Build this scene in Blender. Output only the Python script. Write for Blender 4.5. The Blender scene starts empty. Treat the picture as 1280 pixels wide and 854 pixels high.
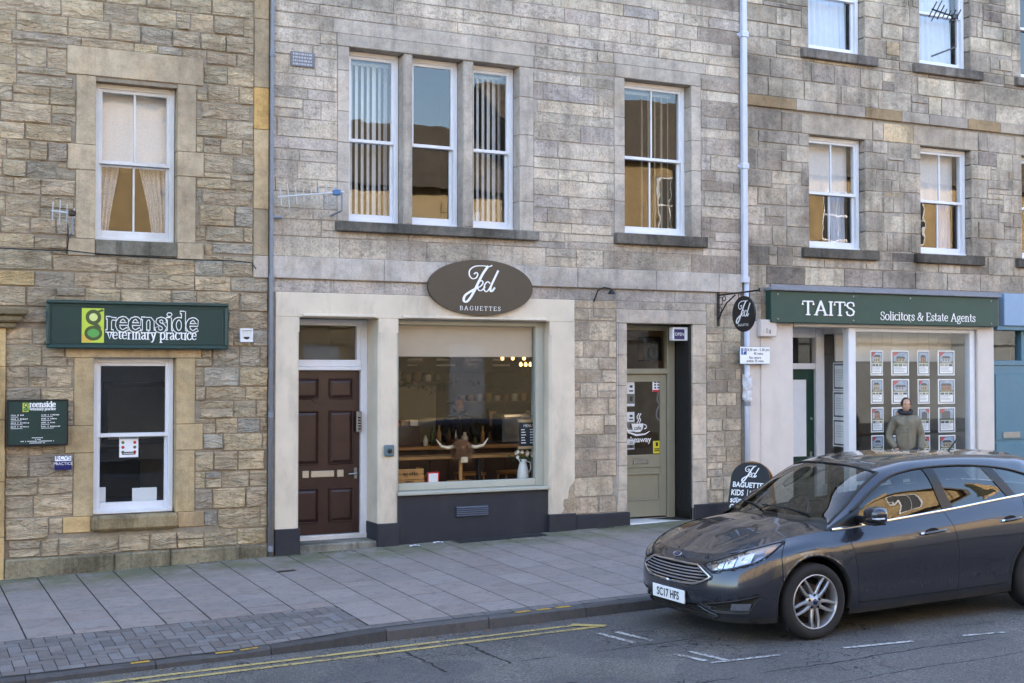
import bpy, bmesh, math, random
from mathutils import Vector, Matrix, noise
rad = math.radians
scene = bpy.context.scene
COL = scene.collection

# ------------------------------------------------------------------ camera
F_PX, YAW, PITCH, CAM_D, CAM_Z = 1620.0, rad(26.1), math.atan(37 / 1620.0), 15.1, 2.15
cam = bpy.data.cameras.new("camera")
cam.sensor_width = 36.0
cam.lens = 36.0 * F_PX / 1280.0
cam.clip_start, cam.clip_end = 0.1, 1500.0
cam_o = bpy.data.objects.new("camera", cam)
COL.objects.link(cam_o)
cam_o.location = (0, -CAM_D, CAM_Z)
cam_o.rotation_euler = (rad(90) + PITCH, 0, -YAW)
scene.camera = cam_o

# ------------------------------------------------------------------ sky, sun, exposure
SUN_EL, SUN_AZ = rad(27), rad(14)          # sun stands behind the terrace, a little to the right
world = bpy.data.worlds.new("World")
scene.world = world
world.use_nodes = True
_nt = world.node_tree
_bg = _nt.nodes["Background"]
_sky = _nt.nodes.new("ShaderNodeTexSky")
_sky.sky_type = 'NISHITA'
_sky.sun_disc = False
_sky.sun_elevation = SUN_EL
_sky.sun_rotation = SUN_AZ
_sky.dust_density = 2.0
_sky.ozone_density = 0.9
_nt.links.new(_sky.outputs[0], _bg.inputs[0])
_bg.inputs[1].default_value = 0.15
_sl = bpy.data.lights.new("sun", 'SUN')
_sl.energy = 2.6
_sl.angle = rad(0.53)
_sl.color = (1.0, 0.90, 0.76)
_so = bpy.data.objects.new("sun", _sl)
COL.objects.link(_so)
_sd = Vector((math.sin(SUN_AZ) * math.cos(SUN_EL), math.cos(SUN_AZ) * math.cos(SUN_EL), math.sin(SUN_EL)))
_so.rotation_euler = _sd.to_track_quat('Z', 'Y').to_euler()
_so.location = (0, 30, 30)
vs = scene.view_settings
vs.view_transform = 'Standard'
vs.look = 'None'
vs.gamma = 1.0
vs.use_curve_mapping = False
vs.exposure = 2.85
scene.cycles.use_denoising = True
scene.cycles.max_bounces = 10
scene.cycles.transparent_max_bounces = 16
scene.cycles.sample_clamp_indirect = 6.0
scene.cycles.caustics_reflective = False
scene.cycles.caustics_refractive = False

# ------------------------------------------------------------------ helpers
def ray(x, y):
    u = (x - 640) / F_PX; v = -(y - 427) / F_PX
    f = (math.sin(YAW) * math.cos(PITCH), math.cos(YAW) * math.cos(PITCH), math.sin(PITCH))
    r = (math.cos(YAW), -math.sin(YAW), 0)
    w = (-math.sin(YAW) * math.sin(PITCH), -math.cos(YAW) * math.sin(PITCH), math.cos(PITCH))
    return tuple(f[i] + u * r[i] + v * w[i] for i in range(3))

def at(x, y, Y=0.0):
    """surveyed point of the photograph on the wall plane at depth Y"""
    r = ray(x, y); t = (Y + CAM_D) / r[1]
    return (r[0] * t, CAM_Z + r[2] * t)

def lin(c):
    out = []
    for v in c[:3]:
        v = v / 255.0
        out.append(v / 12.92 if v <= 0.04045 else ((v + 0.055) / 1.055) ** 2.4)
    return tuple(out)

def gw(X):                 # pavement level at the wall: the street climbs to the right
    return -0.13 + 0.022 * X
KERB_Y = -4.27
def pav(X, Y):
    return gw(X) + 0.022 * Y
def road_z(X, Y):
    d = KERB_Y - Y
    return gw(X) + 0.022 * KERB_Y - 0.105 + 0.012 * min(d, 4.2) - 0.012 * max(0, d - 4.2)

def finish(o, parent, label, cat, group, kind):
    COL.objects.link(o)
    if parent is not None:
        o.parent = parent
        o.matrix_parent_inverse = Matrix.Translation(parent.location).inverted()
    if label: o["label"] = label
    if cat: o["category"] = cat
    if group: o["group"] = group
    if kind: o["kind"] = kind
    return o

def thing(name, label, cat, loc=(0, 0, 0), group=None):
    o = bpy.data.objects.new(name, None)
    o.location = loc
    o.empty_display_size = 0.2
    return finish(o, None, label, cat, group, None)

def mob(name, verts, faces, mat, parent=None, smooth=False, label=None, cat=None, group=None, kind=None):
    me = bpy.data.meshes.new(name)
    me.from_pydata([tuple(v) for v in verts], [], faces)
    me.validate()
    if smooth:
        me.polygons.foreach_set("use_smooth", [True] * len(me.polygons))
    me.materials.append(mat)
    me.update()
    o = bpy.data.objects.new(name, me)
    return finish(o, parent, label, cat, group, kind)

class MB:
    """collects the faces of ONE part"""
    def __init__(s): s.v = []; s.f = []
    def add(s, vs, fs):
        n = len(s.v); s.v += [tuple(v) for v in vs]; s.f += [tuple(i + n for i in f) for f in fs]; return s
    def box(s, x0, x1, y0, y1, z0, z1, c=0.0):
        if x1 < x0: x0, x1 = x1, x0
        if y1 < y0: y0, y1 = y1, y0
        if z1 < z0: z0, z1 = z1, z0
        c = min(c, (x1 - x0) * .45, (y1 - y0) * .45, (z1 - z0) * .45)
        if c <= 0:
            return s.add([(x0,y0,z0),(x1,y0,z0),(x1,y1,z0),(x0,y1,z0),(x0,y0,z1),(x1,y0,z1),(x1,y1,z1),(x0,y1,z1)],
                  [(0,3,2,1),(4,5,6,7),(0,1,5,4),(1,2,6,5),(2,3,7,6),(3,0,4,7)])
        V = []; idx = {}
        lo = (x0, y0, z0); hi = (x1, y1, z1)
        for sx in (0, 1):
            for sy in (0, 1):
                for sz in (0, 1):
                    for ax in range(3):
                        p = [hi[0] if sx else lo[0], hi[1] if sy else lo[1], hi[2] if sz else lo[2]]
                        for k, sg in enumerate((sx, sy, sz)):
                            if k != ax: p[k] += -c if sg else c
                        idx[(sx, sy, sz, ax)] = len(V); V.append(p)
        Fc = []
        q = [(0,0),(1,0),(1,1),(0,1)]
        for ax in range(3):
            o1, o2 = [k for k in range(3) if k != ax]
            for sg in (0, 1):
                fa = []
                for a, b in q:
                    key = [0,0,0]; key[ax] = sg; key[o1] = a; key[o2] = b
                    fa.append(idx[(key[0], key[1], key[2], ax)])
                flip = (sg == 0) != (ax == 1)
                Fc.append(tuple(reversed(fa)) if flip else tuple(fa))
        for ax in range(3):                      # chamfer strips, one per edge along ax
            o1, o2 = [k for k in range(3) if k != ax]
            for a, b in q:
                k0 = [0,0,0]; k1 = [0,0,0]; k0[ax] = 0; k1[ax] = 1
                for k in (k0, k1): k[o1] = a; k[o2] = b
                Fc.append((idx[(*k0, o1)], idx[(*k0, o2)], idx[(*k1, o2)], idx[(*k1, o1)]))
        for sx in (0, 1):
            for sy in (0, 1):
                for sz in (0, 1):
                    Fc.append(tuple(idx[(sx, sy, sz, ax)] for ax in range(3)))
        return s.add(V, Fc)
    def prism(s, poly, y0, y1):
        """polygon in (x,z) pushed from y0 (front) to y1"""
        n = len(poly)
        V = [(p[0], y0, p[1]) for p in poly] + [(p[0], y1, p[1]) for p in poly]
        Fc = [tuple(range(n)), tuple(range(2 * n - 1, n - 1, -1))]
        for i in range(n):
            j = (i + 1) % n; Fc.append((i, i + n, j + n, j))
        return s.add(V, Fc)
    def prism_x(s, poly, x0, x1):
        """polygon in (y,z) pushed along x"""
        n = len(poly)
        V = [(x0, p[0], p[1]) for p in poly] + [(x1, p[0], p[1]) for p in poly]
        Fc = [tuple(range(n)), tuple(range(2 * n - 1, n - 1, -1))]
        for i in range(n):
            j = (i + 1) % n; Fc.append((i, i + n, j + n, j))
        return s.add(V, Fc)
    def tube(s, pts, r, n=8, cap=True):
        pts = [Vector(p) for p in pts]; rs = r if isinstance(r, (list, tuple)) else [r] * len(pts)
        rings = []; up = None
        for i, p in enumerate(pts):
            a = pts[max(i - 1, 0)]; b = pts[min(i + 1, len(pts) - 1)]
            d = (b - a).normalized()
            if up is None or abs(up.dot(d)) > .95:
                up = Vector((0, 0, 1)) if abs(d.z) < .9 else Vector((1, 0, 0))
            x = d.cross(up).normalized(); y = x.cross(d).normalized(); up = y
            rings.append([p + (x * math.cos(t) + y * math.sin(t)) * rs[i] for t in [2 * math.pi * k / n for k in range(n)]])
        V = [v for rg in rings for v in rg]; Fc = []
        for i in range(len(rings) - 1):
            for k in range(n):
                k2 = (k + 1) % n; Fc.append((i*n+k, i*n+k2, (i+1)*n+k2, (i+1)*n+k))
        if cap: Fc += [tuple(reversed(range(n))), tuple((len(rings)-1)*n + k for k in range(n))]
        return s.add(V, Fc)
    def lathe(s, prof, c=(0, 0, 0), n=24, axis='z'):
        """profile (r, h) turned about an axis through c"""
        V = []; m = len(prof)
        for k in range(n):
            t = 2 * math.pi * k / n
            for r, h in prof:
                a, b = r * math.cos(t), r * math.sin(t)
                V.append({'z': (c[0]+a, c[1]+b, c[2]+h), 'y': (c[0]+a, c[1]+h, c[2]+b), 'x': (c[0]+h, c[1]+a, c[2]+b)}[axis])
        Fc = []
        for k in range(n):
            k2 = (k + 1) % n
            for i in range(m - 1):
                Fc.append((k*m+i, k2*m+i, k2*m+i+1, k*m+i+1))
        return s.add(V, Fc)
    def grid(s, P):
        R, Cc = len(P), len(P[0])
        return s.add([p for row in P for p in row],
                     [(i*Cc+j, i*Cc+j+1, (i+1)*Cc+j+1, (i+1)*Cc+j) for i in range(R-1) for j in range(Cc-1)])
    def quad(s, a, b, c, d): return s.add([a, b, c, d], [(0, 1, 2, 3)])
    def build(s, name, mat, parent=None, smooth=False, **k):
        return mob(name, s.v, s.f, mat, parent, smooth, **k)

def fix_normals(o):
    bm = bmesh.new(); bm.from_mesh(o.data)
    bmesh.ops.recalc_face_normals(bm, faces=bm.faces)
    bm.to_mesh(o.data); bm.free()
    return o

def copy_tree(o, parent=None, label=None, off=None, group=None):
    c = o.copy(); COL.objects.link(c); c.parent = parent
    if off is not None: c.location = Vector(o.location) + Vector(off)
    if label: c["label"] = label
    if group: c["group"] = group
    for ch in o.children:
        d = copy_tree(ch, c)
    return c

# ------------------------------------------------------------------ materials
class NT:
    def __init__(s, name):
        s.m = bpy.data.materials.new(name); s.m.use_nodes = True
        s.t = s.m.node_tree; s.b = s.t.nodes["Principled BSDF"]; s.o = s.t.nodes["Material Output"]
        s._pos = None
    def n(s, typ, **kw):
        nd = s.t.nodes.new("ShaderNode" + typ)
        for k, v in kw.items():
            if k in nd.inputs: nd.inputs[k].default_value = v
            else: setattr(nd, k, v)
        return nd
    def l(s, a, b): s.t.links.new(a, b)
    def pos(s):
        if s._pos is None: s._pos = s.n("NewGeometry").outputs["Position"]
        return s._pos
    def objc(s): return s.n("TexCoord").outputs["Object"]
    def noise(s, scale, detail=4, rough=.55, vec=None, stretch=None, dist=0.0):
        nd = s.n("TexNoise"); nd.inputs["Scale"].default_value = scale; nd.inputs["Detail"].default_value = detail
        nd.inputs["Roughness"].default_value = rough; nd.inputs["Distortion"].default_value = dist
        v = vec or s.pos()
        if stretch:
            mp = s.n("Mapping"); mp.inputs["Scale"].default_value = stretch; s.l(v, mp.inputs[0]); v = mp.outputs[0]
        s.l(v, nd.inputs["Vector"]); return nd.outputs["Fac"]
    def ramp(s, fac, stops):
        r = s.n("ValToRGB"); e = r.color_ramp.elements
        while len(e) < len(stops): e.new(.5)
        for i, (p, c) in enumerate(stops):
            e[i].position = p
            e[i].color = (c, c, c, 1) if isinstance(c, (int, float)) else (*c[:3], 1)
        s.l(fac, r.inputs[0]); return r.outputs[0]
    def mix(s, fac, a, b, mode='MIX'):
        m = s.n("Mix"); m.data_type = 'RGBA'; m.blend_type = mode
        for sock, v in ((m.inputs[0], fac), (m.inputs[6], a), (m.inputs[7], b)):
            if isinstance(v, (int, float)): sock.default_value = v
            elif isinstance(v, tuple): sock.default_value = (*v[:3], 1)
            else: s.l(v, sock)
        return m.outputs[2]
    def math(s, op, a, b=0.0):
        m = s.n("Math"); m.operation = op
        for sock, v in ((m.inputs[0], a), (m.inputs[1], b)):
            if isinstance(v, (int, float)): sock.default_value = v
            else: s.l(v, sock)
        return m.outputs[0]
    def base(s, c):
        if isinstance(c, tuple): s.b.inputs["Base Color"].default_value = (*c[:3], 1)
        else: s.l(c, s.b.inputs["Base Color"])
    def set(s, **kw):
        for k, v in kw.items():
            sock = s.b.inputs[k.replace("_", " ")]
            if hasattr(v, "links") or hasattr(v, "is_linked"): s.l(v, sock)
            else: sock.default_value = v
        return s
    def bump(s, h, strength=.3, dist=.01):
        b = s.n("Bump"); b.inputs["Strength"].default_value = strength; b.inputs["Distance"].default_value = dist
        s.l(h, b.inputs["Height"]); s.l(b.outputs[0], s.b.inputs["Normal"]); return b

def paint(name, rgb, rough=.5, metal=0.0, var=.12, scale=9.0, bump=.05, dirt=0.0, coat=0.0, spec=.5):
    """plain painted or plain coloured surface with faint wear"""
    t = NT(name); c = lin(rgb)
    n1 = t.noise(scale, 6, .6)
    col = t.mix(t.ramp(n1, [(.3, 0.0), (.7, 1.0)]), tuple(v * (1 - var) for v in c), tuple(min(1, v * (1 + var * .6)) for v in c))
    if dirt > 0:
        n2 = t.noise(2.3, 7, .65, stretch=(1, 1, .35))
        col = t.mix(t.ramp(n2, [(.5, 0.0), (.75, dirt)]), col, lin((92, 84, 72)))
    t.base(col); t.set(Roughness=rough, Metallic=metal)
    t.b.inputs["Coat Weight"].default_value = coat
    t.b.inputs["Specular IOR Level"].default_value = spec
    if bump: t.bump(t.noise(scale * 6, 4), bump, .004)
    return t.m

def stone_mat(name, pit=.5, fine=34, bumpd=.012, soot=.35, grain=(1, 1, 1), lich=0.0, gain=1.0, ridge=0.0):
    t = NT(name)
    col = t.n("ObjectInfo").outputs["Color"]
    if gain != 1.0: col = t.mix(1.0, col, (gain * 1.04, gain, gain * .93), 'MULTIPLY')
    a = t.noise(1.1, 5, .6)
    col = t.mix(1.0, col, t.ramp(a, [(.34, 1 - soot * 1.25), (.6, 1.08)]), 'MULTIPLY')
    b = t.noise(7.0, 8, .68, stretch=grain)
    col = t.mix(1.0, col, t.ramp(b, [(.28, .72), (.5, .98), (.72, 1.16)]), 'MULTIPLY')
    hue = t.noise(2.7, 4)
    col = t.mix(t.ramp(hue, [(.5, 0.0), (.72, .35)]), col, t.mix(1.0, col, (1.12, .96, .78), 'MULTIPLY'))
    p = t.noise(fine, 6, .75)
    col = t.mix(1.0, col, t.ramp(p, [(.3, 1 - pit), (.48, 1.0), (.72, 1.16)]), 'MULTIPLY')
    q = t.noise(fine * .36, 6, .8, stretch=(.75, 1, 1.5))
    rv = t.ramp(t.n("ObjectInfo").outputs["Random"], [(.35, .25), (.95, 1.0)])
    col = t.mix(rv, col, t.mix(1.0, col, t.ramp(q, [(.34, 1 - pit), (.49, 1.0), (.7, 1.08)]), 'MULTIPLY'))
    drip = t.noise(2.0, 6, .7, stretch=(3.2, 1, .28))
    col = t.mix(1.0, col, t.ramp(drip, [(.34, 1 - soot * .8), (.5, 1.0)]), 'MULTIPLY')
    st = t.noise(3.4, 7, .7, stretch=(1.6, 1, .55))
    col = t.mix(t.ramp(st, [(.58, 0.0), (.74, soot)]), col, lin((70, 66, 66)))
    if lich:
        col = t.mix(t.ramp(t.noise(5, 6, .7), [(.6, 0.0), (.7, lich)]), col, lin((120, 122, 92)))
    t.base(col); t.set(Roughness=.92)
    t.b.inputs["Specular IOR Level"].default_value = .25
    h = t.math('ADD', t.math('MULTIPLY', t.noise(fine, 7, .68, stretch=grain), .6), t.math('MULTIPLY', t.noise(9, 6, .6, stretch=grain), 1.0))
    if ridge:
        rg = t.math('ABSOLUTE', t.math('SUBTRACT', t.noise(4.5, 6, .6, stretch=(.7, 1, 2.2), dist=.6), .5))
        h = t.math('ADD', h, t.math('MULTIPLY', t.ramp(rg, [(0.0, 0.0), (.10, 1.0)]), ridge))
    t.bump(h, .9, bumpd)
    return t.m

def glass_mat(name, tint=(1, 1, 1), boost=1.7, wav=.02, wscale=3.0, floor=.02):
    t = NT(name); nt = t.t
    nt.nodes.remove(t.b)
    gl = t.n("BsdfGlossy"); gl.inputs["Roughness"].default_value = 0.0; gl.inputs["Color"].default_value = (1, 1, 1, 1)
    tr = t.n("BsdfTransparent"); tr.inputs["Color"].default_value = (*tint, 1)
    fr = t.n("Fresnel")
    bk = t.n("NewGeometry").outputs["Backfacing"]
    t.l(t.math('ADD', t.math('MULTIPLY', bk, 1 / 1.5 - 1.5), 1.5), fr.inputs["IOR"])
    mx = t.n("MixShader")
    f = t.math('ADD', t.math('MULTIPLY', fr.outputs[0], boost), floor)
    cl = t.n("Clamp"); t.l(f, cl.inputs[0])
    t.l(cl.outputs[0], mx.inputs[0]); t.l(tr.outputs[0], mx.inputs[1]); t.l(gl.outputs[0], mx.inputs[2])
    if wav:
        b = t.n("Bump"); b.inputs["Strength"].default_value = wav; b.inputs["Distance"].default_value = .05
        t.l(t.noise(wscale, 2), b.inputs["Height"]); t.l(b.outputs[0], gl.inputs["Normal"])
    t.l(mx.outputs[0], t.o.inputs[0])
    return t.m

def emit(name, rgb, strength):
    t = NT(name); t.base(rgb); t.b.inputs["Emission Color"].default_value = (*rgb, 1); t.b.inputs["Emission Strength"].default_value = strength
    return t.m

M = {}
M['vet_stone'] = stone_mat('vet rock faced sandstone', pit=.3, fine=30, bumpd=.04, soot=.2, grain=(.6, 1, 1.5), gain=1.7, ridge=.6)
M['mid_stone'] = stone_mat('cafe terrace stugged sandstone', pit=.5, fine=40, bumpd=.024, soot=.34, lich=.10, gain=1.5)
M['sol_stone'] = stone_mat('solicitor terrace sandstone', pit=.4, fine=30, bumpd=.02, soot=.42, gain=1.42)
M['dressed'] = stone_mat('dressed sandstone trim', pit=.2, fine=60, bumpd=.005, soot=.24, gain=1.25)
M['sill'] = stone_mat('weathered sill stone', pit=.3, fine=40, bumpd=.006, soot=.55, lich=.25)
M['plinth_stone'] = stone_mat('weathered base course', pit=.35, fine=28, bumpd=.012, soot=.55, lich=.45)
M['mortar'] = paint('lime mortar', (146, 134, 117), .95, var=.25, scale=14, bump=.4)
M['mortar_dark'] = paint('sooty mortar', (164, 155, 144), .95, var=.3, scale=14, bump=.4)
M['white'] = paint('white painted timber', (226, 227, 232), .38, var=.05, scale=4, bump=.03, dirt=.12)
M['white_old'] = paint('old white painted timber', (218, 216, 214), .5, var=.08, scale=6, bump=.06, dirt=.3)
M['glass'] = glass_mat('old window glass', (.93, .94, .93), 1.7, .022, 2.0, .0)
M['shop_glass'] = glass_mat('shop plate glass', (.95, .96, .95), 1.25, .012, 1.0, .0)
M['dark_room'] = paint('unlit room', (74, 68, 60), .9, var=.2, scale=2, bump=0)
M['cream'] = paint('cream masonry paint', (216, 202, 182), .75, var=.08, scale=3, bump=.14, dirt=.42)
M['cream_pale'] = paint('pale cream masonry paint', (216, 206, 198), .7, var=.06, scale=3, bump=.12, dirt=.18)
M['navy'] = paint('blue black masonry paint', (35, 38, 48), .55, var=.25, scale=5, bump=.12, dirt=.2)
M['black'] = paint('black gloss paint', (22, 22, 25), .3, var=.2, scale=7, bump=.03)
M['black_matt'] = paint('black matt', (20, 20, 21), .8, var=.2, bump=.02)
M['brown_door'] = paint('brown stained door', (58, 36, 31), .36, var=.22, scale=6, bump=.04)
M['sage'] = paint('sage green paint', (146, 142, 122), .45, var=.06, scale=5, bump=.03, dirt=.1)
M['frame_grey'] = paint('grey green shop frame', (176, 176, 164), .45, var=.05, scale=5, bump=.03, dirt=.15)
M['green_sign'] = paint('dark green sign board', (18, 50, 44), .55, var=.12, scale=5, bump=.02)
M['green_frame'] = paint('green sign moulding', (28, 62, 62), .3, var=.1, scale=5, bump=.02)
M['green_fascia'] = paint('bottle green fascia', (36, 68, 58), .5, var=.12, scale=3, bump=.02)
M['green_door'] = paint('bottle green door', (20, 56, 44), .3, var=.1, bump=.02)
M['letter_white'] = paint('white lettering', (238, 238, 238), .4, var=.03, bump=0)
M['metal'] = paint('dull steel', (150, 152, 155), .35, 1.0, var=.15, bump=.02)
M['chrome'] = paint('chrome', (225, 226, 230), .08, 1.0, var=.04, bump=0)
M['pipe_white'] = paint('white plastic downpipe', (198, 203, 218), .4, var=.06, bump=.02, dirt=.15)
M['pipe_grey'] = paint('grey cast iron pipe', (126, 130, 140), .45, var=.12, scale=12, bump=.06, dirt=.2)
M['sky_blue'] = paint('pale blue fascia paint', (128, 158, 190), .4, var=.05, bump=.02)
M['teal_blue'] = paint('blue shop door paint', (82, 122, 142), .4, var=.07, bump=.02, dirt=.1)
M['iron'] = paint('black wrought iron', (18, 18, 19), .5, var=.2, bump=.06)
M['paper'] = paint('white paper', (240, 242, 246), .7, var=.04, bump=0)
# ------------------------------------------------------------------ masonry
def subtract(rects, holes, mn=.05):
    for h in holes:
        out = []
        for r in rects:
            x0, x1, z0, z1 = r; a0, a1, c0, c1 = h
            if a0 >= x1 or a1 <= x0 or c0 >= z1 or c1 <= z0: out.append(r); continue
            if c1 < z1: out.append((x0, x1, c1, z1))
            if c0 > z0: out.append((x0, x1, z0, c0))
            m0, m1 = max(z0, c0), min(z1, c1)
            if a0 > x0: out.append((x0, a0, m0, m1))
            if a1 < x1: out.append((a1, x1, m0, m1))
        rects = [r for r in out if r[1] - r[0] > mn and r[3] - r[2] > mn]
    return rects

def in_view(x0, x1, z0, z1):
    return x1 > 1.05 and x0 < 16.9 and z0 < 6.15 + (x1 - 1.17) * .13 + .1

def stone_mesh(x0, x1, z0, z1, rnd, rough, yb, back=.05, rock=True):
    """one block: arris, narrow chamfer and an uneven face (rock-faced, or dressed nearly flat)"""
    nx = max(1, min(5, round((x1 - x0) / (.13 if rock else .22)))); nz = 1 if z1 - z0 < .17 else 2
    if rock: nx = max(2, nx); nz = max(nz, 1)
    V = []; Fc = []
    ch = min(.012 if rock else .005, (x1 - x0) * .2, (z1 - z0) * .2)
    sx, sz = rnd.random() * 50, rnd.random() * 50
    off = rnd.uniform(-.5, .5) * rough * (.7 if rock else 1.1)
    tx, tz = rnd.uniform(-.35, .35) * rough, rnd.uniform(-.5, .5) * rough
    W = nx + 1; jt = .010 if rock else .003
    for j in range(nz + 1):
        for i in range(W):
            u, w = i / nx, j / nz
            x = x0 + ch + (x1 - x0 - 2 * ch) * u; z = z0 + ch + (z1 - z0 - 2 * ch) * w
            x += rnd.uniform(-jt, jt) * (2 if 0 < i < nx else 1); z += rnd.uniform(-jt, jt) * (1.5 if 0 < j < nz else .6)
            n = noise.noise(Vector((x * 6 + sx, z * 7 + sz, 3.1)))
            y = yb - rough * .75 - off - (rough * .75 * n if rock else rough * .22 * n) + tx * (u - .5) + tz * (w - .5)
            if rock and (j in (0, nz) or i in (0, nx)): y += rough * rnd.uniform(.05, .5)
            V.append((x, min(y, yb - .001), z))
    for j in range(nz):
        for i in range(nx):
            a = j * W + i
            if rock:
                Fc += [(a, a+1, a+W+1), (a, a+W+1, a+W)] if rnd.random() < .5 else [(a, a+1, a+W), (a+1, a+W+1, a+W)]
            else: Fc.append((a, a + 1, a + W + 1, a + W))
    ring = [i for i in range(W)] + [j*W+nx for j in range(1, nz+1)] + [nz*W+i for i in range(nx-1, -1, -1)] + [j*W for j in range(nz-1, 0, -1)]
    n0 = len(V); m = len(ring); e = .007 if rock else .007
    for k in ring:
        i, j = k % W, k // W
        x = x0 + rnd.uniform(0, e) if i == 0 else (x1 - rnd.uniform(0, e) if i == nx else V[k][0])
        z = z0 + rnd.uniform(0, e) if j == 0 else (z1 - rnd.uniform(0, e) if j == nz else V[k][2])
        V.append((x, yb, z))
    for k in range(m): V.append((V[n0 + k][0], yb + back, V[n0 + k][2]))
    for k in range(m):
        k2 = (k + 1) % m
        Fc.append((ring[k2], ring[k], n0 + k, n0 + k2)); Fc.append((n0 + k2, n0 + k, n0 + m + k, n0 + m + k2))
    return V, Fc

def pick(pal, rnd):
    tot = sum(p[0] for p in pal); r = rnd.random() * tot
    for w, c in pal:
        r -= w
        if r <= 0: break
    c = lin(c); k = rnd.uniform(.91, 1.08)
    return (c[0] * k * rnd.uniform(.985, 1.015), c[1] * k, c[2] * k * rnd.uniform(.975, 1.025), 1)

def masonry(bld, region, rows, lens, rough, holes, pal, mat, seed, rock=True, joint=.012, yb=0.0, sneck=.15, outer=True, tint=None):
    rnd = random.Random(seed)
    x0, x1, z0, z1 = region
    rects = []; z = z0
    while z < z1 - .04:
        h = rnd.uniform(*rows)
        if z1 - (z + h) < rows[0] * .7: h = z1 - z
        x = x0 - rnd.uniform(0, lens[0])
        while x < x1:
            w = rnd.uniform(*lens) * (1.25 if rnd.random() < .15 else 1)
            a, b = max(x, x0), min(x + w, x1)
            if b - a > .06:
                if h > rows[0] * 1.15 and rnd.random() < sneck:
                    k = rnd.uniform(.42, .58); m = a + (b - a) * rnd.uniform(.35, .65)
                    rects.append((a, b if b - a < .4 else m, z, z + h * k)); rects.append((a, b if b - a < .4 else m, z + h * k, z + h))
                    if b - a >= .4: rects.append((m, b, z, z + h))
                else: rects.append((a, b, z, z + h))
            x += w
        z += h
    rects = subtract(rects, holes)
    far = MB(); n = 0; pieces = []
    for r in rects:
        if r[1] - r[0] < .06: continue
        g = joint / 2
        q = (r[0] + g, r[1] - g, r[2] + g, r[3] - g)
        V, Fc = stone_mesh(*q, rnd, rough, yb, rock=rock)
        c = pick(pal, rnd)
        if tint: c = tint((q[0]+q[1])/2, (q[2]+q[3])/2, c, rnd)
        pieces.append((in_view(*r), (q[1]-q[0])*(q[3]-q[2]), V, Fc, c))
    pieces.sort(key=lambda p: (-p[0], -p[1]))
    for inv, ar, V, Fc, c in pieces:
        if inv and n < 292:
            o = mob("stone", V, Fc, mat, bld); o.color = c; n += 1
        elif outer or inv: far.add(V, Fc)
    if far.v:
        o = far.build("stone_courses", mat, bld, kind="stuff"); o.color = (*lin(pal[0][1]), 1)
    return n

def backing(bld, region, holes, mat, y=.003):
    mb = MB()
    for r in subtract([region], holes, .001):
        mb.quad((r[0], y, r[2]), (r[1], y, r[2]), (r[1], y, r[3]), (r[0], y, r[3]))
    mb.build("wall", mat, bld)

_tr = random.Random(5)
def blk(bld, name, x0, x1, z0, z1, y0=-.012, y1=.22, col=(165, 150, 128), mat=None, c=.006, jit=.07, joint=.004):
    o = MB().box(x0 + joint/2, x1 - joint/2, y0, y1, z0 + joint/2, z1 - joint/2, c).build(name, mat or M['dressed'], bld)
    k = _tr.uniform(1 - jit, 1 + jit); l = lin(col)
    o.color = (l[0] * k, l[1] * k, l[2] * k, 1)
    return o

def sash_window(bld, x0, x1, z0, z1, yr, meet, up=1, lo=1, mat=None, fw=.055, bot=.085, glass=None, name="window"):
    mat = mat or M['white']; glass = glass or M['glass']
    m = MB()
    m.box(x0, x0 + fw, yr, yr + .13, z0, z1, .004).box(x1 - fw, x1, yr, yr + .13, z0, z1, .004)
    m.box(x0 + fw, x1 - fw, yr, yr + .13, z1 - fw, z1, .004).box(x0 + .005, x1 - .005, yr - .025, yr + .13, z0, z0 + .04, .006)
    win = m.build(name, mat, bld)
    a, b = x0 + fw - .01, x1 - fw + .01
    st = .042
    for (s0, s1, y, n, rail0, rail1) in ((meet - .02, z1 - fw + .008, yr + .018, up, .042, .045), (z0 + .038, meet + .025, yr + .062, lo, bot, .045)):
        s = MB()
        s.box(a, a + st, y, y + .038, s0, s1, .004).box(b - st, b, y, y + .038, s0, s1, .004)
        s.box(a + st, b - st, y + .001, y + .037, s0, s0 + rail0, .004).box(a + st, b - st, y + .001, y + .037, s1 - rail1, s1, .004)
        xs = [a + st]
        for k in range(1, n):
            xc = a + st + (b - a - 2 * st) * k / n
            s.box(xc - .011, xc + .011, y + .004, y + .034, s0 + rail0, s1 - rail1, .003); xs += [xc - .011, xc + .011]
        xs.append(b - st)
        s.build("sash", mat, win)
        for k in range(n):
            p, q = xs[2*k] - .004, xs[2*k+1] + .004
            MB().quad((p, y + .02, s0 + rail0 - .004), (q, y + .02, s0 + rail0 - .004), (q, y + .02, s1 - rail1 + .004), (p, y + .02, s1 - rail1 + .004)).build("pane", glass, win)
    return win

def room(bld, x0, x1, z0, z1, y0, y1, mat=None):
    m = MB()
    V = [(x0,y0,z0),(x1,y0,z0),(x1,y1,z0),(x0,y1,z0),(x0,y0,z1),(x1,y0,z1),(x1,y1,z1),(x0,y1,z1)]
    m.add(V, [(0,1,2,3),(4,7,6,5),(1,5,6,2),(2,6,7,3),(3,7,4,0)])
    return m.build("room_lining", mat or M['dark_room'], bld)

def curtain(name, x0, x1, z0, z1, y, waves, amp, mat, label, cat, gather=None, group=None):
    P = []; nx = waves * 8
    for j in range(9):
        w = j / 8; row = []
        for i in range(nx + 1):
            u = i / nx
            x = x0 + (x1 - x0) * u
            if gather: x = gather(u, w)
            row.append((x, y + amp * math.sin(u * waves * 2 * math.pi + .6 * math.sin(w * 5)) * (.5 + .5 * w), z1 + (z0 - z1) * w))
        P.append(row)
    return MB().grid(P).build(name, mat, None, smooth=True, label=label, cat=cat, group=group)

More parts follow.
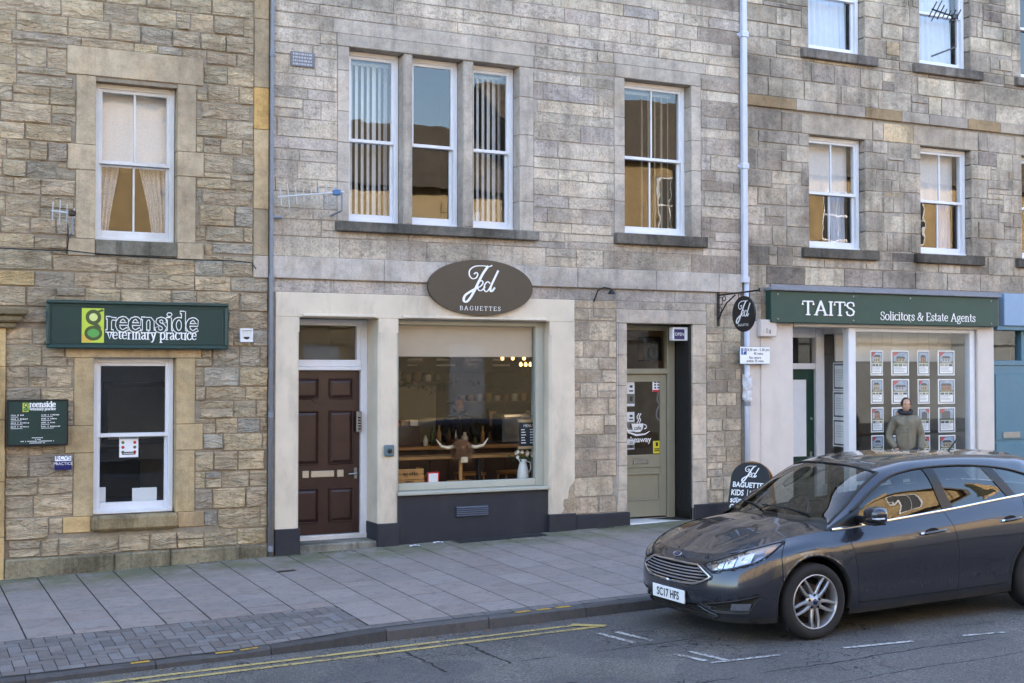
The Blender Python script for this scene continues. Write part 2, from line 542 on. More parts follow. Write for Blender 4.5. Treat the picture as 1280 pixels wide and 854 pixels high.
def vertical_blind(label, x0, x1, z0, z1, y, n, ang, mat, group, skip=()):
    t = thing("vertical_blind", label, "blind", ((x0 + x1) / 2, y, z0), group)
    MB().box(x0, x1, y - .02, y + .02, z1 - .04, z1, .004).build("headrail", M['white'], t)
    w = (x1 - x0) / n * 1.06
    me = None
    for k in range(n):
        if k in skip: continue
        cx = x0 + (x1 - x0) * (k + .5) / n
        a = ang + random.Random(k * 7 + int(x0 * 100)).uniform(-.12, .12)
        dx, dy = math.cos(a) * w / 2, math.sin(a) * w / 2
        nx_, ny_ = -math.sin(a) * .0015, math.cos(a) * .0015
        m = MB()
        P = [(cx-dx-nx_, y-dy-ny_), (cx+dx-nx_, y+dy-ny_), (cx+dx+nx_, y+dy+ny_), (cx-dx+nx_, y-dy+ny_)]
        m.add([(p[0], p[1], z0) for p in P] + [(p[0], p[1], z1 - .045) for p in P], [(0,1,5,4),(1,2,6,5),(2,3,7,6),(3,0,4,7),(0,3,2,1),(4,5,6,7)])
        m.build("slat", mat, t)
    return t

M['lace'] = NT('net curtain').m
def _lace(name, rgb, trans):
    t = NT(name); t.base(lin(rgb)); t.set(Roughness=.9)
    tr = t.n("BsdfTransparent"); mx = t.n("MixShader")
    w = t.noise(60, 2)
    f = t.math('MULTIPLY', t.ramp(w, [(.35, .4), (.65, 1.0)]), trans)
    t.l(f, mx.inputs[0]); t.l(t.b.outputs[0], mx.inputs[1]); t.l(tr.outputs[0], mx.inputs[2]); t.l(mx.outputs[0], t.o.inputs[0])
    t.b.inputs["Emission Strength"].default_value = 0
    return t.m
M['lace'] = _lace('net curtain', (232, 230, 230), .2)
M['lace2'] = _lace('thin net curtain', (226, 222, 220), .5)
M['blind'] = paint('vertical blind fabric', (232, 230, 228), .8, var=.04, bump=.02)
M['blind_cream'] = paint('cream blind fabric', (222, 210, 186), .8, var=.04, bump=.02)
M['drape'] = paint('pale lined curtain', (200, 205, 220), .85, var=.05, bump=.02)

def opening_trim(bld, X0, X1, Z0, Z1, jl, jr, lint, col, yd=.30, parts=3, y0=-.014, inout=None):
    """jamb stones either side of an opening (jl, jr = widths) and a lintel of height lint"""
    holes = []
    H = Z1 - Z0
    if inout:                     # long-and-short jambs: list of (height fraction, extra width)
        z = Z0
        for fr, ex in inout:
            h = H * fr
            blk(bld, "jamb_stone", X0 - jl - ex, X0, z, z + h, y0 - (.004 if ex else 0), yd, col)
            blk(bld, "jamb_stone", X1, X1 + jr + ex, z, z + h, y0 - (.004 if ex else 0), yd, col)
            holes += [(X0 - jl - ex, X0, z, z + h), (X1, X1 + jr + ex, z, z + h)]
            z += h
    else:
        rnd = random.Random(int(X0 * 31 + Z0 * 7))
        for (a, b) in ((X0 - jl, X0), (X1, X1 + jr)):
            z = Z0
            n = max(parts, 1)
            for k in range(n):
                h = (Z1 - z) if k == n - 1 else H / n * rnd.uniform(.8, 1.2)
                blk(bld, "jamb_stone", a, b, z, z + h, y0, yd, col)
                z += h
            holes.append((a, b, Z0, Z1))
    return holes

# ================================================================== left building: veterinary practice
VX0, VX1 = -6.0, 4.165
vet = thing("sandstone_building", "tan rock-faced sandstone building with the veterinary sign, at the left edge", "building", (1.5, 0, gw(1.5)))
TAN = (166, 152, 132)
holes = []
wl, wh = (2.185, 3.09, .53, 2.30), (2.185, 3.09, 3.63, 5.42)
holes += [wl, wh]
# upper window surround
blk(vet, "lintel", 1.87, 3.385, 5.47, 5.79, -.02, .3, TAN); holes.append((1.87, 3.385, 5.42, 5.79))
blk(vet, "lintel", 2.187, 3.088, 5.42, 5.47, .02, .3, (150, 132, 106))
holes += opening_trim(vet, 2.185, 3.09, 3.63, 5.47, .215, .215, 0, TAN, inout=[(.42, 0), (.155, .09), (.425, 0)])
blk(vet, "jamb_stone", 1.89, 2.185, 3.44, 3.63, -.02, .3, TAN); blk(vet, "jamb_stone", 3.09, 3.40, 3.44, 3.63, -.02, .3, TAN)
blk(vet, "window_sill", 2.185, 3.09, 3.46, 3.63, -.035, .3, (124, 119, 106), M['sill'])
holes.append((1.89, 3.40, 3.44, 3.63))
sash_window(vet, 2.19, 3.085, 3.632, 5.42, .13, 4.53, 2, 2, M['white_old'])
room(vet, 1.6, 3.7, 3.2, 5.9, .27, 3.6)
# lower window surround
blk(vet, "lintel", 1.875, 3.38, 2.30, 2.62, -.016, .3, (166, 148, 120)); holes.append((1.875, 3.38, 2.30, 2.62))
holes += opening_trim(vet, 2.185, 3.09, .53, 2.30, .215, .22, 0, (164, 147, 118), inout=[(.40, 0), (.17, .09), (.43, 0)])
blk(vet, "window_sill", 2.16, 3.12, .355, .53, -.075, .3, (150, 134, 104), M['sill'], c=.03)
blk(vet, "jamb_stone", 1.86, 2.16, .355, .53, -.014, .3, (168, 144, 106)); blk(vet, "jamb_stone", 3.12, 3.42, .355, .53, -.014, .3, (160, 140, 112))
holes.append((1.86, 3.42, .355, .53))
sash_window(vet, 2.19, 3.085, .535, 2.30, .11, 1.42, 1, 1, M['white'])
M['vet_room'] = paint('vet waiting room walls', (158, 158, 166), .9, var=.1, bump=0)
room(vet, 1.2, 4.0, -.1, 2.75, .25, 3.2, M['vet_room'])
# corner strip of long smooth stones and door pilaster at the picture edge
z = 3.52; k = 0
for h in (.55, .95, .50, .82, .75, .6, .9, .8, .7, .9, .9):
    blk(vet, "quoin", 3.985, 4.165, z, z + h, -.022, .2, [(150, 138, 118), (168, 150, 122), (182, 150, 98), (156, 142, 120), (164, 148, 122)][k % 5]); z += h; k += 1
holes.append((3.985, 4.165, 3.52, 12))
blk(vet, "band_stone", 3.985, 4.165, 3.255, 3.52, -.03, .2, (168, 160, 152)); holes.append((3.985, 4.165, 3.255, 3.52))
pz = [gw(1) - .1, .35, .95, 1.62, 2.2, 2.62]
for i in range(5):
    blk(vet, "door_pilaster", .9, 1.255, pz[i], pz[i + 1], -.06, .1, (168, 146, 108))
MB().box(.8, 1.36, -.10, .05, 2.62, 2.68, .012).box(.8, 1.42, -.15, .05, 2.682, 2.76, .02).box(.8, 1.47, -.19, .05, 2.762, 2.83, .012).build("pilaster_cornice", M['sill'], vet).color = (*lin((140, 126, 98)), 1)
holes += [(.3, 1.257, -.3, 2.83), (1.257, 1.40, 2.68, 2.83)]
MB().box(.3, .898, -.02, .1, -.3, 2.6).build("door_leaf", M['green_door'], vet)
# base course
x = 1.26
for w in (1.15, .62, .80, .36):
    x2 = min(x + w, 4.16)
    blk(vet, "base_course_stone", x, x2, gw(x) - .25, .11, -.075, .1, (138, 128, 106), M['plinth_stone'], c=.018, jit=.12)
    x = x2
holes.append((1.257, 4.165, -.4, .11))
VPAL = [(6, (155, 141, 121)), (5, (149, 137, 119)), (3, (161, 146, 123)), (2, (142, 133, 120)), (.28, (172, 151, 115)), (.12, (182, 148, 100)), (1.4, (148, 142, 132))]
masonry(vet, (VX0, VX1, .11, 12.0), (.155, .25), (.24, .60), .030, holes, VPAL, M['vet_stone'], 11, rock=True, joint=.006)
backing(vet, (VX0, VX1, -.5, 12.0), [wl, wh], M['mortar'])
M['plain_stone'] = paint('distant coursed stone', (158, 144, 124), .9, var=.2, scale=4, bump=.2, dirt=.3)
M['slate'] = paint('roof slates', (64, 66, 74), .6, var=.3, scale=6, bump=.25)
def shade_mass(bld, x0, x1, eaves, ridge):
    """the rest of the house behind its street wall: gables, rear wall and roof"""
    MB().box(x0, x1, 8.6, 8.9, -.5, eaves).build("rear_wall", M['plain_stone'], bld)
    ridge += .9  # unseen roof raised so its shadow climbs higher on the far houses
    MB().prism_x([(-.25, eaves - .05), (4.4, ridge), (9.1, eaves - .05), (9.1, eaves - .2), (4.4, ridge - .25), (-.25, eaves - .2)], x0, x1).build("roof", M['slate'], bld)
    for xx in (x0, x1 - .2):
        MB().prism_x([(.1, -.5), (.1, eaves - .21), (4.4, ridge - .26), (8.59, eaves - .21), (8.59, -.5)], xx, xx + .2).build("gable", M['plain_stone'], bld)
shade_mass(vet, VX0, VX1, 12.0, 15.2)

# ================================================================== middle building: baguette shop
MX0, MX1 = 4.175, 11.02
midb = thing("sandstone_building", "grey dressed sandstone building with the cream baguette shopfront and oval sign", "building", (7.5, 0, gw(7.5)))
GRY = (166, 159, 153)
holes = []
opens = []
# triple window
TL = [(5.17, 5.885), (6.005, 6.70), (6.845, 7.50)]
for a, b in TL: opens.append((a, b, 3.98, 6.13))
for a, b in ((5.885, 6.005), (6.70, 6.845)):
    blk(midb, "mullion", a, b, 3.98, 6.13, -.006, .32, GRY, c=.02)
holes += opening_trim(midb, 5.17, 7.50, 3.98, 6.13, .15, .21, 0, GRY, parts=5)
holes.append((5.17, 7.50, 3.98, 6.13))
blk(midb, "lintel", 5.01, 7.71, 6.13, 6.285, -.02, .3, (158, 152, 146)); blk(midb, "lintel", 4.96, 7.73, 6.285, 6.46, -.012, .2, GRY)
holes += [(5.01, 7.71, 6.13, 6.285), (4.96, 7.73, 6.285, 6.46)]
blk(midb, "window_sill", 5.0, 7.76, 3.855, 3.98, -.09, .32, (128, 124, 116), M['sill'], c=.01); holes.append((5.0, 7.76, 3.855, 3.98))
for a, b in TL: sash_window(midb, a + .004, b - .004, 3.985, 6.126, .17, 5.02, 1, 1, M['white'])
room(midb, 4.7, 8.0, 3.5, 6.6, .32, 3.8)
# single window
opens.append((9.10, 10.18, 4.02, 6.14))
holes += opening_trim(midb, 9.10, 10.18, 4.02, 6.14, .165, .16, 0, GRY, parts=5)
holes.append((9.10, 10.18, 4.02, 6.14))
blk(midb, "lintel", 8.95, 10.33, 6.14, 6.32, -.018, .3, GRY); blk(midb, "lintel", 8.93, 10.42, 6.32, 6.47, -.01, .2, GRY)
holes += [(8.95, 10.33, 6.14, 6.32), (8.93, 10.42, 6.32, 6.47)]
blk(midb, "window_sill", 8.93, 10.41, 3.87, 4.02, -.09, .32, (112, 106, 98), M['sill'], c=.01); holes.append((8.93, 10.41, 3.87, 4.02))
sash_window(midb, 9.104, 10.176, 4.025, 6.136, .15, 5.09, 2, 2, M['white'])
M['warm_room'] = paint('warm coloured room', (120, 96, 64), .9, var=.15, bump=0)
room(midb, 8.7, 10.7, 3.5, 6.6, .30, 3.4, M['warm_room'])
# string course and the rough course under it
for xs, z0, z1, y0, mt in (((4.18, 5.62, 6.45, 7.1, 8.35, 9.58, 10.62, 11.02), 3.258, 3.525, -.045, M['dressed']), ((4.18, 4.98, 5.72, 6.5, 7.4, 8.1, 8.95, 9.9, 10.5, 11.02), 3.095, 3.256, -.004, M['mid_stone'])):
    for i in range(len(xs) - 1):
        blk(midb, "band_stone", xs[i], xs[i+1], z0, z1, y0, .1, (168, 163, 160) if y0 < -.02 else (156, 150, 147), mt, c=.008)
holes.append((4.17, 11.02, 3.095, 3.525))
# cream shopfront: piers with chamfered edges, lintel beam, dark bases
SH = (4.25, 8.30, -.3, 3.094)
holes.append(SH)
def pier(x0, x1, z0, z1, cl, cr, y0=-.045, y1=.42):
    c = .028
    P = [(x0, y1), (x0, y0 + (c if cl else 0))] + ([(x0 + c, y0)] if cl else [(x0, y0)]) + ([(x1 - c, y0), (x1, y0 + c)] if cr else [(x1, y0)]) + [(x1, y1)]
    Q = []
    for p in P:
        if not Q or (abs(p[0]-Q[-1][0]) + abs(p[1]-Q[-1][1])) > 1e-6: Q.append(p)
    n = len(Q)
    return fix_normals(MB().add([(p[0], p[1], z0) for p in Q] + [(p[0], p[1], z1) for p in Q], [tuple(range(n)), tuple(range(2*n-1, n-1, -1))] + [(i, (i+1) % n, (i+1) % n + n, i + n) for i in range(n)]).build("shopfront_pier", M['cream'], midb))
for x0, x1, cl, cr in ((4.25, 4.54, 0, 1), (5.545, 5.805, 1, 1), (7.925, 8.30, 1, 0)):
    pier(x0, x1, .275, 2.62, cl, cr)
    pier(x0, x1, 2.62, 2.80, 0, 0)
    MB().box(x0 - (.0 if x0 < 4.3 else .012), x1 + .012, -.07, .44, gw(x0) - .3, .275, .008).build("pier_base", M['navy'], midb)
MB().box(4.25, 8.30, -.045, .30, 2.80, 3.094, .006).build("shopfront_beam", M['cream'], midb)
for a, b in ((4.58, 5.50), (5.86, 7.87)):
    MB().prism_x([(-.045, 2.845), (-.072, 2.84), (-.078, 2.815), (-.05, 2.80), (-.045, 2.80)], a, b).build("drip_moulding", M['cream'], midb)
opens += [(4.54, 5.545, -.3, 2.80), (5.805, 7.925, -.3, 2.80)]
# plaster fallen from the foot of the right pier
rp_ = random.Random(3)
pp_ = [(8.295, .28), (8.295, .70)] + [(8.295 - .03 - .17 * (k / 7) + rp_.uniform(-.03, .03), .70 - .40 * (k / 7) ** .8 + rp_.uniform(-.03, .03)) for k in range(1, 8)] + [(8.10, .28)]
o = fix_normals(MB().prism(pp_, -.049, -.04).build("exposed_stone", M['mid_stone'], midb)); o.color = (*lin((150, 138, 122)), 1)
# brown door with fanlight
D0, D1, DY = 4.46, 5.545, .36
fr = MB()
fr.box(D0, D0 + .06, DY, DY + .12, .10, 2.795, .004).box(D1 - .085, D1, DY, DY + .12, .06, 2.795, .006)
fr.box(D0 + .06, D1 - .085, DY, DY + .12, 2.72, 2.795, .004).box(D0 + .06, D1 - .085, DY - .03, DY + .12, 2.16, 2.20, .006).box(D0 + .06, D1 - .085, DY - .015, DY + .12, 2.20, 2.29, .01)
fr.box(D1 - .13, D1 - .085, DY + .02, DY + .1, 2.29, 2.72, .004)
dfr = fr.build("door_frame", M['white'], midb)
MB().quad((D0 + .06, DY + .06, 2.29), (D1 - .13, DY + .06, 2.29), (D1 - .13, DY + .06, 2.72), (D0 + .06, DY + .06, 2.72)).build("pane", M['glass'], dfr)
door = MB(); dx0, dx1, dz0, dz1 = D0 + .065, D1 - .09, .13, 2.155
door.box(dx0, dx1, DY + .045, DY + .09, dz0, dz1)
dw = dx1 - dx0
brown = door.build("door", M['brown_door'], midb, label="dark brown six-panel front door with brass letter plate")
def raised_panel(x0, x1, z0, z1, y, mat, par):
    m = MB()
    t = .02
    for (a, b, c, d) in ((x0, x1, z1 - t, z1), (x0, x1, z0, z0 + t), (x0, x0 + t, z0 + t, z1 - t), (x1 - t, x1, z0 + t, z1 - t)):
        m.box(a, b, y - .024, y, c, d, .008)
    a, b, c, d = x0 + .055, x1 - .055, z0 + .055, z1 - .055
    m.add([(x0+t, y-.002, z0+t), (x1-t, y-.002, z0+t), (x1-t, y-.002, z1-t), (x0+t, y-.002, z1-t), (a, y-.018, c), (b, y-.018, c), (b, y-.018, d), (a, y-.018, d)],
          [(0,1,5,4),(1,2,6,5),(2,3,7,6),(3,0,4,7),(4,5,6,7)])
    return m.build("door_panel", mat, par)
for (za, zb) in ((1.80, 2.06), (.99, 1.66), (.27, .70)):
    raised_panel(dx0 + .08, dx0 + .40, za, zb, DY + .045, M['brown_door'], brown)
    raised_panel(dx1 - .40, dx1 - .08, za, zb, DY + .045, M['brown_door'], brown)
M['brass'] = paint('pale brass', (206, 196, 178), .35, .6, var=.08, bump=.02)
MB().box(dx0 + .30, dx0 + .60, DY + .030, DY + .045, .835, .915, .006).build("letter_plate", M['brass'], brown)
for xx in (dx0 + .19, dx0 + .64): MB().box(xx, xx + .085, DY + .032, DY + .045, .83, .92, .006).build("number_tile", M['brass'], brown)
MB().tube([(dx1 - .05, DY + .045, .87), (dx1 - .05, DY - .01, .87), (dx1 - .16, DY - .012, .865)], .011).box(dx1 - .07, dx1 - .03, DY + .03, DY + .044, .80, .94, .004).build("handle", M['metal'], brown)
MB().prism([(dx0 + .45 + .14 * math.cos(t), 1.795 + .045 * math.sin(t)) for t in [2*math.pi*k/20 for k in range(20)]], DY + .028, DY + .044).build("name_plate", M['brown_door'], brown)
MB().box(D0 - .02, D1 + .02, DY - .02, DY + .3, .04, .125, .01).build("door_threshold", M['white_old'], midb)
o = MB().box(4.545, 5.53, -.06, DY - .02, gw(5) - .15, .07, .015).build("door_step", M['sill'], midb); o.color = (*lin((140, 136, 126)), 1)
room(midb, 4.2, 5.75, 0, 2.79, DY + .14, 2.5)
# shop window: sill, frame, stall riser with vent
WY = .11
M['louvre'] = paint('blue grey louvre', (84, 88, 100), .5, var=.1, bump=.02)
stall = MB().box(5.805, 7.925, .0, .25, gw(6.8) - .3, .60, .006).build("stall_riser", M['navy'], midb)
vent = MB().box(6.60, 7.06, -.012, .0, .30, .44, .004).build("vent_grille", M['navy'], midb)
for k in range(5): MB().prism_x([(-.03, .312 + k * .025), (-.012, .330 + k * .025), (-.012, .322 + k * .025)], 6.61, 7.05).build("louvre", M['louvre'], vent)
MB().box(5.80, 7.93, -.05, .16, .602, .645, .008).build("shop_window_sill", M['frame_grey'], midb)
sw = MB()
sw.box(5.805, 5.87, WY, WY + .09, .646, 2.80, .006).box(7.80, 7.925, WY, WY + .09, .646, 2.80, .006)
sw.box(5.87, 7.80, WY, WY + .09, .646, .74, .01).box(5.87, 7.80, WY, WY + .09, 2.735, 2.80, .006)
swo = sw.build("shop_window", M['frame_grey'], midb)
MB().quad((5.86, WY + .05, .735), (7.81, WY + .05, .735), (7.81, WY + .05, 2.74), (5.86, WY + .05, 2.74)).build("pane", M['shop_glass'], swo)
# dark base under the stones beside the cafe door, jambs, lintel
MB().box(8.314, 9.155, -.05, .1, gw(8.7) - .3, .245, .01).build("painted_base", M['navy'], midb)
MB().box(10.20, 11.02, -.045, .1, gw(10.6) - .3, .30, .01).build("painted_base", M['navy'], midb)
holes += [(8.30, 9.13, -.4, .25), (10.19, 11.02, -.4, .30)]
blk(midb, "lintel", 8.96, 10.42, 2.80, 2.985, -.02, .45, (170, 162, 155)); holes.append((8.96, 10.42, 2.80, 2.985))
holes += opening_trim(midb, 9.13, 10.19, .245, 2.80, .165, .23, 0, (176, 166, 156), parts=7, yd=.46)
opens.append((9.13, 10.19, -.3, 2.80)); holes.append((9.13, 10.19, -.4, 2.80))
# cafe door recess
CY = .38
MB().box(10.165, 10.188, .02, CY + .1, gw(10) - .05, 2.79, .003).build("reveal_panel", M['black'], midb)
M['black_satin'] = paint('black satin boards', (20, 20, 22), .6, var=.2, bump=.03)
for k in range(7): MB().box(10.155, 10.166, .03 + k * .05, .07 + k * .05, gw(10) + .1, 2.78, .004).build("reveal_board", M['black_satin'], midb)
cf = MB()
cf.box(9.132, 9.2, CY, CY + .1, .09, 2.795, .004).box(10.03, 10.155, CY, CY + .1, .09, 2.795, .006)
cf.box(9.2, 10.03, CY, CY + .1, 2.72, 2.795, .004).box(9.2, 10.03, CY - .012, CY + .1, 2.11, 2.185, .006)
cfo = cf.build("door_frame", M['sage'], midb)
MB().quad((9.2, CY + .05, 2.185), (10.03, CY + .05, 2.185), (10.03, CY + .05, 2.72), (9.2, CY + .05, 2.72)).build("pane", M['shop_glass'], cfo)
cd = MB(); a, b, y = 9.205, 10.025, CY + .03
cd.box(a, a + .1, y, y + .045, .115, 2.105, .004).box(b - .1, b, y, y + .045, .115, 2.105, .004)
cd.box(a + .1, b - .1, y, y + .045, 2.0, 2.105, .004).box(a + .1, b - .1, y, y + .045, .80, .98, .004).box(a + .1, b - .1, y, y + .045, .115, .34, .004)
cd.box(a + .1, b - .1, y + .015, y + .04, .34, .80)
cdo = cd.build("door", M['sage'], midb, label="sage green glazed cafe door with takeaway lettering")
MB().quad((a + .1, y + .022, .98), (b - .1, y + .022, .98), (b - .1, y + .022, 2.0), (a + .1, y + .022, 2.0)).build("pane", M['shop_glass'], cdo)
m = MB()
for (p, q, r, s) in ((a + .1, b - .1, .34, .365), (a + .1, b - .1, .70, .725), (a + .1, a + .125, .365, .70), (b - .125, b - .1, .365, .70)): m.box(p, q, y - .008, y + .0145, r, s, .006)
m.build("panel_moulding", M['sage'], cdo)
MB().box(a + .27, a + .52, y - .012, y, .855, .925, .004).build("letter_plate", M['metal'], cdo)
MB().box(9.14, 10.15, -.02, CY + .12, gw(9.6) - .06, .088, .012).build("door_threshold", M['white_old'], midb)
# cafe interior shell
M['cafe_wall'] = paint('olive cafe wall', (68, 61, 48), .85, var=.1, bump=.02)
M['cafe_floor'] = paint('cafe boards', (70, 52, 38), .6, var=.25, scale=5, bump=.05)
room(midb, 5.78, 10.9, .02, 2.795, CY + .11, 4.3, M['cafe_wall'])
MB().box(5.79, 10.9, .45, 4.29, .005, .035).build("cafe_floor", M['cafe_floor'], midb)
MB().box(5.806, 7.924, .2, .55, .60, .70, .006).build("display_ledge", M['frame_grey'], midb)
MB().box(5.79, 5.80, .2, .5, .7, 2.79).build("display_side", M['frame_grey'], midb)
MB().box(7.93, 7.94, .2, .5, .7, 2.79).build("display_side", M['frame_grey'], midb)
MPAL = [(5, (167, 159, 150)), (4, (161, 153, 145)), (3, (170, 161, 150)), (1.4, (154, 147, 143)), (.6, (168, 159, 148)), (.3, (143, 138, 135))]
def mid_tint(x, z, c, rnd):
    # smooth cement repairs near the drain pipe, sooty course above the band
    if x > 10.35 and rnd.random() < .38: return (*lin((138, 129, 122)), 1)
    if z < 3.82 and rnd.random() < .5: return tuple(v * .82 for v in c[:3]) + (1,)
    return c
masonry(midb, (MX0, MX1, 3.525, 12.0), (.13, .255), (.36, 1.05), .009, holes, MPAL, M['mid_stone'], 23, rock=False, joint=.006, sneck=.06, tint=mid_tint)
masonry(midb, (8.30, 8.965, .25, 3.095), (.15, .27), (.26, .66), .012, holes, [(3, (176, 164, 148)), (3, (160, 148, 134)), (2, (148, 138, 126))], M['mid_stone'], 5, rock=False, joint=.014)
masonry(midb, (10.42, MX1, .30, 3.095), (.16, .27), (.22, .5), .012, holes, [(3, (174, 164, 148)), (3, (160, 150, 136)), (2, (142, 133, 122))], M['mid_stone'], 8, rock=False, joint=.012)
masonry(midb, (8.96, 10.42, 2.985, 3.095), (.1, .12), (.5, .9), .006, [], MPAL, M['mid_stone'], 9, rock=False)
backing(midb, (MX0, MX1, -.5, 12.0), opens, M['mortar_dark'])
shade_mass(midb, MX0, MX1, 12.0, 15.0)

# ================================================================== right building: solicitors
SX0, SX1 = 11.03, 30.0
sol = thing("sandstone_building", "sandstone building with sooty stones above the bottle green solicitors fascia, at right", "building", (14, 0, gw(14)))
SOL = (160, 150, 139)
holes = []; opens = []
SW = []
for X0 in (12.25, 14.40, 16.55, 18.7):
    for Z0, Z1 in ((3.955, 5.63), (6.885, 8.6)):
        X1 = X0 + 1.05
        opens.append((X0, X1, Z0, Z1)); holes.append((X0, X1, Z0, Z1))
        blk(sol, "window_sill", X0 - .15, X1 + .22, Z0 - .145, Z0, -.08, .3, (104, 98, 90) if Z0 < 5 else (132, 124, 117), M['sill'], c=.01)
        holes.append((X0 - .15, X1 + .22, Z0 - .145, Z0))
        blk(sol, "lintel", X0 - .14, X1 + .15, Z1, Z1 + .29, -.008, .3, SOL); holes.append((X0 - .14, X1 + .15, Z1, Z1 + .29))
        # reveal linings keep the room closed
        jr_ = random.Random(int(X0 * 10 + Z0)); zz = Z0
        while zz < Z1 - .02:
            h_ = min(jr_.uniform(.22, .34), Z1 - zz)
            if Z1 - zz - h_ < .12: h_ = Z1 - zz
            for sd in (0, 1):
                wd = jr_.choice((.14, .2, .34, .42)); c_ = jr_.choice(((160, 151, 141), (152, 144, 135), (142, 134, 127), (166, 157, 145)))
                bb = (X0 - wd, X0, zz, zz + h_) if sd == 0 else (X1, X1 + wd, zz, zz + h_)
                blk(sol, "jamb_stone", *bb, -.010 - jr_.uniform(0, .006), .3, c_, M['sol_stone'], joint=.012, c=.008); holes.append(bb)
            zz += h_
        if X0 < 20:
            sash_window(sol, X0 + .004, X1 - .004, Z0 + .003, Z1 - .004, .12, Z0 + (Z1 - Z0) * .5, 2 if Z0 < 5 else 1, 2 if Z0 < 5 else 1, M['white'])
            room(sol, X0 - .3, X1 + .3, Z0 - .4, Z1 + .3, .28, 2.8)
for i, xs in enumerate([11.03, 11.99, 12.75, 13.28, 14.0, 14.55, 15.35, 16.05, 16.55, 17.3, 18.5, 20, 22, 25, 30]):
    if i: blk(sol, "band_stone", px_, xs, 5.95, 6.115, -.05, .1, [(150, 142, 136), (140, 122, 98), (156, 148, 140)][i % 3], c=.008)
    px_ = xs
holes.append((11.03, 30, 5.95, 6.115))
# cream painted ground floor and bottle green fascia
def at_x(px, Y=0.0): return at(px, 500, Y)[0]
CW0, CW1 = 11.10, at_x(990)          # cream wall left of the entrance
holes += [(CW0, 19.5, -.5, 2.862), (11.53, 17.0, 2.862, 3.40)]
opens.append((CW1, 15.52, -.5, 2.862))
MB().box(CW0, CW1, -.035, .9, gw(11) - .3, 2.862, .012).build("painted_wall", M['cream_pale'], sol)
P0, P1 = 15.53, 15.88
MB().box(P0, P1, -.035, .3, gw(15) - .3, 2.862, .01).build("painted_pier", M['cream_pale'], sol)
MB().box(11.53, 16.9, -.03, .1, 3.33, 3.40, .006).build("lead_flashing", M['pipe_grey'], sol)
# shop interior, soffit, entrance lobby
M['office'] = paint('office wall', (150, 152, 150), .85, var=.06, bump=0)
M['soffit'] = paint('white soffit', (210, 206, 200), .6, var=.05, bump=.02)
MB().box(CW1, 15.53, -.05, 1.05, 2.80, 2.861).build("soffit", M['soffit'], sol)
LX = at_x(1066)                      # corner post of the window
LY = .72
post = MB().box(LX - .07, LX + .07, .0, .14, gw(13) - .1, 2.80, .012).build("window_post", M['white'], sol)
MB().box(15.42, 15.53, .02, .14, gw(15) - .1, 2.80, .01).build("window_post", M['white'], sol)
MB().box(LX + .07, 15.42, .02, .14, gw(14) - .1, .42, .01).build("stall_riser", M['white_old'], sol)
mw = MB().box(LX + .07, 15.42, .03, .13, .42, .50, .008).box(LX + .07, 15.42, .03, .13, 2.74, 2.80, .006).build("shop_window", M['white'], sol)
MB().quad((LX + .06, .08, .49), (15.43, .08, .49), (15.43, .08, 2.75), (LX + .06, .08, 2.75)).build("pane", M['shop_glass'], mw)
dxR = at_x(1024, LY)                 # right side of the door frame
sp = MB()
def slab(m, p, q, th, z0, z1):
    d = Vector((q[0]-p[0], q[1]-p[1], 0)).normalized(); n = Vector((-d.y, d.x, 0)) * th / 2
    A = [Vector((p[0], p[1], 0)) - n, Vector((q[0], q[1], 0)) - n, Vector((q[0], q[1], 0)) + n, Vector((p[0], p[1], 0)) + n]
    m.add([(v.x, v.y, z0) for v in A] + [(v.x, v.y, z1) for v in A], [(0,3,2,1),(4,5,6,7),(0,1,5,4),(1,2,6,5),(2,3,7,6),(3,0,4,7)])
slab(sp, (dxR + .06, LY - .02), (LX - .06, .1), .08, gw(13) - .1, .42)
spo = sp.build("splayed_window", M['white_old'], sol)
sp = MB(); slab(sp, (dxR + .06, LY - .02), (LX - .06, .1), .07, 2.72, 2.80); sp.build("head_rail", M['white_old'], spo)
MB().quad((dxR + .06, LY - .02, .42), (LX - .06, .1, .42), (LX - .06, .1, 2.72), (dxR + .06, LY - .02, 2.72)).build("pane", M['shop_glass'], spo)
ef = MB().box(dxR - .10, dxR + .06, LY - .06, LY + .06, .1, 2.80, .008).box(CW1 - .1, dxR - .10, LY - .04, LY + .06, 2.18, 2.27, .006).box(CW1 - .1, dxR - .10, LY - .04, LY + .06, 2.66, 2.80, .006).build("door_frame", M['white'], sol)
MB().quad((CW1 - .1, LY + .02, 2.27), (dxR - .1, LY + .02, 2.27), (dxR - .1, LY + .02, 2.66), (CW1 - .1, LY + .02, 2.66)).build("pane", M['shop_glass'], ef)
ed0, ed1 = dxR - .92, dxR - .10
ed = MB().box(ed1 - .14, ed1, LY, LY + .05, .2, 2.175, .004).box(ed0, ed0 + .14, LY, LY + .05, .2, 2.175, .004).box(ed0 + .14, ed1 - .14, LY, LY + .05, 2.02, 2.175, .004).box(ed0 + .14, ed1 - .14, LY, LY + .05, .2, .85, .004).build("door", M['green_door'], sol, label="bottle green half-glazed office door")
MB().box(ed0 + .14, ed1 - .14, LY + .012, LY + .03, .85, 2.02).build("door_blind", M['paper'], ed)
MB().box(ed1 - .09, ed1 - .05, LY - .015, LY, .72, .92, .004).tube([(ed1 - .07, LY, .84), (ed1 - .07, LY - .05, .84), (ed1 - .18, LY - .055, .835)], .01).build("handle", M['metal'], ed)
MB().lathe([(0, -.035), (.02, -.03), (.025, -.01), (.012, 0)], (ed1 - .07, LY, 1.42), 12, 'y').build("knob", M['metal'], ed)
MB().box(CW1 - .3, LX, .0, LY + .3, gw(12.5) - .2, gw(12.5) + .05, .01).build("lobby_floor", M['sill'], sol).color = (*lin((130, 126, 120)), 1)
room(sol, CW1 - .9, 15.52, .1, 2.79, LY + .06, 4.6, M['office'])
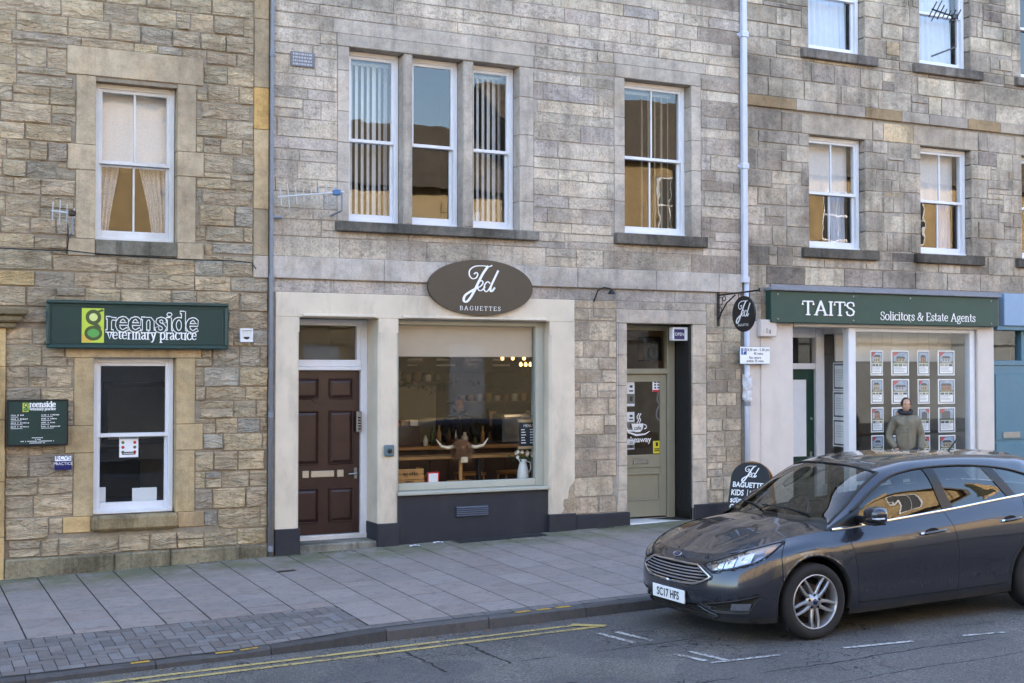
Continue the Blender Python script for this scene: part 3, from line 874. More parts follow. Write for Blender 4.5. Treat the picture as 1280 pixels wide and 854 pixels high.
MB().box(LX + .1, 15.52, .5, .53, 2.3, 2.79).build("bulkhead", M['soffit'], sol)
MB().box(15.5, 15.52, .14, 4.6, .1, 2.79).build("partition", M['office'], sol)
MB().box(LX - .2, 15.52, .14, 4.6, .02, .1).build("office_floor", M['cafe_floor'], sol)
# blue shop at the right edge
MB().box(16.03, 19.5, -.11, .06, 2.87, 3.38, .008).build("blue_fascia", M['sky_blue'], sol)
MB().box(15.9, 19.5, -.08, .06, 2.80, 2.868, .006).build("fascia_moulding", M['teal_blue'], sol)
opens.append((15.9, 19.5, -.5, 2.80))
bd = MB().box(15.885, 15.93, .02, .15, .0, 2.80, .004).box(15.93, 19.5, .03, .15, 2.24, 2.32, .006).box(16.55, 16.62, .03, .15, 2.32, 2.80, .005).box(15.93, 17.5, .05, .12, .1, 2.24).build("shop_shutter_door", M['teal_blue'], sol, label="blue painted door at the right picture edge")
MB().box(15.98, 17.4, .035, .05, .3, 1.0, .01).box(15.98, 17.4, .035, .05, 1.05, 2.1, .01).build("door_panel", M['teal_blue'], bd)
MB().box(16.12, 16.5, .02, .035, 1.08, 1.18, .005).build("letter_plate", M['metal'], bd)
MB().quad((15.93, .1, 2.32), (19.5, .1, 2.32), (19.5, .1, 2.80), (15.93, .1, 2.80)).build("pane", M['glass'], bd)
MB().box(17.5, 19.5, .05, .12, .0, 2.24).build("stall_panel", M['teal_blue'], sol)
room(sol, 15.9, 19.5, .0, 2.80, .16, 3)
def sol_tint(x, z, c, rnd):
    k = .78 if (x < 12.1 and rnd.random() < .55) else 1.0
    return (c[0] * k, c[1] * k, c[2] * k, 1)
SPAL = [(5, (160, 151, 141)), (4, (153, 145, 136)), (3, (166, 157, 145)), (2, (142, 134, 127)), (.8, (126, 118, 113)), (.6, (168, 152, 130))]
masonry(sol, (19.5, SX1, -.1, 2.862), (.21, .31), (.36, .78), .016, holes, SPAL, M['sol_stone'], 43, rock=False, joint=.012)
masonry(sol, (SX0, SX1, 2.862, 5.95), (.21, .31), (.36, .78), .016, holes, SPAL, M['sol_stone'], 41, rock=False, joint=.012, sneck=.08, tint=sol_tint)
masonry(sol, (SX0, SX1, 6.115, 12.0), (.21, .33), (.36, .8), .016, holes, SPAL, M['sol_stone'], 42, rock=False, joint=.012, sneck=.08, tint=sol_tint)
backing(sol, (SX0, SX1, -.5, 12.0), opens, M['mortar_dark'])
shade_mass(sol, SX0, SX1, 12.0, 15.3)
# ================================================================== ground, road, pavement
M['earth'] = paint('ground', (96, 92, 86), .95, var=.2, bump=.1)
def sheet(name, x0, x1, y0, y1, zf, mat, nx, ny, **k):
    P = [[(x0 + (x1-x0)*i/nx, y0 + (y1-y0)*j/ny, zf(x0 + (x1-x0)*i/nx, y0 + (y1-y0)*j/ny)) for i in range(nx+1)] for j in range(ny+1)]
    return MB().grid(P).build(name, mat, None, smooth=True, kind="structure", **k)
sheet("ground", -400, 400, -400, 400, lambda X, Y: -1.6 - .0 * X, M['earth'], 8, 8)

def asphalt():
    t = NT('worn asphalt')
    c = t.ramp(t.noise(55, 4, .7), [(.25, lin((66, 64, 62))), (.5, lin((100, 97, 94))), (.75, lin((150, 146, 140)))])
    w = t.noise(.9, 5, .6)
    c = t.mix(1.0, c, t.ramp(w, [(.35, .78), (.65, 1.12)]), 'MULTIPLY')
    chips = t.n("TexVoronoi"); chips.inputs["Scale"].default_value = 75; t.l(t.pos(), chips.inputs["Vector"])
    c = t.mix(1.0, c, t.ramp(chips.outputs["Color"], [(.1, .82), (.9, 1.22)]), 'MULTIPLY')
    # re-laid strips: seams run along the street, with a few cross seams and crazed patches
    sp = t.n("SeparateXYZ"); t.l(t.pos(), sp.inputs[0])
    wob = t.math('MULTIPLY', t.math('SUBTRACT', t.noise(1.4, 4, .7), .5), .22)
    y = t.math('ADD', sp.outputs[1], wob)
    seam = None
    for y0, wd in ((-5.62, .011), (-6.98, .012), (-7.5, .009), (-8.6, .012)):
        d = t.math('LESS_THAN', t.math('ABSOLUTE', t.math('SUBTRACT', y, y0)), wd)
        seam = d if seam is None else t.math('MAXIMUM', seam, d)
    brk = t.ramp(t.noise(1.1, 3), [(.44, 0.0), (.5, 1.0)])
    seam = t.math('MULTIPLY', seam, brk)
    wx = t.math('ADD', sp.outputs[0], t.math('MULTIPLY', t.math('SUBTRACT', t.noise(2.1, 4, .7), .5), .2))
    inb = t.math('MULTIPLY', t.math('GREATER_THAN', y, -5.64), t.math('LESS_THAN', y, -4.75))
    for x0 in (4.05, 4.62, 7.7):
        d = t.math('MULTIPLY', t.math('LESS_THAN', t.math('ABSOLUTE', t.math('SUBTRACT', wx, x0)), .012), inb)
        seam = t.math('MAXIMUM', seam, d)
    vo = t.n("TexVoronoi"); vo.feature = 'DISTANCE_TO_EDGE'; vo.inputs["Scale"].default_value = 2.6
    mp = t.n("VectorMath"); mp.operation = 'ADD'
    nz = t.n("TexNoise"); nz.inputs["Scale"].default_value = 3.0; t.l(t.pos(), nz.inputs["Vector"])
    t.l(t.pos(), mp.inputs[0]); t.l(nz.outputs["Color"], mp.inputs[1]); t.l(mp.outputs[0], vo.inputs["Vector"])
    cr = t.math('MULTIPLY', t.math('LESS_THAN', vo.outputs["Distance"], .013), t.ramp(t.noise(.55, 2), [(.54, 0.0), (.58, 1.0)]))
    seam = t.math('MAXIMUM', seam, cr)
    patch = t.ramp(t.math('ADD', t.noise(.35, 3), 0), [(.5, 0.0), (.505, 1.0)])
    c = t.mix(t.math('MULTIPLY', patch, .35), c, lin((70, 70, 76)))
    oil = t.ramp(t.noise(1.3, 5, .7, dist=.5), [(.60, 0.0), (.72, .55)])
    c = t.mix(oil, c, lin((44, 43, 44)))
    c = t.mix(t.math('MULTIPLY', seam, .9), c, lin((24, 24, 26)))
    t.base(c); t.set(Roughness=.82); t.b.inputs["Specular IOR Level"].default_value = .35
    h = t.math('SUBTRACT', t.math('ADD', t.math('MULTIPLY', chips.outputs["Distance"], 1.0), t.math('MULTIPLY', t.noise(60, 3), .5)), t.math('MULTIPLY', seam, 1.6))
    t.bump(h, .9, .008)
    return t.m
M['asphalt'] = asphalt()
road = sheet("road", -45, 60, -14.2, KERB_Y + .02, road_z, M['asphalt'], 60, 60)

def road_paint(name, rgb, wear):
    t = NT(name)
    a = t.noise(34, 6, .75); b = t.noise(2.2, 4)
    f = t.ramp(t.math('ADD', a, t.math('MULTIPLY', b, .5)), [(wear, 1.0), (wear + .14, 0.0)])
    c = t.mix(f, t.mix(t.noise(8, 4), lin(rgb), tuple(v * .75 for v in lin(rgb))), lin((78, 77, 80)))
    t.base(c); t.set(Roughness=.8); t.bump(a, .3, .003)
    return t.m
M['yellow_line'] = road_paint('worn yellow road paint', (196, 172, 106), .62)
M['white_line'] = road_paint('worn white road paint', (196, 194, 190), .67)
M['kerb_yellow'] = road_paint('yellow kerb paint', (200, 158, 50), .6)
def strip(name, pts, w, mat, parent, zf, lift=.005):
    L_, R_ = [], []
    for i, p in enumerate(pts):
        a = pts[max(0, i-1)]; b = pts[min(len(pts)-1, i+1)]
        d = Vector((b[0]-a[0], b[1]-a[1], 0)).normalized(); n = Vector((-d.y, d.x, 0)) * w / 2
        for S, sg in ((L_, 1), (R_, -1)):
            x, y = p[0] + n.x * sg, p[1] + n.y * sg
            S.append((x, y, zf(x, y) + lift))
    return MB().grid([R_, L_]).build(name, mat, parent)
def seg(x0, y0, x1, y1, n=14):
    return [(x0 + (x1-x0)*i/n, y0 + (y1-y0)*i/n) for i in range(n+1)]
strip("yellow_line", seg(-12, -4.44, 5.86, -4.57, 50), .065, M['yellow_line'], road, road_z)
strip("yellow_line", seg(-12, -4.60, 5.95, -4.74, 50), .065, M['yellow_line'], road, road_z)
strip("yellow_line", seg(5.78, -4.54, 6.02, -4.76, 3), .10, M['yellow_line'], road, road_z, .008)
for (a, b, c, d) in ((5.805, -5.0, 5.865, -5.52), (5.97, -5.04, 6.035, -5.55), (5.905, -6.08, 5.98, -6.42), (6.065, -6.06, 6.135, -6.5)):
    strip("white_bay_mark", seg(a, b, c, d, 4), .055, M['white_line'], road, road_z)
for (a, b, c, d) in ((5.965, -6.50, 6.6, -6.56), (7.2, -6.64, 7.85, -6.74), (8.35, -6.80, 8.75, -6.88), (9.4, -6.94, 10.0, -7.0)):
    strip("white_bay_mark", seg(a, b, c, d, 4), .05, M['white_line'], road, road_z, .006)
    
def paving(name, rgb, moss=0.0):
    t = NT(name)
    oc = t.n("ObjectInfo").outputs["Color"]
    c = t.mix(1.0, oc, t.ramp(t.noise(3.2, 6, .62), [(.3, .91), (.7, 1.06)]), 'MULTIPLY')
    c = t.mix(1.0, c, t.ramp(t.noise(60, 3, .7), [(.3, .86), (.7, 1.1)]), 'MULTIPLY')
    c = t.mix(1.0, c, t.ramp(t.noise(9, 6, .7), [(.36, .80), (.50, 1.0)]), 'MULTIPLY')
    if moss:
        sp = t.n("SeparateXYZ"); t.l(t.pos(), sp.inputs[0])
        near = t.ramp(t.math('ADD', t.math('MULTIPLY', sp.outputs[1], .8), 1.0), [(.10, 0.0), (.6, 1.0)])
        f = t.math('MULTIPLY', near, t.ramp(t.noise(2.3, 6, .7), [(.36, 0.0), (.56, moss)]))
        c = t.mix(f, c, lin((98, 100, 66)))
    gum = t.n("TexVoronoi"); gum.inputs["Scale"].default_value = 2.6; t.l(t.pos(), gum.inputs["Vector"])
    gm = t.math('MULTIPLY', t.math('LESS_THAN', gum.outputs["Distance"], .045), .5)
    c = t.mix(gm, c, t.mix(t.noise(1.7, 1), lin((62, 60, 58)), lin((176, 172, 164))))
    t.base(c); t.set(Roughness=.78); t.b.inputs["Specular IOR Level"].default_value = .4
    t.bump(t.math('ADD', t.noise(45, 4, .7), t.math('MULTIPLY', t.noise(6, 4), .6)), .35, .006)
    return t.m
M['flag'] = paving('paving flag', (118, 118, 118), .75)
M['block'] = paving('paving block', (100, 98, 94))
M['kerb'] = paving('whinstone kerb', (84, 82, 82))
M['joint'] = paint('dirty paving joint', (40, 38, 35), .95, var=.3, bump=.2)
def drop(X):           # the kerb sinks towards the crossing at left
    return -.05 * max(0.0, min(1.0, (3.95 - X) / 1.2))
def pavs(X, Y):
    w = max(0.0, min(1.0, (-3.0 - Y) / 1.2))
    return pav(X, Y) + drop(X) * w
pavement = sheet("pavement", -30, 45, KERB_Y + .1, .35, lambda X, Y: pavs(X, Y) - .0025, M['joint'], 600, 60)

_fr = random.Random(77)
def slab_piece(name, x0, x1, y0, y1, col, mat, parent, lift=0.0, th=.05, c=.0025, dz=None):
    g = _fr.uniform(.0005, .0025) if dz is None else dz
    V = []
    for (x, y) in ((x0, y0), (x1, y0), (x1, y1), (x0, y1)): V.append((x, y, pavs(x, y) - th))
    for (x, y) in ((x0, y0), (x1, y0), (x1, y1), (x0, y1)): V.append((x, y, pavs(x, y) + g - c))
    for (x, y) in ((x0 + c, y0 + c), (x1 - c, y0 + c), (x1 - c, y1 - c), (x0 + c, y1 - c)): V.append((x, y, pavs(x, y) + g + lift))
    Fc = [(8, 9, 10, 11)]
    for a in (0, 4):
        for k in range(4): Fc.append((a + k, a + (k+1) % 4, a + 4 + (k+1) % 4, a + 4 + k))
    if name is None: return V, Fc
    o = mob(name, V, Fc, mat, parent); o.color = col
    return o
def gray(a, b, warm=0):
    k = _fr.uniform(a, b); return (*lin((k + warm, k, k - warm * .6 + 2)), 1)
cols = [1.19 + .4 * k for k in range(-60, 90)]
far = MB(); nflag = 0
for X in cols:
    if X + .4 < -24 or X > 40: continue
    yb = -3.095 if X + .2 < 3.98 else KERB_Y + .24
    y = -.02
    if 5.9 < X < 7.1: pass
    first = True
    while y > yb + .02:
        h = _fr.choice((.30, .40, .45, .45, .60, .60, .75)) if not first else _fr.uniform(.2, .6)
        first = False
        y2 = max(y - h, yb)
        if y2 - yb < .12: y2 = yb
        g = .007
        col = gray(130, 141, _fr.uniform(9, 13))
        if .3 < X < 13.5 and nflag < 298:
            slab_piece("paving_flag", X + g, X + .4 - g, y2 + .009, y - .009, col, M['flag'], pavement); nflag += 1
        else:
            V, Fc = slab_piece(None, X + g, X + .4 - g, y2 + g, y - g, col, None, None); far.add(V, Fc)
        y = y2
o = far.build("paving_flags", M['flag'], pavement, kind="stuff"); o.color = (*lin((146, 136, 126)), 1)
# block paved crossing at left, and the row of small setts along the kerb to the right of it
far = MB(); nb = 0
U = .106                                   # half-length of a block; right-angled herringbone
def place_block(xa, xb, ya, yb):
    global nb
    xa, xb, ya, yb = max(xa, -8), min(xb, 3.988), max(ya, KERB_Y + .125), min(yb, -3.10)
    if xb - xa < .03 or yb - ya < .03: return
    args = (xa + .0035, xb - .0035, ya + .007, yb - .007)
    col = gray(98, 122, _fr.uniform(3, 8))
    if xb > .7 and nb < 298:
        slab_piece("paving_block", *args, col, M['block'], pavement, c=.0025, dz=_fr.uniform(.0005, .003)); nb += 1
    else:
        V, Fc = slab_piece(None, *args, col, None, None); far.add(V, Fc)
for j in range(-1, 12):
    for k in range(-6, 30):
        x0, y0 = (j + 4 * k) * U - 8.0, KERB_Y + .125 + j * U
        if x0 > 4.2: continue
        place_block(x0, x0 + 2 * U, y0, y0 + U)
        place_block(x0 + 3 * U, x0 + 4 * U, y0, y0 + 2 * U)
o = far.build("paving_blocks", M['block'], pavement, kind="stuff"); o.color = (*lin((106, 103, 99)), 1)
x = 3.98
while x < 14:
    w = _fr.choice((.12, .2, .4, .28)) if x < 6.9 else 1.0
    slab_piece("edge_sett", x + .004, x + w - .004, KERB_Y + .125, KERB_Y + .236, gray(94, 114, 3), M['block'], pavement, c=.005)
    x += w
# kerb stones
x = -9.0; kb = []
for w in [.9] * 9 + [1.02, .95, 1.0, .96, 1.04, 1.0, 1.02, .93, .98, 1.05, .98, 1, 1] + [1.0] * 12:
    x2 = x + w; up = .0
    V = []; Fc = []
    n = 4
    prof = [(KERB_Y + .118, -.30), (KERB_Y + .118, 0), (KERB_Y + .022, .002), (KERB_Y + .004, -.016), (KERB_Y - .012, -.30)]
    for i in range(n + 1):
        xx = x + .004 + (w - .008) * i / n
        jy = _fr.uniform(-.006, .006); jz = _fr.uniform(-.004, .004)
        for (py, pz) in prof: V.append((xx, py + jy * (pz > -.1), pavs(xx, KERB_Y) + pz + jz * (pz > -.1)))
    m = len(prof)
    for i in range(n):
        for k in range(m - 1): Fc.append((i*m+k, (i+1)*m+k, (i+1)*m+k+1, i*m+k+1))
    Fc += [tuple(range(m)), tuple(n*m + k for k in reversed(range(m)))]
    o = fix_normals(mob("kerb_stone", V, Fc, M['kerb'], pavement)); o.color = gray(66, 86, 2)
    x = x2
for X in (1.88, 2.57, 2.78, 5.37, 5.59, 5.80):
    MB().grid([[(X + .075 * i, KERB_Y + (.028 + .03 * j), pavs(X + .075 * i, KERB_Y) + .006) for i in range(3)] for j in range(3)]).build("yellow_kerb_tick", M['kerb_yellow'], pavement)
# cast mat well in front of the shop window and small stop-tap cover
M['grating'] = paint('dark iron grating', (52, 50, 50), .7, var=.5, scale=40, bump=.5)
def flat(name, x0, x1, y0, y1, mat, par, lift=.006):
    return MB().grid([[(x0 + (x1-x0)*i/6, y0 + (y1-y0)*j, pavs(x0 + (x1-x0)*i/6, y0 + (y1-y0)*j) + lift) for i in range(7)] for j in (0, 1)]).build(name, mat, par)
gr = flat("grating", 6.52, 7.78, -.30, -.05, M['grating'], pavement)
for k in range(26): MB().box(6.54 + k * .047, 6.56 + k * .047, -.29, -.06, pavs(7, -.2) + .004 + (k-13) * .00103, pavs(7, -.2) + .012 + (k-13) * .00103).build("grating_bar", M['grating'], gr)
flat("stop_tap_cover", 3.99, 4.19, -1.12, -1.04, M['iron'], pavement)
# litter, leaves and grit in the gutter and along the wall
def scatter(name, label, n, fn, mat, seed, s0, s1):
    rnd = random.Random(seed); mb = MB()
    for _ in range(n):
        x, y, z = fn(rnd); s = rnd.uniform(s0, s1); a = rnd.uniform(0, 6.28); t = rnd.uniform(.1, .7)
        ca, sa = math.cos(a) * s, math.sin(a) * s
        mb.add([(x - ca, y - sa, z + .004), (x + sa * .5, y - ca * .5, z + .003 + s * t * .5), (x + ca, y + sa, z + .005), (x - sa * .5, y + ca * .5, z + .004)], [(0, 1, 2), (0, 2, 3)])
    return mb.build(name, mat, None, label=label, cat="debris", kind="stuff")
M['leaf'] = paint('dead leaves', (122, 92, 58), .8, var=.4, scale=30, bump=0)
M['grit'] = paint('pale grit', (150, 146, 138), .9, var=.4, scale=40, bump=0)
def gut(r):
    x = r.uniform(.6, 9) if r.random() < .6 else r.uniform(4, 6.6); y = KERB_Y - .02 - abs(r.gauss(0, .06)); return x, y, road_z(x, y)
scatter("gutter_leaves", "dead leaves and scraps lying in the gutter below the kerb", 230, gut, M['leaf'], 3, .006, .024)
scatter("gutter_grit", "fine grit gathered along the kerb", 500, gut, M['grit'], 4, .004, .011)
def wallfoot(r):
    x = r.uniform(.8, 5.2); y = -.09 - abs(r.gauss(0, .08)); return x, y, pavs(x, y)
scatter("wall_foot_debris", "small bits of stone and leaf along the foot of the wall", 160, wallfoot, M['grit'], 6, .006, .02)
M['weed'] = paint('small weeds', (74, 88, 46), .8, var=.3, scale=20, bump=0)
def weedspot(r):
    x = r.choice((2.9, 4.35, 4.9, 1.6, 3.5, 8.7, 8.9, 8.8)) + r.gauss(0, .12); y = -.09 - abs(r.gauss(0, .03)); return x, y, pavs(x, y)
scatter("wall_foot_weeds", "tufts of small green weeds in the joint below the wall", 260, weedspot, M['weed'], 9, .008, .026)
for (px, py, lab) in ((6.30, -.13, "white scrap of paper on the pavement below the shop window"), (5.95, -.22, "small crumpled white tissue by the middle pier base")):
    z = pavs(px, py)
    mb = MB(); P = [[(px + .045 * (i - 1.5) + .01 * math.sin(i * 3 + j), py + .03 * (j - 1), z + .006 + .012 * abs(math.sin(i * 2.1 + j * 1.7))) for i in range(4)] for j in range(3)]
    mb.grid(P).build("paper_scrap", M['paper'], None, label=lab, cat="litter")
# ================================================================== lettering
def EL(cx, cy, rx, ry, a0=0, a1=360, n=18):
    return [(cx + rx * math.cos(rad(a0 + (a1-a0)*k/n)), cy + ry * math.sin(rad(a0 + (a1-a0)*k/n))) for k in range(n+1)]
GL = {
 'o': (.50, [EL(.25,.25,.20,.25)]), 'c': (.43, [EL(.25,.25,.20,.25,42,318)]),
 'l': (.26, [[(.13,0),(.13,.74)],[(.03,0),(.23,0)],[(.04,.74),(.13,.74)]]),
 'i': (.26, [[(.13,0),(.13,.49)],[(.03,0),(.23,0)],[(.04,.49),(.13,.49)],EL(.13,.65,.02,.02,0,360,8)]),
 't': (.33, [[(.14,.66),(.14,.1),(.2,.02),(.3,.05)],[(.03,.48),(.29,.48)]]),
 'r': (.37, [[(.12,0),(.12,.49)],[(.02,0),(.24,0)],[(.03,.49),(.12,.49)],[(.12,.33),(.2,.46),(.34,.45)]]),
 's': (.38, [[(.33,.37),(.31,.46),(.2,.5),(.09,.45),(.07,.37),(.13,.29),(.26,.23),(.33,.14),(.28,.03),(.16,0),(.06,.04),(.04,.13)]]),
 'a': (.46, [[(.07,.4),(.12,.48),(.22,.5),(.31,.44),(.33,.3),(.33,.06),(.38,0),(.44,.03)],[(.33,.29),(.15,.25),(.06,.14),(.1,.02),(.2,0),(.33,.1)]]),
 'e': (.46, [[(.06,.27),(.41,.27),(.38,.41),(.31,.48),(.24,.5),(.13,.45),(.06,.33),(.05,.2),(.1,.07),(.24,0),(.40,.08)]]),
 'n': (.54, [[(.12,0),(.12,.49)],[(.02,0),(.23,0)],[(.03,.49),(.12,.49)],[(.12,.36),(.22,.48),(.33,.48),(.4,.38),(.4,0)],[(.31,0),(.52,0)]]),
 'd': (.52, [EL(.23,.25,.18,.25),[(.4,.74),(.4,0)],[(.3,.74),(.4,.74)],[(.4,0),(.5,0)]]),
 'v': (.46, [[(.06,.49),(.23,.0),(.40,.49)],[(0,.49),(.14,.49)],[(.32,.49),(.46,.49)]]),
 'y': (.46, [[(.06,.49),(.24,.02)],[(.40,.49),(.2,-.1),(.12,-.21),(.03,-.18)],[(0,.49),(.14,.49)],[(.32,.49),(.46,.49)]]),
 'p': (.52, [[(.12,-.22),(.12,.49)],[(.02,-.22),(.24,-.22)],[(.03,.49),(.12,.49)],EL(.29,.25,.18,.25)]),
 'g': (.48, [EL(.21,.33,.15,.16),[(.3,.45),(.36,.5),(.46,.48)],[(.12,.2),(.1,.12),(.2,.06),(.36,.04),(.42,-.06),(.36,-.17),(.22,-.21),(.08,-.17),(.06,-.08),(.14,.02)]]),
 'T': (.62, [[(.31,0),(.31,.7)],[(.2,0),(.42,0)],[(.03,.55),(.04,.7),(.58,.7),(.59,.55)]]),
 'A': (.72, [[(.1,0),(.36,.71)],[(.36,.71),(.62,0)],[(.2,.24),(.53,.24)],[(0,0),(.2,0)],[(.51,0),(.73,0)]]),
 'I': (.34, [[(.17,0),(.17,.7)],[(.06,0),(.28,0)],[(.06,.7),(.28,.7)]]),
 'S': (.52, [[(.44,.53),(.42,.66),(.27,.71),(.12,.65),(.08,.53),(.15,.42),(.35,.33),(.45,.21),(.41,.06),(.26,-.01),(.1,.04),(.06,.18)]]),
 'E': (.60, [[(.14,0),(.14,.7)],[(.04,.7),(.52,.7),(.53,.56)],[(.04,0),(.54,0),(.57,.16)],[(.14,.37),(.42,.37)]]),
 'B': (.60, [[(.14,0),(.14,.7)],[(.04,.7),(.34,.7),(.46,.63),(.47,.5),(.36,.38),(.14,.37)],[(.36,.38),(.5,.3),(.53,.17),(.45,.04),(.32,0),(.04,0)]]),
 'G': (.68, [[(.57,.52),(.55,.66),(.37,.71),(.17,.63),(.07,.42),(.09,.2),(.2,.04),(.38,-.01),(.57,.06),(.57,.3)],[(.46,.3),(.66,.3)]]),
 'U': (.66, [[(.13,.7),(.13,.2),(.2,.04),(.34,-.01),(.48,.05),(.54,.2),(.54,.7)],[(.03,.7),(.23,.7)],[(.44,.7),(.63,.7)]]),
 '&': (.70, [[(.62,.36),(.5,.12),(.36,.01),(.18,-.01),(.06,.12),(.1,.28),(.32,.42),(.42,.56),(.36,.69),(.25,.7),(.17,.6),(.22,.44),(.46,.12),(.62,0)],[(.5,.4),(.7,.4)]]),
 ' ': (.28, []), }
def ribbon(mb, pts, wf, place, y):
    if len(pts) < 2: return
    A = []; B = []
    n = len(pts)
    for i in range(n):
        p = pts[i]; a = pts[max(0, i-1)]; b = pts[min(n-1, i+1)]
        if n > 3 and pts[0] == pts[-1] and i in (0, n-1): a, b = pts[-2], pts[1]
        dx, dy = b[0]-a[0], b[1]-a[1]; L = math.hypot(dx, dy) or 1
        w = wf(dx / L, dy / L, i / (n - 1)) / 2
        nx_, ny_ = -dy / L * w, dx / L * w
        q = p
        if i == 0 and pts[0] != pts[-1]: q = (p[0] - dx/L*w*.5, p[1] - dy/L*w*.5)
        if i == n-1 and pts[0] != pts[-1]: q = (p[0] + dx/L*w*.5, p[1] + dy/L*w*.5)
        A.append(place(q[0] + nx_, q[1] + ny_, y - i * 1.5e-5)); B.append(place(q[0] - nx_, q[1] - ny_, y - i * 1.5e-5))
    mb.grid([B, A])
def serif(mb, text, x, z, size, y, place=None, thick=.105, thin=.045, track=1.0, extra=0.0, stretch=1.0):
    """serif letters drawn as broad-pen strokes; returns the end x"""
    place = place or (lambda X, Z, Y: (X, Y, Z))
    k = 0
    for ch in text:
        adv, st = GL.get(ch, GL[' '])
        for s in st:
            pts = [(x + p[0] * size * stretch, z + p[1] * size) for p in s]
            ribbon(mb, pts, lambda dx, dy, t: (thin + (thick - thin) * abs(dy) ** 1.5) * size + extra, place, y - k * 2e-5); k += 1
        x += adv * size * track * stretch
    return x
def serif_w(text, size, track=1.0, stretch=1.0): return sum(GL.get(c, GL[' '])[0] for c in text) * size * track * stretch
def sans(mb, text, x, z, size, y, place=None, align='LEFT', sx=1.0, off=0.0):
    place = place or (lambda X, Z, Y: (X, Y, Z))
    cu = bpy.data.curves.new("t", 'FONT'); cu.body = text; cu.size = size; cu.align_x = align; cu.offset = off
    cu.resolution_u = 3
    ob = bpy.data.objects.new("t", cu); me = bpy.data.meshes.new_from_object(ob)
    mb.add([place(x + v.co.x * sx, z + v.co.y, y) for v in me.vertices], [tuple(p.vertices) for p in me.polygons])
    bpy.data.objects.remove(ob); bpy.data.curves.remove(cu); bpy.data.meshes.remove(me)
def smooth_path(P, n=6):
    out = []
    for i in range(len(P) - 1):
        p0, p1, p2, p3 = P[max(i-1, 0)], P[i], P[i+1], P[min(i+2, len(P)-1)]
        for k in range(n):
            t = k / n
            out.append(tuple(.5 * ((2*p1[a]) + (-p0[a]+p2[a])*t + (2*p0[a]-5*p1[a]+4*p2[a]-p3[a])*t*t + (-p0[a]+3*p1[a]-3*p2[a]+p3[a])*t**3) for a in (0, 1)))
    out.append(P[-1]); return out
JED = [([(545,244),(566,228),(584,244),(566,280),(524,288),(494,252),(502,202),(556,168),(640,160),(700,166),(738,154)], 15),
       ([(694,164),(640,236),(590,326),(545,412),(500,482),(462,516),(434,502),(450,454),(508,414),(572,380)], 27),
       ([(572,380),(612,362),(640,330),(628,306),(598,322),(582,364),(596,400),(626,400),(662,366)], 15),
       ([(716,330),(690,314),(660,344),(652,388),(672,412),(700,394),(728,346)], 15), ([(804,204),(762,286),(726,360),(722,404),(742,402),(766,372)], 22)]
def jed(mb, cx, cz, h, y, place=None, wt=1.0, sx=1.0):
    """script word, h = its full height"""
    place = place or (lambda X, Z, Y: (X, Y, Z))
    s = h / 360.0; k = 0
    for P, w in JED:
        pts = [((p[0] - 618) * s * sx + cx, (335 - p[1]) * s + cz) for p in smooth_path(P)]
        ribbon(mb, pts, lambda dx, dy, t: w * s * wt * (.72 + .45 * abs(dy)), place, y - k * 4e-5); k += 1
def ellipse(cx, cz, rx, rz, n=64): return [(cx + rx*math.cos(2*math.pi*k/n), cz + rz*math.sin(2*math.pi*k/n)) for k in range(n)]

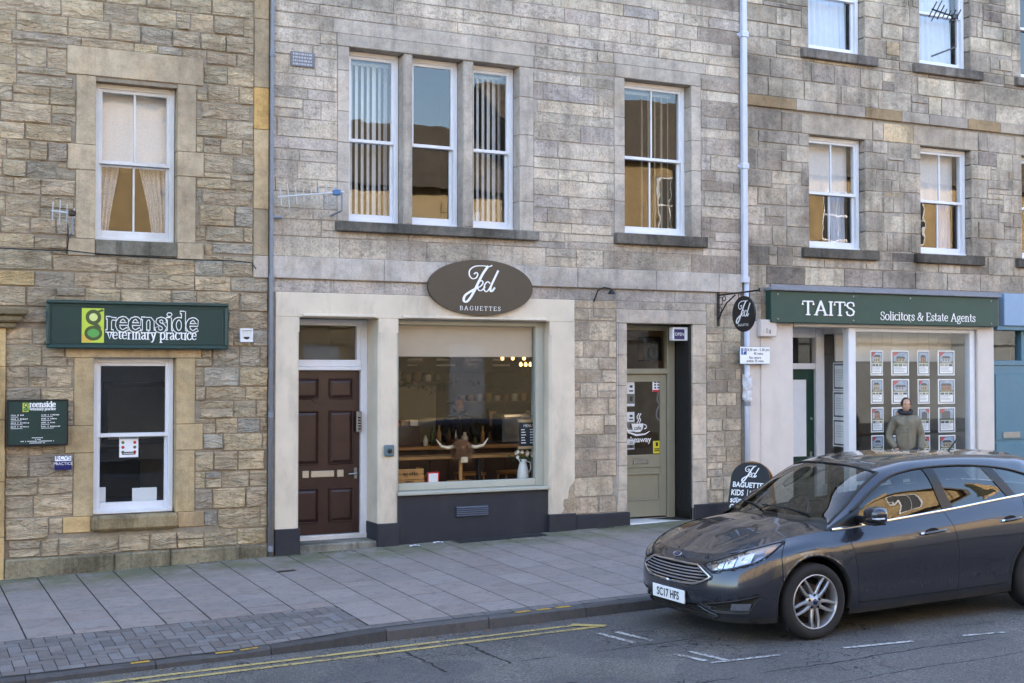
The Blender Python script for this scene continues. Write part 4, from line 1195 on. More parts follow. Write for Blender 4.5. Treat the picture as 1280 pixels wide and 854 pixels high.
# ================================================================== signs on the left building
sg = thing("shop_sign", "long dark green framed sign reading greenside veterinary practice", "sign", (2.66, -.06, 2.41))
MB().box(1.677, 3.655, -.05, -.02, 2.415, 2.92, .004).build("board", M['green_sign'], sg)
f = MB()
for (a, b, c, d) in ((1.66, 3.672, 2.895, 2.935), (1.66, 3.672, 2.40, 2.44), (1.66, 1.70, 2.44, 2.895), (3.632, 3.672, 2.44, 2.895)): f.box(a, b, -.075, -.03, c, d, .012)
for (a, b, c, d) in ((1.72, 3.61, 2.868, 2.876), (1.72, 3.61, 2.458, 2.466), (1.72, 1.728, 2.466, 2.868), (3.602, 3.61, 2.466, 2.868)): f.box(a, b, -.056, -.04, c, d, .002)
f.build("moulding", M['green_frame'], sg)
def green_logo(par, x, z, h, y):
    w = h * .62
    M.setdefault('lime', paint('lime green print', (190, 208, 70), .5, var=.05, bump=0)); M.setdefault('olive', paint('olive print', (70, 84, 44), .5, var=.05, bump=0))
    M.setdefault('leafg', paint('leaf green print', (88, 160, 78), .5, var=.05, bump=0)); M.setdefault('orange_p', paint('orange print', (216, 178, 74), .5, var=.05, bump=0))
    MB().box(x, x + w, y - .003, y, z, z + h, .0005).build("logo_panel", M['lime'], par)
    MB().add([(x + w*.02, y - .0034, z + h*.02), (x + w*.42, y - .0034, z + h*.02), (x + w*.42, y - .0034, z + h*.24), (x + w*.02, y - .0034, z + h*.24)], [(0,1,2,3)]).build("logo_patch", M['orange_p'], par)
    m = MB(); pl = lambda X, Z, Y: (X, Y, Z)
    cx = x + w * .52
    ribbon(m, [(cx + p[0]*w, z + h*.74 + p[1]*h) for p in EL(0, 0, .27, .17)], lambda *a: w * .17, pl, y - .004)
    ribbon(m, [(cx + p[0]*w, z + h*.28 + p[1]*h) for p in EL(0, 0, .33, .17)], lambda *a: w * .15, pl, y - .0042)
    ribbon(m, [(cx - .05*w, z + h*.57), (cx + .2*w, z + h*.5), (cx + .28*w, z + h*.42)], lambda *a: w * .15, pl, y - .0044)
    ribbon(m, [(cx + .2*w, z + h*.9), (cx + .42*w, z + h*.95)], lambda *a: w * .1, pl, y - .0046)
    m.build("logo_letter", M['olive'], par)
    MB().add([(p[0], y - .0048, p[1]) for p in ellipse(cx, z + h*.28, w*.27, h*.12, 24)], [tuple(range(24))]).build("logo_fill", M['leafg'], par)
    M.setdefault('ltlime', paint('pale lime print', (212, 220, 140), .5, var=.05, bump=0))
    MB().add([(p[0], y - .0048, p[1]) for p in ellipse(cx, z + h*.74, w*.19, h*.11, 24)], [tuple(range(24))]).build("logo_fill", M['ltlime'], par)
green_logo(sg, 2.035, 2.465, .385, -.05)
X0 = 2.295
def outlined(par, text, x, z, size, y, fit):
    k = fit / serif_w(text, size)
    a = MB(); serif(a, text, x, z, size, y, track=1, thick=.125, thin=.075, extra=size * .062, stretch=k); a.build("lettering", M['letter_white'], par)
    b = MB(); serif(b, text, x, z, size, y - .002, thick=.125, thin=.06, extra=0, stretch=k); b.build("lettering_core", M['green_sign'], par)
outlined(sg, "reenside", X0, 2.60, .30, -.0515, 1.03)
a = MB(); serif(a, "veterinary practice", X0 + .01, 2.51, .155, -.0515, thick=.105, thin=.05, stretch=1.0 / serif_w("veterinary practice", .155)); a.build("lettering", M['letter_white'], sg)

nb = thing("notice_board", "small dark green practice notice board with two columns of white names", "sign", (1.56, -.06, 1.34))
bx0, bx1 = at(8, 528)[0], at(83, 528)[0]; bz0, bz1 = at(45, 556)[1], at(45, 500)[1]
MB().box(bx0, bx1, -.05, -.012, bz0, bz1, .006).build("board", M['green_sign'], nb)
f = MB(); t = .012
for (p, q, r, s) in ((bx0 - .008, bx1 + .008, bz1 - t, bz1 + .006), (bx0 - .008, bx1 + .008, bz0 - .006, bz0 + t), (bx0 - .008, bx0 + t, bz0 + t, bz1 - t), (bx1 - t, bx1 + .008, bz0 + t, bz1 - t)): f.box(p, q, -.058, -.03, r, s, .004)
bh = bz1 - bz0; bw = bx1 - bx0
for k in range(7): f.box(bx0 + t, bx1 - t, -.0512, -.049, bz1 - bh * (.30 + k * .085), bz1 - bh * (.30 + k * .085) + .0022)
f.box((bx0 + bx1) / 2 - .001, (bx0 + bx1) / 2 + .001, -.0512, -.049, bz1 - bh * .81, bz1 - bh * .3)
f.build("frame", M['black'], nb)
green_logo(nb, bx0 + bw * .25, bz1 - bh * .26, bh * .20, -.05)
L_ = MB()
serif(L_, "reenside", bx0 + bw * .36, bz1 - bh * .155, .085, -.0515, thick=.16, thin=.1, stretch=bw * .44 / serif_w("reenside", .085))
serif(L_, "veterinary practice", bx0 + bw * .36, bz1 - bh * .225, .04, -.0515, thick=.16, thin=.1, stretch=bw * .44 / serif_w("veterinary practice", .04))
names = [("Neil H. Cameron", "Graham B. Armitage"), ("Catherine B. Cameron", "Maureen G. Craig"), ("Amelia K. Ferguson", "Barbara A. Cairns"), ("Catherine J. Hoyt", "Emily A. Davidson")]
rq = random.Random(2)
for k in range(4):
    for c in (0, 1):
        zz = bz1 - bh * (.345 + k * .085); xx = bx0 + bw * (.06 + .5 * c)
        # names are too small to read in the photograph: rows of letter-sized marks
        n = rq.randint(10, 15)
        for i in range(n):
            if i in (4, 6): continue
            w = rq.uniform(.6, 1.0); hh = rq.uniform(.010, .015)
            L_.add([(xx + i*.0135, -.0515, zz), (xx + i*.0135 + .0095*w, -.0515, zz), (xx + i*.0135 + .0095*w, -.0515, zz + hh), (xx + i*.0135, -.0515, zz + hh)], [(0,1,2,3)])
        for i in range(n - 3):
            L_.add([(xx + i*.011, -.0515, zz - .016), (xx + i*.011 + .007, -.0515, zz - .016), (xx + i*.011 + .007, -.0515, zz - .009), (xx + i*.011, -.0515, zz - .009)], [(0,1,2,3)])
for j, n in enumerate((10, 8, 30, 14)):
    for i in range(n):
        xx = (bx0 + bx1) / 2 + (i - n / 2) * .0115; zz = bz0 + bh * (.155 - j * .038)
        if rq.random() < .86: L_.add([(xx, -.0515, zz), (xx + .008, -.0515, zz), (xx + .008, -.0515, zz + .009), (xx, -.0515, zz + .009)], [(0,1,2,3)])
L_.build("small_lettering", M['letter_white'], nb, kind="stuff")

pq = thing("wall_plaque", "small square blue and white plaque reading PRACTICE below the notice board", "sign", (1.8, -.04, 1.1))
p0, p1 = at(67, 578)[0], at(88.5, 578)[0]; q0, q1 = at(78, 587)[1], at(78, 569)[1]
M['plaque_blue'] = paint('navy plaque', (34, 34, 92), .3, var=.05, bump=0)
MB().box(p0, p1, -.03, -.022, q0, q1, .002).build("plate", M['plaque_blue'], pq)
mid_ = q0 + (q1 - q0) * .62
MB().box(p0 + .005, p1 - .005, -.0312, -.0295, mid_, q1 - .004, .0004).build("white_panel", M['paper'], pq)
a = MB(); sans(a, "RCVS", (p0+p1)/2, mid_ + .012, .068, -.0316, align='CENTER'); a.build("lettering", M['plaque_blue'], pq)
a = MB(); sans(a, "PRACTICE", (p0+p1)/2, q0 + .055, .044, -.0306, align='CENTER'); a.build("lettering", M['letter_white'], pq)
for (xx, zz) in ((p0 - .006, q0 - .006), (p1 + .006, q0 - .006), (p0 - .006, q1 + .006), (p1 + .006, q1 + .006)):
    MB().lathe([(0, -.034), (.006, -.032), (.006, -.0), ], (xx, 0, zz), 8, 'y').build("fixing", M['metal'], pq)

vb = thing("alarm_box", "small white wall vent cover right of the veterinary sign", "vent", (3.88, -.03, 2.48))
x0, x1 = at(298, 420)[0], at(314, 420)[0]; z0, z1 = at(306, 428)[1], at(306, 411)[1]
fx = MB()
for (a, b, c, d) in ((x0, x1, z1 - .022, z1), (x0, x1, z0, z0 + .03), (x0, x0 + .022, z0 + .03, z1 - .022), (x1 - .022, x1, z0 + .03, z1 - .022)): fx.box(a, b, -.05, -.01, c, d, .005)
fx.build("cover", M['white'], vb)
MB().box(x0 + .022, x1 - .022, -.035, -.01, z0 + .03, z1 - .022).build("flap", M['white_old'], vb)
MB().prism([((x0+x1)/2 + .035*math.cos(t), z0 + .062 + .03*math.sin(t)) for t in [math.pi + math.pi*k/10 for k in range(11)]], -.04, -.03).build("slot", M['black'], vb)

for o_ in (sg, nb, pq, vb): o_.location.y -= .045
# aerials and cables
def aerial(label, cx, cz, y, boom, els, tilt, mastdown, mat, cap=None, scale=1.0):
    t = thing("tv_aerial", label, "aerial", (cx, y, cz))
    d = Vector((math.cos(tilt[0]) * math.cos(tilt[1]), -math.sin(tilt[0]) * math.cos(tilt[1]), math.sin(tilt[1])))
    a = Vector((cx, y, cz)) - d * boom * .5; b = a + d * boom
    MB().tube([a, b], .011 * scale, 6).build("boom", mat, t)
    e = d.cross(Vector((0, 1, .25))).normalized()
    for k in range(els):
        p = a + d * boom * (.04 + .92 * k / (els - 1)); L = (.085 + .03 * math.sin(k * 1.3)) * scale * (1.3 if k < 2 else 1)
        MB().tube([p - e * L, p + e * L], .008 * scale, 5).build("element", mat, t)
    MB().tube([b - d * .03, b + Vector((0, .0, 0)) - d * .03 + Vector((0, 0, -mastdown)), Vector((b.x - d.x * .03, .03, b.z - mastdown - .02))], .013 * scale, 8).build("mast", M['pipe_grey'], t)
    c = b - d * boom * .12
    MB().box(c.x - .045*scale, c.x + .045*scale, c.y - .03, c.y + .03, c.z - .035*scale, c.z + .035*scale, .012).build("dipole_box", cap or M['black'], t)
    return t
M['aerial_alu'] = paint('pale aluminium', (206, 208, 212), .4, .2, var=.08, bump=0)
M['aerial_blue'] = paint('blue plastic', (60, 110, 160), .4, var=.05, bump=0)
a1 = at(380, 247)
aerial("television aerial with a blue junction box beside the triple window", a1[0], a1[1], -.3, .78, 9, (.28, .10), .22, M['aerial_alu'], M['aerial_blue'])
a1 = at(76, 268)
aerial("small television aerial fixed near the upper left sash window", a1[0], a1[1], -.22, .26, 4, (.5, -.12), .22, M['aerial_alu'], M['black'], .9)
a1 = at(1160, 24)
aerial("dark television aerial in front of the top right window", a1[0], a1[1], -.35, .42, 7, (.9, -.45), .45, M['iron'], M['black'], 1.2)
cab = MB()
pts = [(-2, -.08, at(0, 311)[1] + .02)] + [(at(x, y)[0], -.08, at(x, y)[1]) for x, y in ((0, 311), (40, 313), (84, 314), (110, 317), (160, 321), (230, 325), (290, 327), (312, 329), (318, 337))]
cab.tube(pts, .007, 6)
cab.tube([(at(84, 280)[0], -.05, at(84, 280)[1]), (at(85, 300)[0], -.03, at(85, 300)[1]), (at(83, 318)[0], -.035, at(83, 318)[1])], .006, 6)
cab.build("cable", M['black_matt'], None, label="black cable sagging along the stones of the left building", cat="cable")
# drain pipes
pp = thing("drain_pipe", "thin grey drain pipe in the corner left of the brown door", "pipe", (4.19, -.05, gw(4.2)))
PXc = 4.192
MB().tube([(PXc, -.055, z) for z in (gw(4.2) - .02, 3, 6, 9, 11.9)], .024, 12).build("pipe", M['pipe_grey'], pp, smooth=True)
for z in (.02, 3.22, 5.9, 1.6): MB().tube([(PXc, -.055, z), (PXc, -.055, z + .07)], .034, 12).build("collar", M['pipe_grey'], pp)
MB().tube([(PXc, -.055, at(340, 272)[1]), (PXc + .12, -.055, at(340, 272)[1])], .022, 10).build("branch", M['pipe_grey'], pp)
pw = thing("drain_pipe", "white square drain pipe beside the hanging oval sign", "pipe", (11.06, -.07, gw(11)))
MB().box(11.0, 11.085, -.10, -.02, 3.42, 11.9, .012).build("pipe", M['pipe_white'], pw)
MB().tube([(11.075, -.062, 3.42), (11.08, -.062, gw(11) - .02)], .038, 14).build("lower_pipe", M['pipe_white'], pw, smooth=True)
for z in (3.40, 5.02, 6.9, 8.5): MB().box(10.985, 11.10, -.112, -.01, z, z + .085, .008).box(10.96, 11.125, -.035, -.005, z + .025, z + .06, .004).build("bracket", M['pipe_white'], pw)
MB().tube([(11.079, -.062, 1.66), (11.079, -.062, 1.72)], .05, 14).build("collar", M['pipe_grey'], pw)
wp = thing("plastic_wrap", "crumpled white plastic wrapped round the drain pipe below the parking sign", "wrapping", (11.08, -.06, 1.75))
r_ = random.Random(4); P = []
for j in range(9):
    P.append([(11.08 + math.cos(k/12*6.283) * (.062 + r_.uniform(-.012, .018)), -.062 + math.sin(k/12*6.283) * (.06 + r_.uniform(-.012, .018)), 1.74 + j * .045) for k in range(13)])
for row in P: row[12] = row[0]
M['polythene'] = paint('white polythene', (206, 206, 212), .25, var=.12, scale=18, bump=.3)
MB().grid(P).build("sheet", M['polythene'], wp)

# ================================================================== baguette shop signs
M['oval'] = paint('dark brown sign enamel', (66, 58, 48), .42, var=.08, bump=.01)
ov = thing("oval_sign", "large brown oval sign with white script Jed and BAGUETTES over the shop window", "sign", (6.91, -.12, 2.87))
cx, cz, rx, rz = 6.915, 3.215, .735, .355
YS = -.10
oo = MB().prism(ellipse(cx, cz, rx, rz), YS, -.05).build("board", M['oval'], ov); fix_normals(oo)
a = MB(); jed(a, cx - .01, cz + .05, .47, YS - .004, None, .86); a.build("script_lettering", M['letter_white'], ov)
a = MB(); serif(a, "BAGUETTES", cx - .305, cz - .292, .074, YS - .004, track=1.35, stretch=.62/serif_w("BAGUETTES", .078, 1.35)); a.build("lettering", M['letter_white'], ov)

hs = thing("hanging_sign", "black oval sign hanging from a wrought iron bracket beside the drain pipe", "sign", (10.9, -.5, 2.7))
hx = 10.62; HY = -.62
b = MB(); b.box(hx - .02, hx + .02, -.03, -.006, 2.78, 3.26, .004)
b.tube([(hx, -.015, 3.215), (hx, -.95, 3.235)], .012, 8).tube([(hx, -.95, 3.235), (hx, -.97, 3.26)], .012, 6).tube([(hx, -.95, 3.235), (hx, -.985, 3.215)], .01, 6)
b.tube([(hx, -.02, 2.86), (hx, -.10, 2.98), (hx, -.22, 3.10), (hx, -.42, 3.20)], .010, 8)
for (cy, cz_, r) in ((-.07, 3.13, .055), (-.06, 3.01, .04), (-.16, 3.165, .035)):
    b.tube([(hx, cy + r*math.cos(t), cz_ + r*math.sin(t)) for t in [2*math.pi*k/14 for k in range(15)]], .006, 5)
b.build("bracket", M['iron'], hs)
a = MB()
hz = 2.975; hrx, hrz = .30, .21
hz = 2.93
# the board hangs under the arm, at right angles to the wall
n = 40; Pn = [(HY + .255*math.cos(2*math.pi*k/n), hz + .245*math.sin(2*math.pi*k/n)) for k in range(n)]
bo = MB().prism_x(Pn, hx - .012, hx + .012).build("board", M['black'], hs); fix_normals(bo)
plx = lambda X, Z, Y: (hx - .012 + Y, HY - X * 1.0, Z)      # drawn on the face turned to the left
a = MB(); jed(a, 0.0, hz + .03, .30, -.003, lambda X, Z, Y: (hx - .012 + Y, HY - X, Z)); a.build("script_lettering", M['letter_white'], hs)
a = MB(); sans(a, "BAGUETTES", 0, hz - .165, .045, -.003, lambda X, Z, Y: (hx - .012 + Y, HY - X, Z), 'CENTER'); a.build("lettering", M['letter_white'], hs)
for yy in (HY - .12, HY + .12): MB().tube([(hx, yy, 3.22), (hx, yy, hz + .2)], .006, 6).build("hanger", M['iron'], hs)

ps = thing("parking_sign", "white parking times sign with blue P on the drain pipe", "sign", (11.05, -.12, 2.03))
s0, s1 = at(918, 445)[0], at(955, 445)[0]; t0, t1 = at(936, 455)[1], at(936, 434)[1]
MB().box(s0, s1, -.135, -.128, t0, t1, .003).build("plate", M['paper'], ps)
M['p_blue'] = paint('traffic blue', (38, 84, 160), .35, var=.03, bump=0)
sw_, sh_ = s1 - s0, t1 - t0
MB().box(s0 + .02, s0 + .02 + sw_*.18, -.1362, -.1345, t1 - sh_*.46, t1 - .02, .0005).build("symbol_panel", M['p_blue'], ps)
a = MB(); sans(a, "P", s0 + .02 + sw_*.09, t1 - sh_*.42, sh_*.45, -.137, align='CENTER'); a.build("symbol_letter", M['letter_white'], ps)
for txt, fx_, fz_, sz_ in (("8.30 am - 5.30 pm", .61, .24, .052), ("45 mins", .61, .46, .052), ("No return", .5, .70, .05), ("within 75 mins", .5, .90, .05)):
    a = MB(); sans(a, txt, s0 + sw_ * fx_, t1 - sh_ * fz_, sz_, -.1362, align='CENTER', off=.0008); a.build("lettering_line", M['black'], ps)
MB().box(s0 - .004, s1 + .004, -.127, -.12, t0 - .004, t1 + .004, .002).build("backing", M['black'], ps)
MB().box(s0 + .1, s1 - .1, -.121, -.09, (t0+t1)/2 - .03, (t0+t1)/2 + .03, .004).build("clamp", M['metal'], ps)

mbx = thing("meter_box", "white number 1a box on the cream wall under the green fascia", "box", (11.3, -.1, 2.65))
c0, c1 = at(944, 411)[0], at(964, 411)[0]; d0, d1 = at(954, 421)[1], at(954, 400)[1]
MB().box(c0, c1, -.13, -.036, d0, d1, .01).build("case", M['cream_pale'], mbx)
a = MB(); sans(a, "1a", c0 + .13, d0 + .045, .11, -.133, align='CENTER'); a.build("lettering", M['black'], mbx)
cnd = thing("conduit", "thin pale conduit running down the cream wall from the meter box", "pipe", (11.33, -.05, 0.2))
MB().tube([(11.34, -.045, d0), (11.34, -.045, 1.55), (11.34, -.045, gw(11.3) + .02)], .011, 8).build("pipe", M['cream_pale'], cnd)

lp = thing("wall_lamp", "small dark swan neck lamp on the wall between the shopfront and cafe door", "lamp", (8.75, -.1, 3.0))
lx, lz = at(742, 372)[0], at(742, 372)[1]
MB().tube([(lx, 0, lz - .06), (lx, -.03, lz - .02), (lx + .02, -.08, lz + .09), (lx + .08, -.14, lz + .13), (lx + .15, -.2, lz + .11)], .009, 8).build("arm", M['iron'], lp)
MB().lathe([(.012, 0), (.03, -.02), (.055, -.06), (.05, -.06), (.02, -.02)], (lx + .16, -.205, lz + .10), 14).build("shade", M['iron'], lp)
MB().tube([(lx - .01, -.012, lz - .05), (lx - .01, -.012, lz - .25), (lx + .38, -.012, lz - .27), (lx + .38, -.014, lz - 1.9), (lx + .36, -.012, .35)], .006, 6).build("cable", M['pipe_grey'], lp)

ic = thing("entry_phone", "grey entry phone on the white frame right of the brown door", "entry phone", (5.42, .3, 1.45))
i0 = at(453, 527, .33)
MB().box(5.385, 5.455, .30, .345, i0[1] - .13, i0[1] + .13, .008).build("case", M['metal'], ic)
for k in range(5): MB().box(5.40, 5.44, .294, .301, i0[1] - .10 + k * .035, i0[1] - .08 + k * .035, .003).build("button", M['black'], ic)
sb_ = thing("key_safe", "small blue grey key box on the cream pier left of the shop window", "box", (5.68, -.1, 1.2))
k0 = at(484, 563)
M['box_blue'] = paint('blue grey box', (92, 112, 122), .4, var=.1, bump=.02)
MB().box(k0[0] - .065, k0[0] + .065, -.085, -.046, k0[1] - .07, k0[1] + .07, .012).build("case", M['box_blue'], sb_)
MB().lathe([(0, -.105), (.025, -.1), (.03, -.086), (.0, -.086)], (k0[0] + .005, 0, k0[1] - .005), 14, 'y').build("dial", M['iron'], sb_)
M['pic_pale'] = paint('pale worn lettering', (176, 176, 182), .6, var=.1, bump=0); M['plaque_slate'] = paint('grey plaque', (112, 112, 118), .6, var=.1, bump=0)
st = thing("wall_plaque", "tiny lettered stone plaque high on the wall left of the triple window", "plaque", (4.6, -.02, 5.8))
g0 = at(378, 75)
MB().box(g0[0] - .15, g0[0] + .15, -.025, -.005, g0[1] - .09, g0[1] + .09, .006).build("slab", M['plaque_slate'], st)
a = MB(); rr = random.Random(8)
for j in range(4):
    x = g0[0] - .125
    while x < g0[0] + .11:
        w = rr.uniform(.012, .04); a.box(x, x + w, -.0275, -.0245, g0[1] + .05 - j*.04, g0[1] + .072 - j*.04); x += w + .01
a.build("lettering", M['pic_pale'], st)
# stickers, lettering and notices on the cafe door (they sit on its glass)
yg = CY + .03 + .0205
cl = thing("door_lettering", "white coffee cup and Takeaway lettering on the cafe door glass", "lettering", (9.5, yg, 1.2))
a = MB(); u0 = at(797, 535, yg)
cxx, czz = u0[0], u0[1]
a.add([(cxx + p[0], yg, czz + p[1]) for p in [(-.10, .06), (-.08, -.02), (-.04, -.06), (.04, -.06), (.08, -.02), (.10, .06)]], [tuple(range(6))])
pl = lambda X, Z, Y: (X, Y, Z)
ribbon(a, [(cxx + p[0], czz + p[1]) for p in EL(.11, .015, .035, .03, -90, 90, 8)], lambda *q: .012, pl, yg - .0005)
ribbon(a, [(cxx - .18, czz + .02), (cxx - .15, czz - .06), (cxx - .02, czz - .10), (cxx + .12, czz - .09), (cxx + .2, czz - .05)], lambda dx, dy, t: .03 * math.sin(math.pi * max(.08, min(.92, t))), pl, yg - .0005)
for s_ in (0, .035): ribbon(a, smooth_path([(cxx - .01 + s_, czz + .07), (cxx + .015 + s_, czz + .11), (cxx - .01 + s_, czz + .15), (cxx + .02 + s_, czz + .20)], 4), lambda *q: .014, pl, yg - .0005)
sans(a, "Takeaway", cxx - .01, czz - .20, .115, yg - .0006, align='CENTER', off=.0015); a.build("white_print", M['letter_white'], cl)
a = MB(); sans(a, "cafe", cxx, czz - .025, .075, yg - .0012, align='CENTER', off=.001); a.build("dark_print", M['black'], cl)
a = MB()
q0 = at(829, 500, yg)
for P in ([(-.06, .32), (.05, .22), (.07, .05), (-.05, -.08), (-.08, -.22), (.03, -.32)], [(.06, .3), (-.04, .16), (-.06, 0), (.05, -.12), (.08, -.3)]):
    ribbon(a, [(q0[0] - .03 + p[0], q0[1] - .02 + p[1]) for p in smooth_path(P, 5)], lambda dx, dy, t: .028, pl, yg - .0004)
M['etch'] = paint('grey etched vinyl', (106, 104, 104), .5, var=.05, bump=0)
a.build("swirl", M['etch'], cl)
M['red_p'] = paint('red print', (192, 36, 48), .5, var=.05, bump=0); M['yellow_p'] = paint('yellow print', (222, 206, 52), .5, var=.05, bump=0)
def notice(label, px0, px1, py0, py1, Y, bands, cat="notice", name="notice", group=None, marks=None):
    """paper card: bands = [(fraction from top, fraction to, material)]"""
    (xa, za), (xb, zb) = at(px0, py1, Y), at(px1, py0, Y)
    t = thing(name, label, cat, ((xa+xb)/2, Y, za), group)
    MB().box(xa, xb, Y - .002, Y + .001, za, zb).build("sheet", M['paper'], t)
    for f0, f1, m_ in bands:
        MB().quad((xa + .002, Y - .0024, zb - (zb-za)*f1), (xb - .002, Y - .0024, zb - (zb-za)*f1), (xb - .002, Y - .0024, zb - (zb-za)*f0), (xa + .002, Y - .0024, zb - (zb-za)*f0)).build("printed_band", m_, t)
    if marks:
        r = random.Random(int(px0 * 3 + py0)); a = MB()
        for fx, fz, fw, fh in marks:
            a.quad((xa + (xb-xa)*fx, Y - .003, zb - (zb-za)*(fz+fh)), (xa + (xb-xa)*(fx+fw), Y - .003, zb - (zb-za)*(fz+fh)), (xa + (xb-xa)*(fx+fw), Y - .003, zb - (zb-za)*fz), (xa + (xb-xa)*fx, Y - .003, zb - (zb-za)*fz))
        a.build("print", M['black'], t)
    return t
notice("red and white six-symbol notice at the top of the cafe door glass", 815.5, 826, 472.5, 490, yg - .001, [(0, .15, M['red_p']), (.85, 1, M['red_p'])], marks=[(.2 + .38*c, .24 + .2*r, .22, .12) for c in (0, 1) for r in range(3)])
notice("small yellow warning notice at the bottom of the cafe door glass", 816.5, 825.5, 551, 567, yg - .001, [(0, 1, M['yellow_p'])], marks=[(.35, .12, .3, .3), (.15, .6, .7, .08), (.15, .75, .7, .08)])
for i, (yy0, yy1) in enumerate(((477, 508), (515, 540), (550, 562))):
    notice(["upper", "middle", "lowest"][i] + " leaflet in the column at the left of the cafe door glass", 781, 793, yy0, yy1, yg + .01, [(.5, .9, M['etch'])], marks=[(.5, .15, .3, .1), (.45, .35, .4, .06), (.5, .6, .3, .2)])
ol = thing("illuminated_sign", "small white and blue open sign box hung in the cafe doorway corner", "sign", (10.1, .05, 2.62))
e0 = at(850, 418, .08)
MB().box(e0[0] - .13, e0[0] + .13, .06, .16, e0[1] - .09, e0[1] + .10, .01).build("case", M['white'], ol)
MB().box(e0[0] - .11, e0[0] + .06, .056, .061, e0[1] - .07, e0[1] + .07, .002).build("screen", M['plaque_blue'], ol)
a = MB(); sans(a, "OPEN", e0[0] - .025, e0[1] - .02, .06, .054, align='CENTER'); a.build("lettering", M['letter_white'], ol)
spk = thing("loudspeaker", "black loudspeaker behind the fanlight of the cafe door", "speaker", (9.6, .8, 2.3))
e1 = at(811, 436, .75)
MB().box(e1[0] - .17, e1[0] + .13, .6, .8, e1[1] - .18, e1[1] + .17, .02).build("cabinet", M['black'], spk)
for dz_, r in ((.06, .05), (-.06, .09)): MB().lathe([(0, -.0), (r*.5, -.012), (r, -.018), (r*1.1, .0)], (e1[0] - .02, .6, e1[1] + dz_), 18, 'y').build("cone", M['black_matt'], spk)

# pavement A-board
ab = thing("chalk_board", "arched black pavement A-board with white chalk writing leaning behind the car bonnet", "sign", (10.1, -1.5, .0))
AX, AY = 10.76, -.60
gz = pavs(AX, AY)
aw, ah = .56, .86
def arch(w, h, n=16, y0=0.0):
    r = w / 2; P = [(-r, y0), (r, y0)]
    return P + [(r * math.cos(math.pi * k / n), (h - .24) + .24 * math.sin(math.pi * k / n)) for k in range(n + 1)]
tl = rad(17); yaw = rad(-60)
def abp(side):
    def place(X, Z, Y):          # local board coords -> leaning world position
        y = (-.245 + Z * math.sin(tl)) * side + Y * side
        x = X
        wx = AX + x * math.cos(yaw) - y * math.sin(yaw); wy = AY + x * math.sin(yaw) + y * math.cos(yaw)
        return (wx, wy, pavs(wx, wy) + Z * math.cos(tl))
    return place
M['wood'] = paint('varnished pine', (176, 128, 74), .45, var=.2, scale=7, bump=.05)
M['chalkboard'] = paint('chalk board', (26, 27, 33), .6, var=.2, scale=6, bump=.02)
for side, lab in ((1, "front"), (-1, "back")):
    pl3 = abp(side)
    fr_ = MB(); A_ = arch(aw, ah)
    n = len(A_)
    fr_.add([pl3(p[0], p[1], -.012) for p in A_] + [pl3(p[0], p[1], .012) for p in A_], [tuple(range(n)), tuple(range(2*n-1, n-1, -1))] + [(i, (i+1) % n, (i+1) % n + n, i + n) for i in range(n)])
    fix_normals(fr_.build("frame", M['chalkboard'] if side == 1 else M['wood'], ab))
    B_ = arch(aw - .028, ah - .018, y0=.05); n = len(B_)
    fix_normals(MB().add([pl3(p[0], p[1], -.015) for p in B_] + [pl3(p[0], p[1], 0) for p in B_], [tuple(range(n)), tuple(range(2*n-1, n-1, -1))] + [(i, (i+1) % n, (i+1) % n + n, i + n) for i in range(n)]).build("board", M['chalkboard'], ab))
pl3 = abp(1)
a = MB(); jed(a, -.0, .69, .22, -.018, pl3, 1.1); sans(a, "BAGUETTES", 0, .50, .098, -.018, pl3, 'CENTER', .92, .003)
for i, (l_, r__) in enumerate((("KIDS", "PANINI"), ("soup /", "pies"), ("Coffee", "cakes"), ("Subs", "rolls"))):
    sans(a, l_, -.25, .385 - i * .1, .11, -.018, pl3, 'LEFT', .8, .003); sans(a, r__, .02, .385 - i * .1, .10, -.018, pl3, 'LEFT', .75, .003)
ribbon(a, [(-.01, .47), (-.01, .08)], lambda *q: .008, pl3, -.018)
a.build("chalk_lettering", M['letter_white'], ab)

# ================================================================== solicitors fascia, posters
fs = thing("shop_fascia", "long bottle green fascia with white lettering TAITS Solicitors and Estate Agents", "sign", (13.8, -.2, 2.85))
FY = -.16
fx0, fx1 = at(964, 380, FY)[0], at(1248, 390, FY)[0]
fz0, fz1 = 2.845, 3.30
MB().box(fx0, fx1, FY, -.03, fz0, fz1, .008).build("board", M['green_fascia'], fs)
MB().box(fx0 - .03, fx1 + .03, FY - .05, -.02, fz1, fz1 + .045, .01).build("cornice", M['pipe_grey'], fs)
tx0, tx1 = at(1002, 385, FY)[0], at(1066, 385, FY)[0]
tz0 = at(1035, 394, FY)[1]; 
a = MB(); serif(a, "TAITS", tx0, tz0, .275, FY - .012, thick=.15, thin=.06, stretch=(tx1-tx0)/serif_w("TAITS", .265)); a.build("lettering", M['letter_white'], fs)
a = MB(); serif(a, "TAITS", tx0 + .012, tz0 - .008, .275, FY - .004, thick=.15, thin=.06, stretch=(tx1-tx0)/serif_w("TAITS", .265)); a.build("lettering_shade", M['black'], fs)
ux0, ux1 = at(1100, 397, FY)[0], at(1219, 402, FY)[0]
uz0 = at(1160, 402, FY)[1] + .01
a = MB(); T_ = "Solicitors & Estate Agents"; serif(a, T_, ux0, uz0, .17, FY - .006, thick=.11, thin=.05, stretch=(ux1-ux0)/serif_w(T_, .17)); a.build("lettering", M['letter_white'], fs)
for xx in (fx0 + .12, fx0 + 1.5, fx0 + 2.6, fx1 - .15):
    for zz in (fz0 + .05, fz1 - .05): MB().lathe([(0, -.006), (.012, -.004), (.014, 0)], (xx, FY, zz), 10, 'y').build("screw", M['metal'], fs)
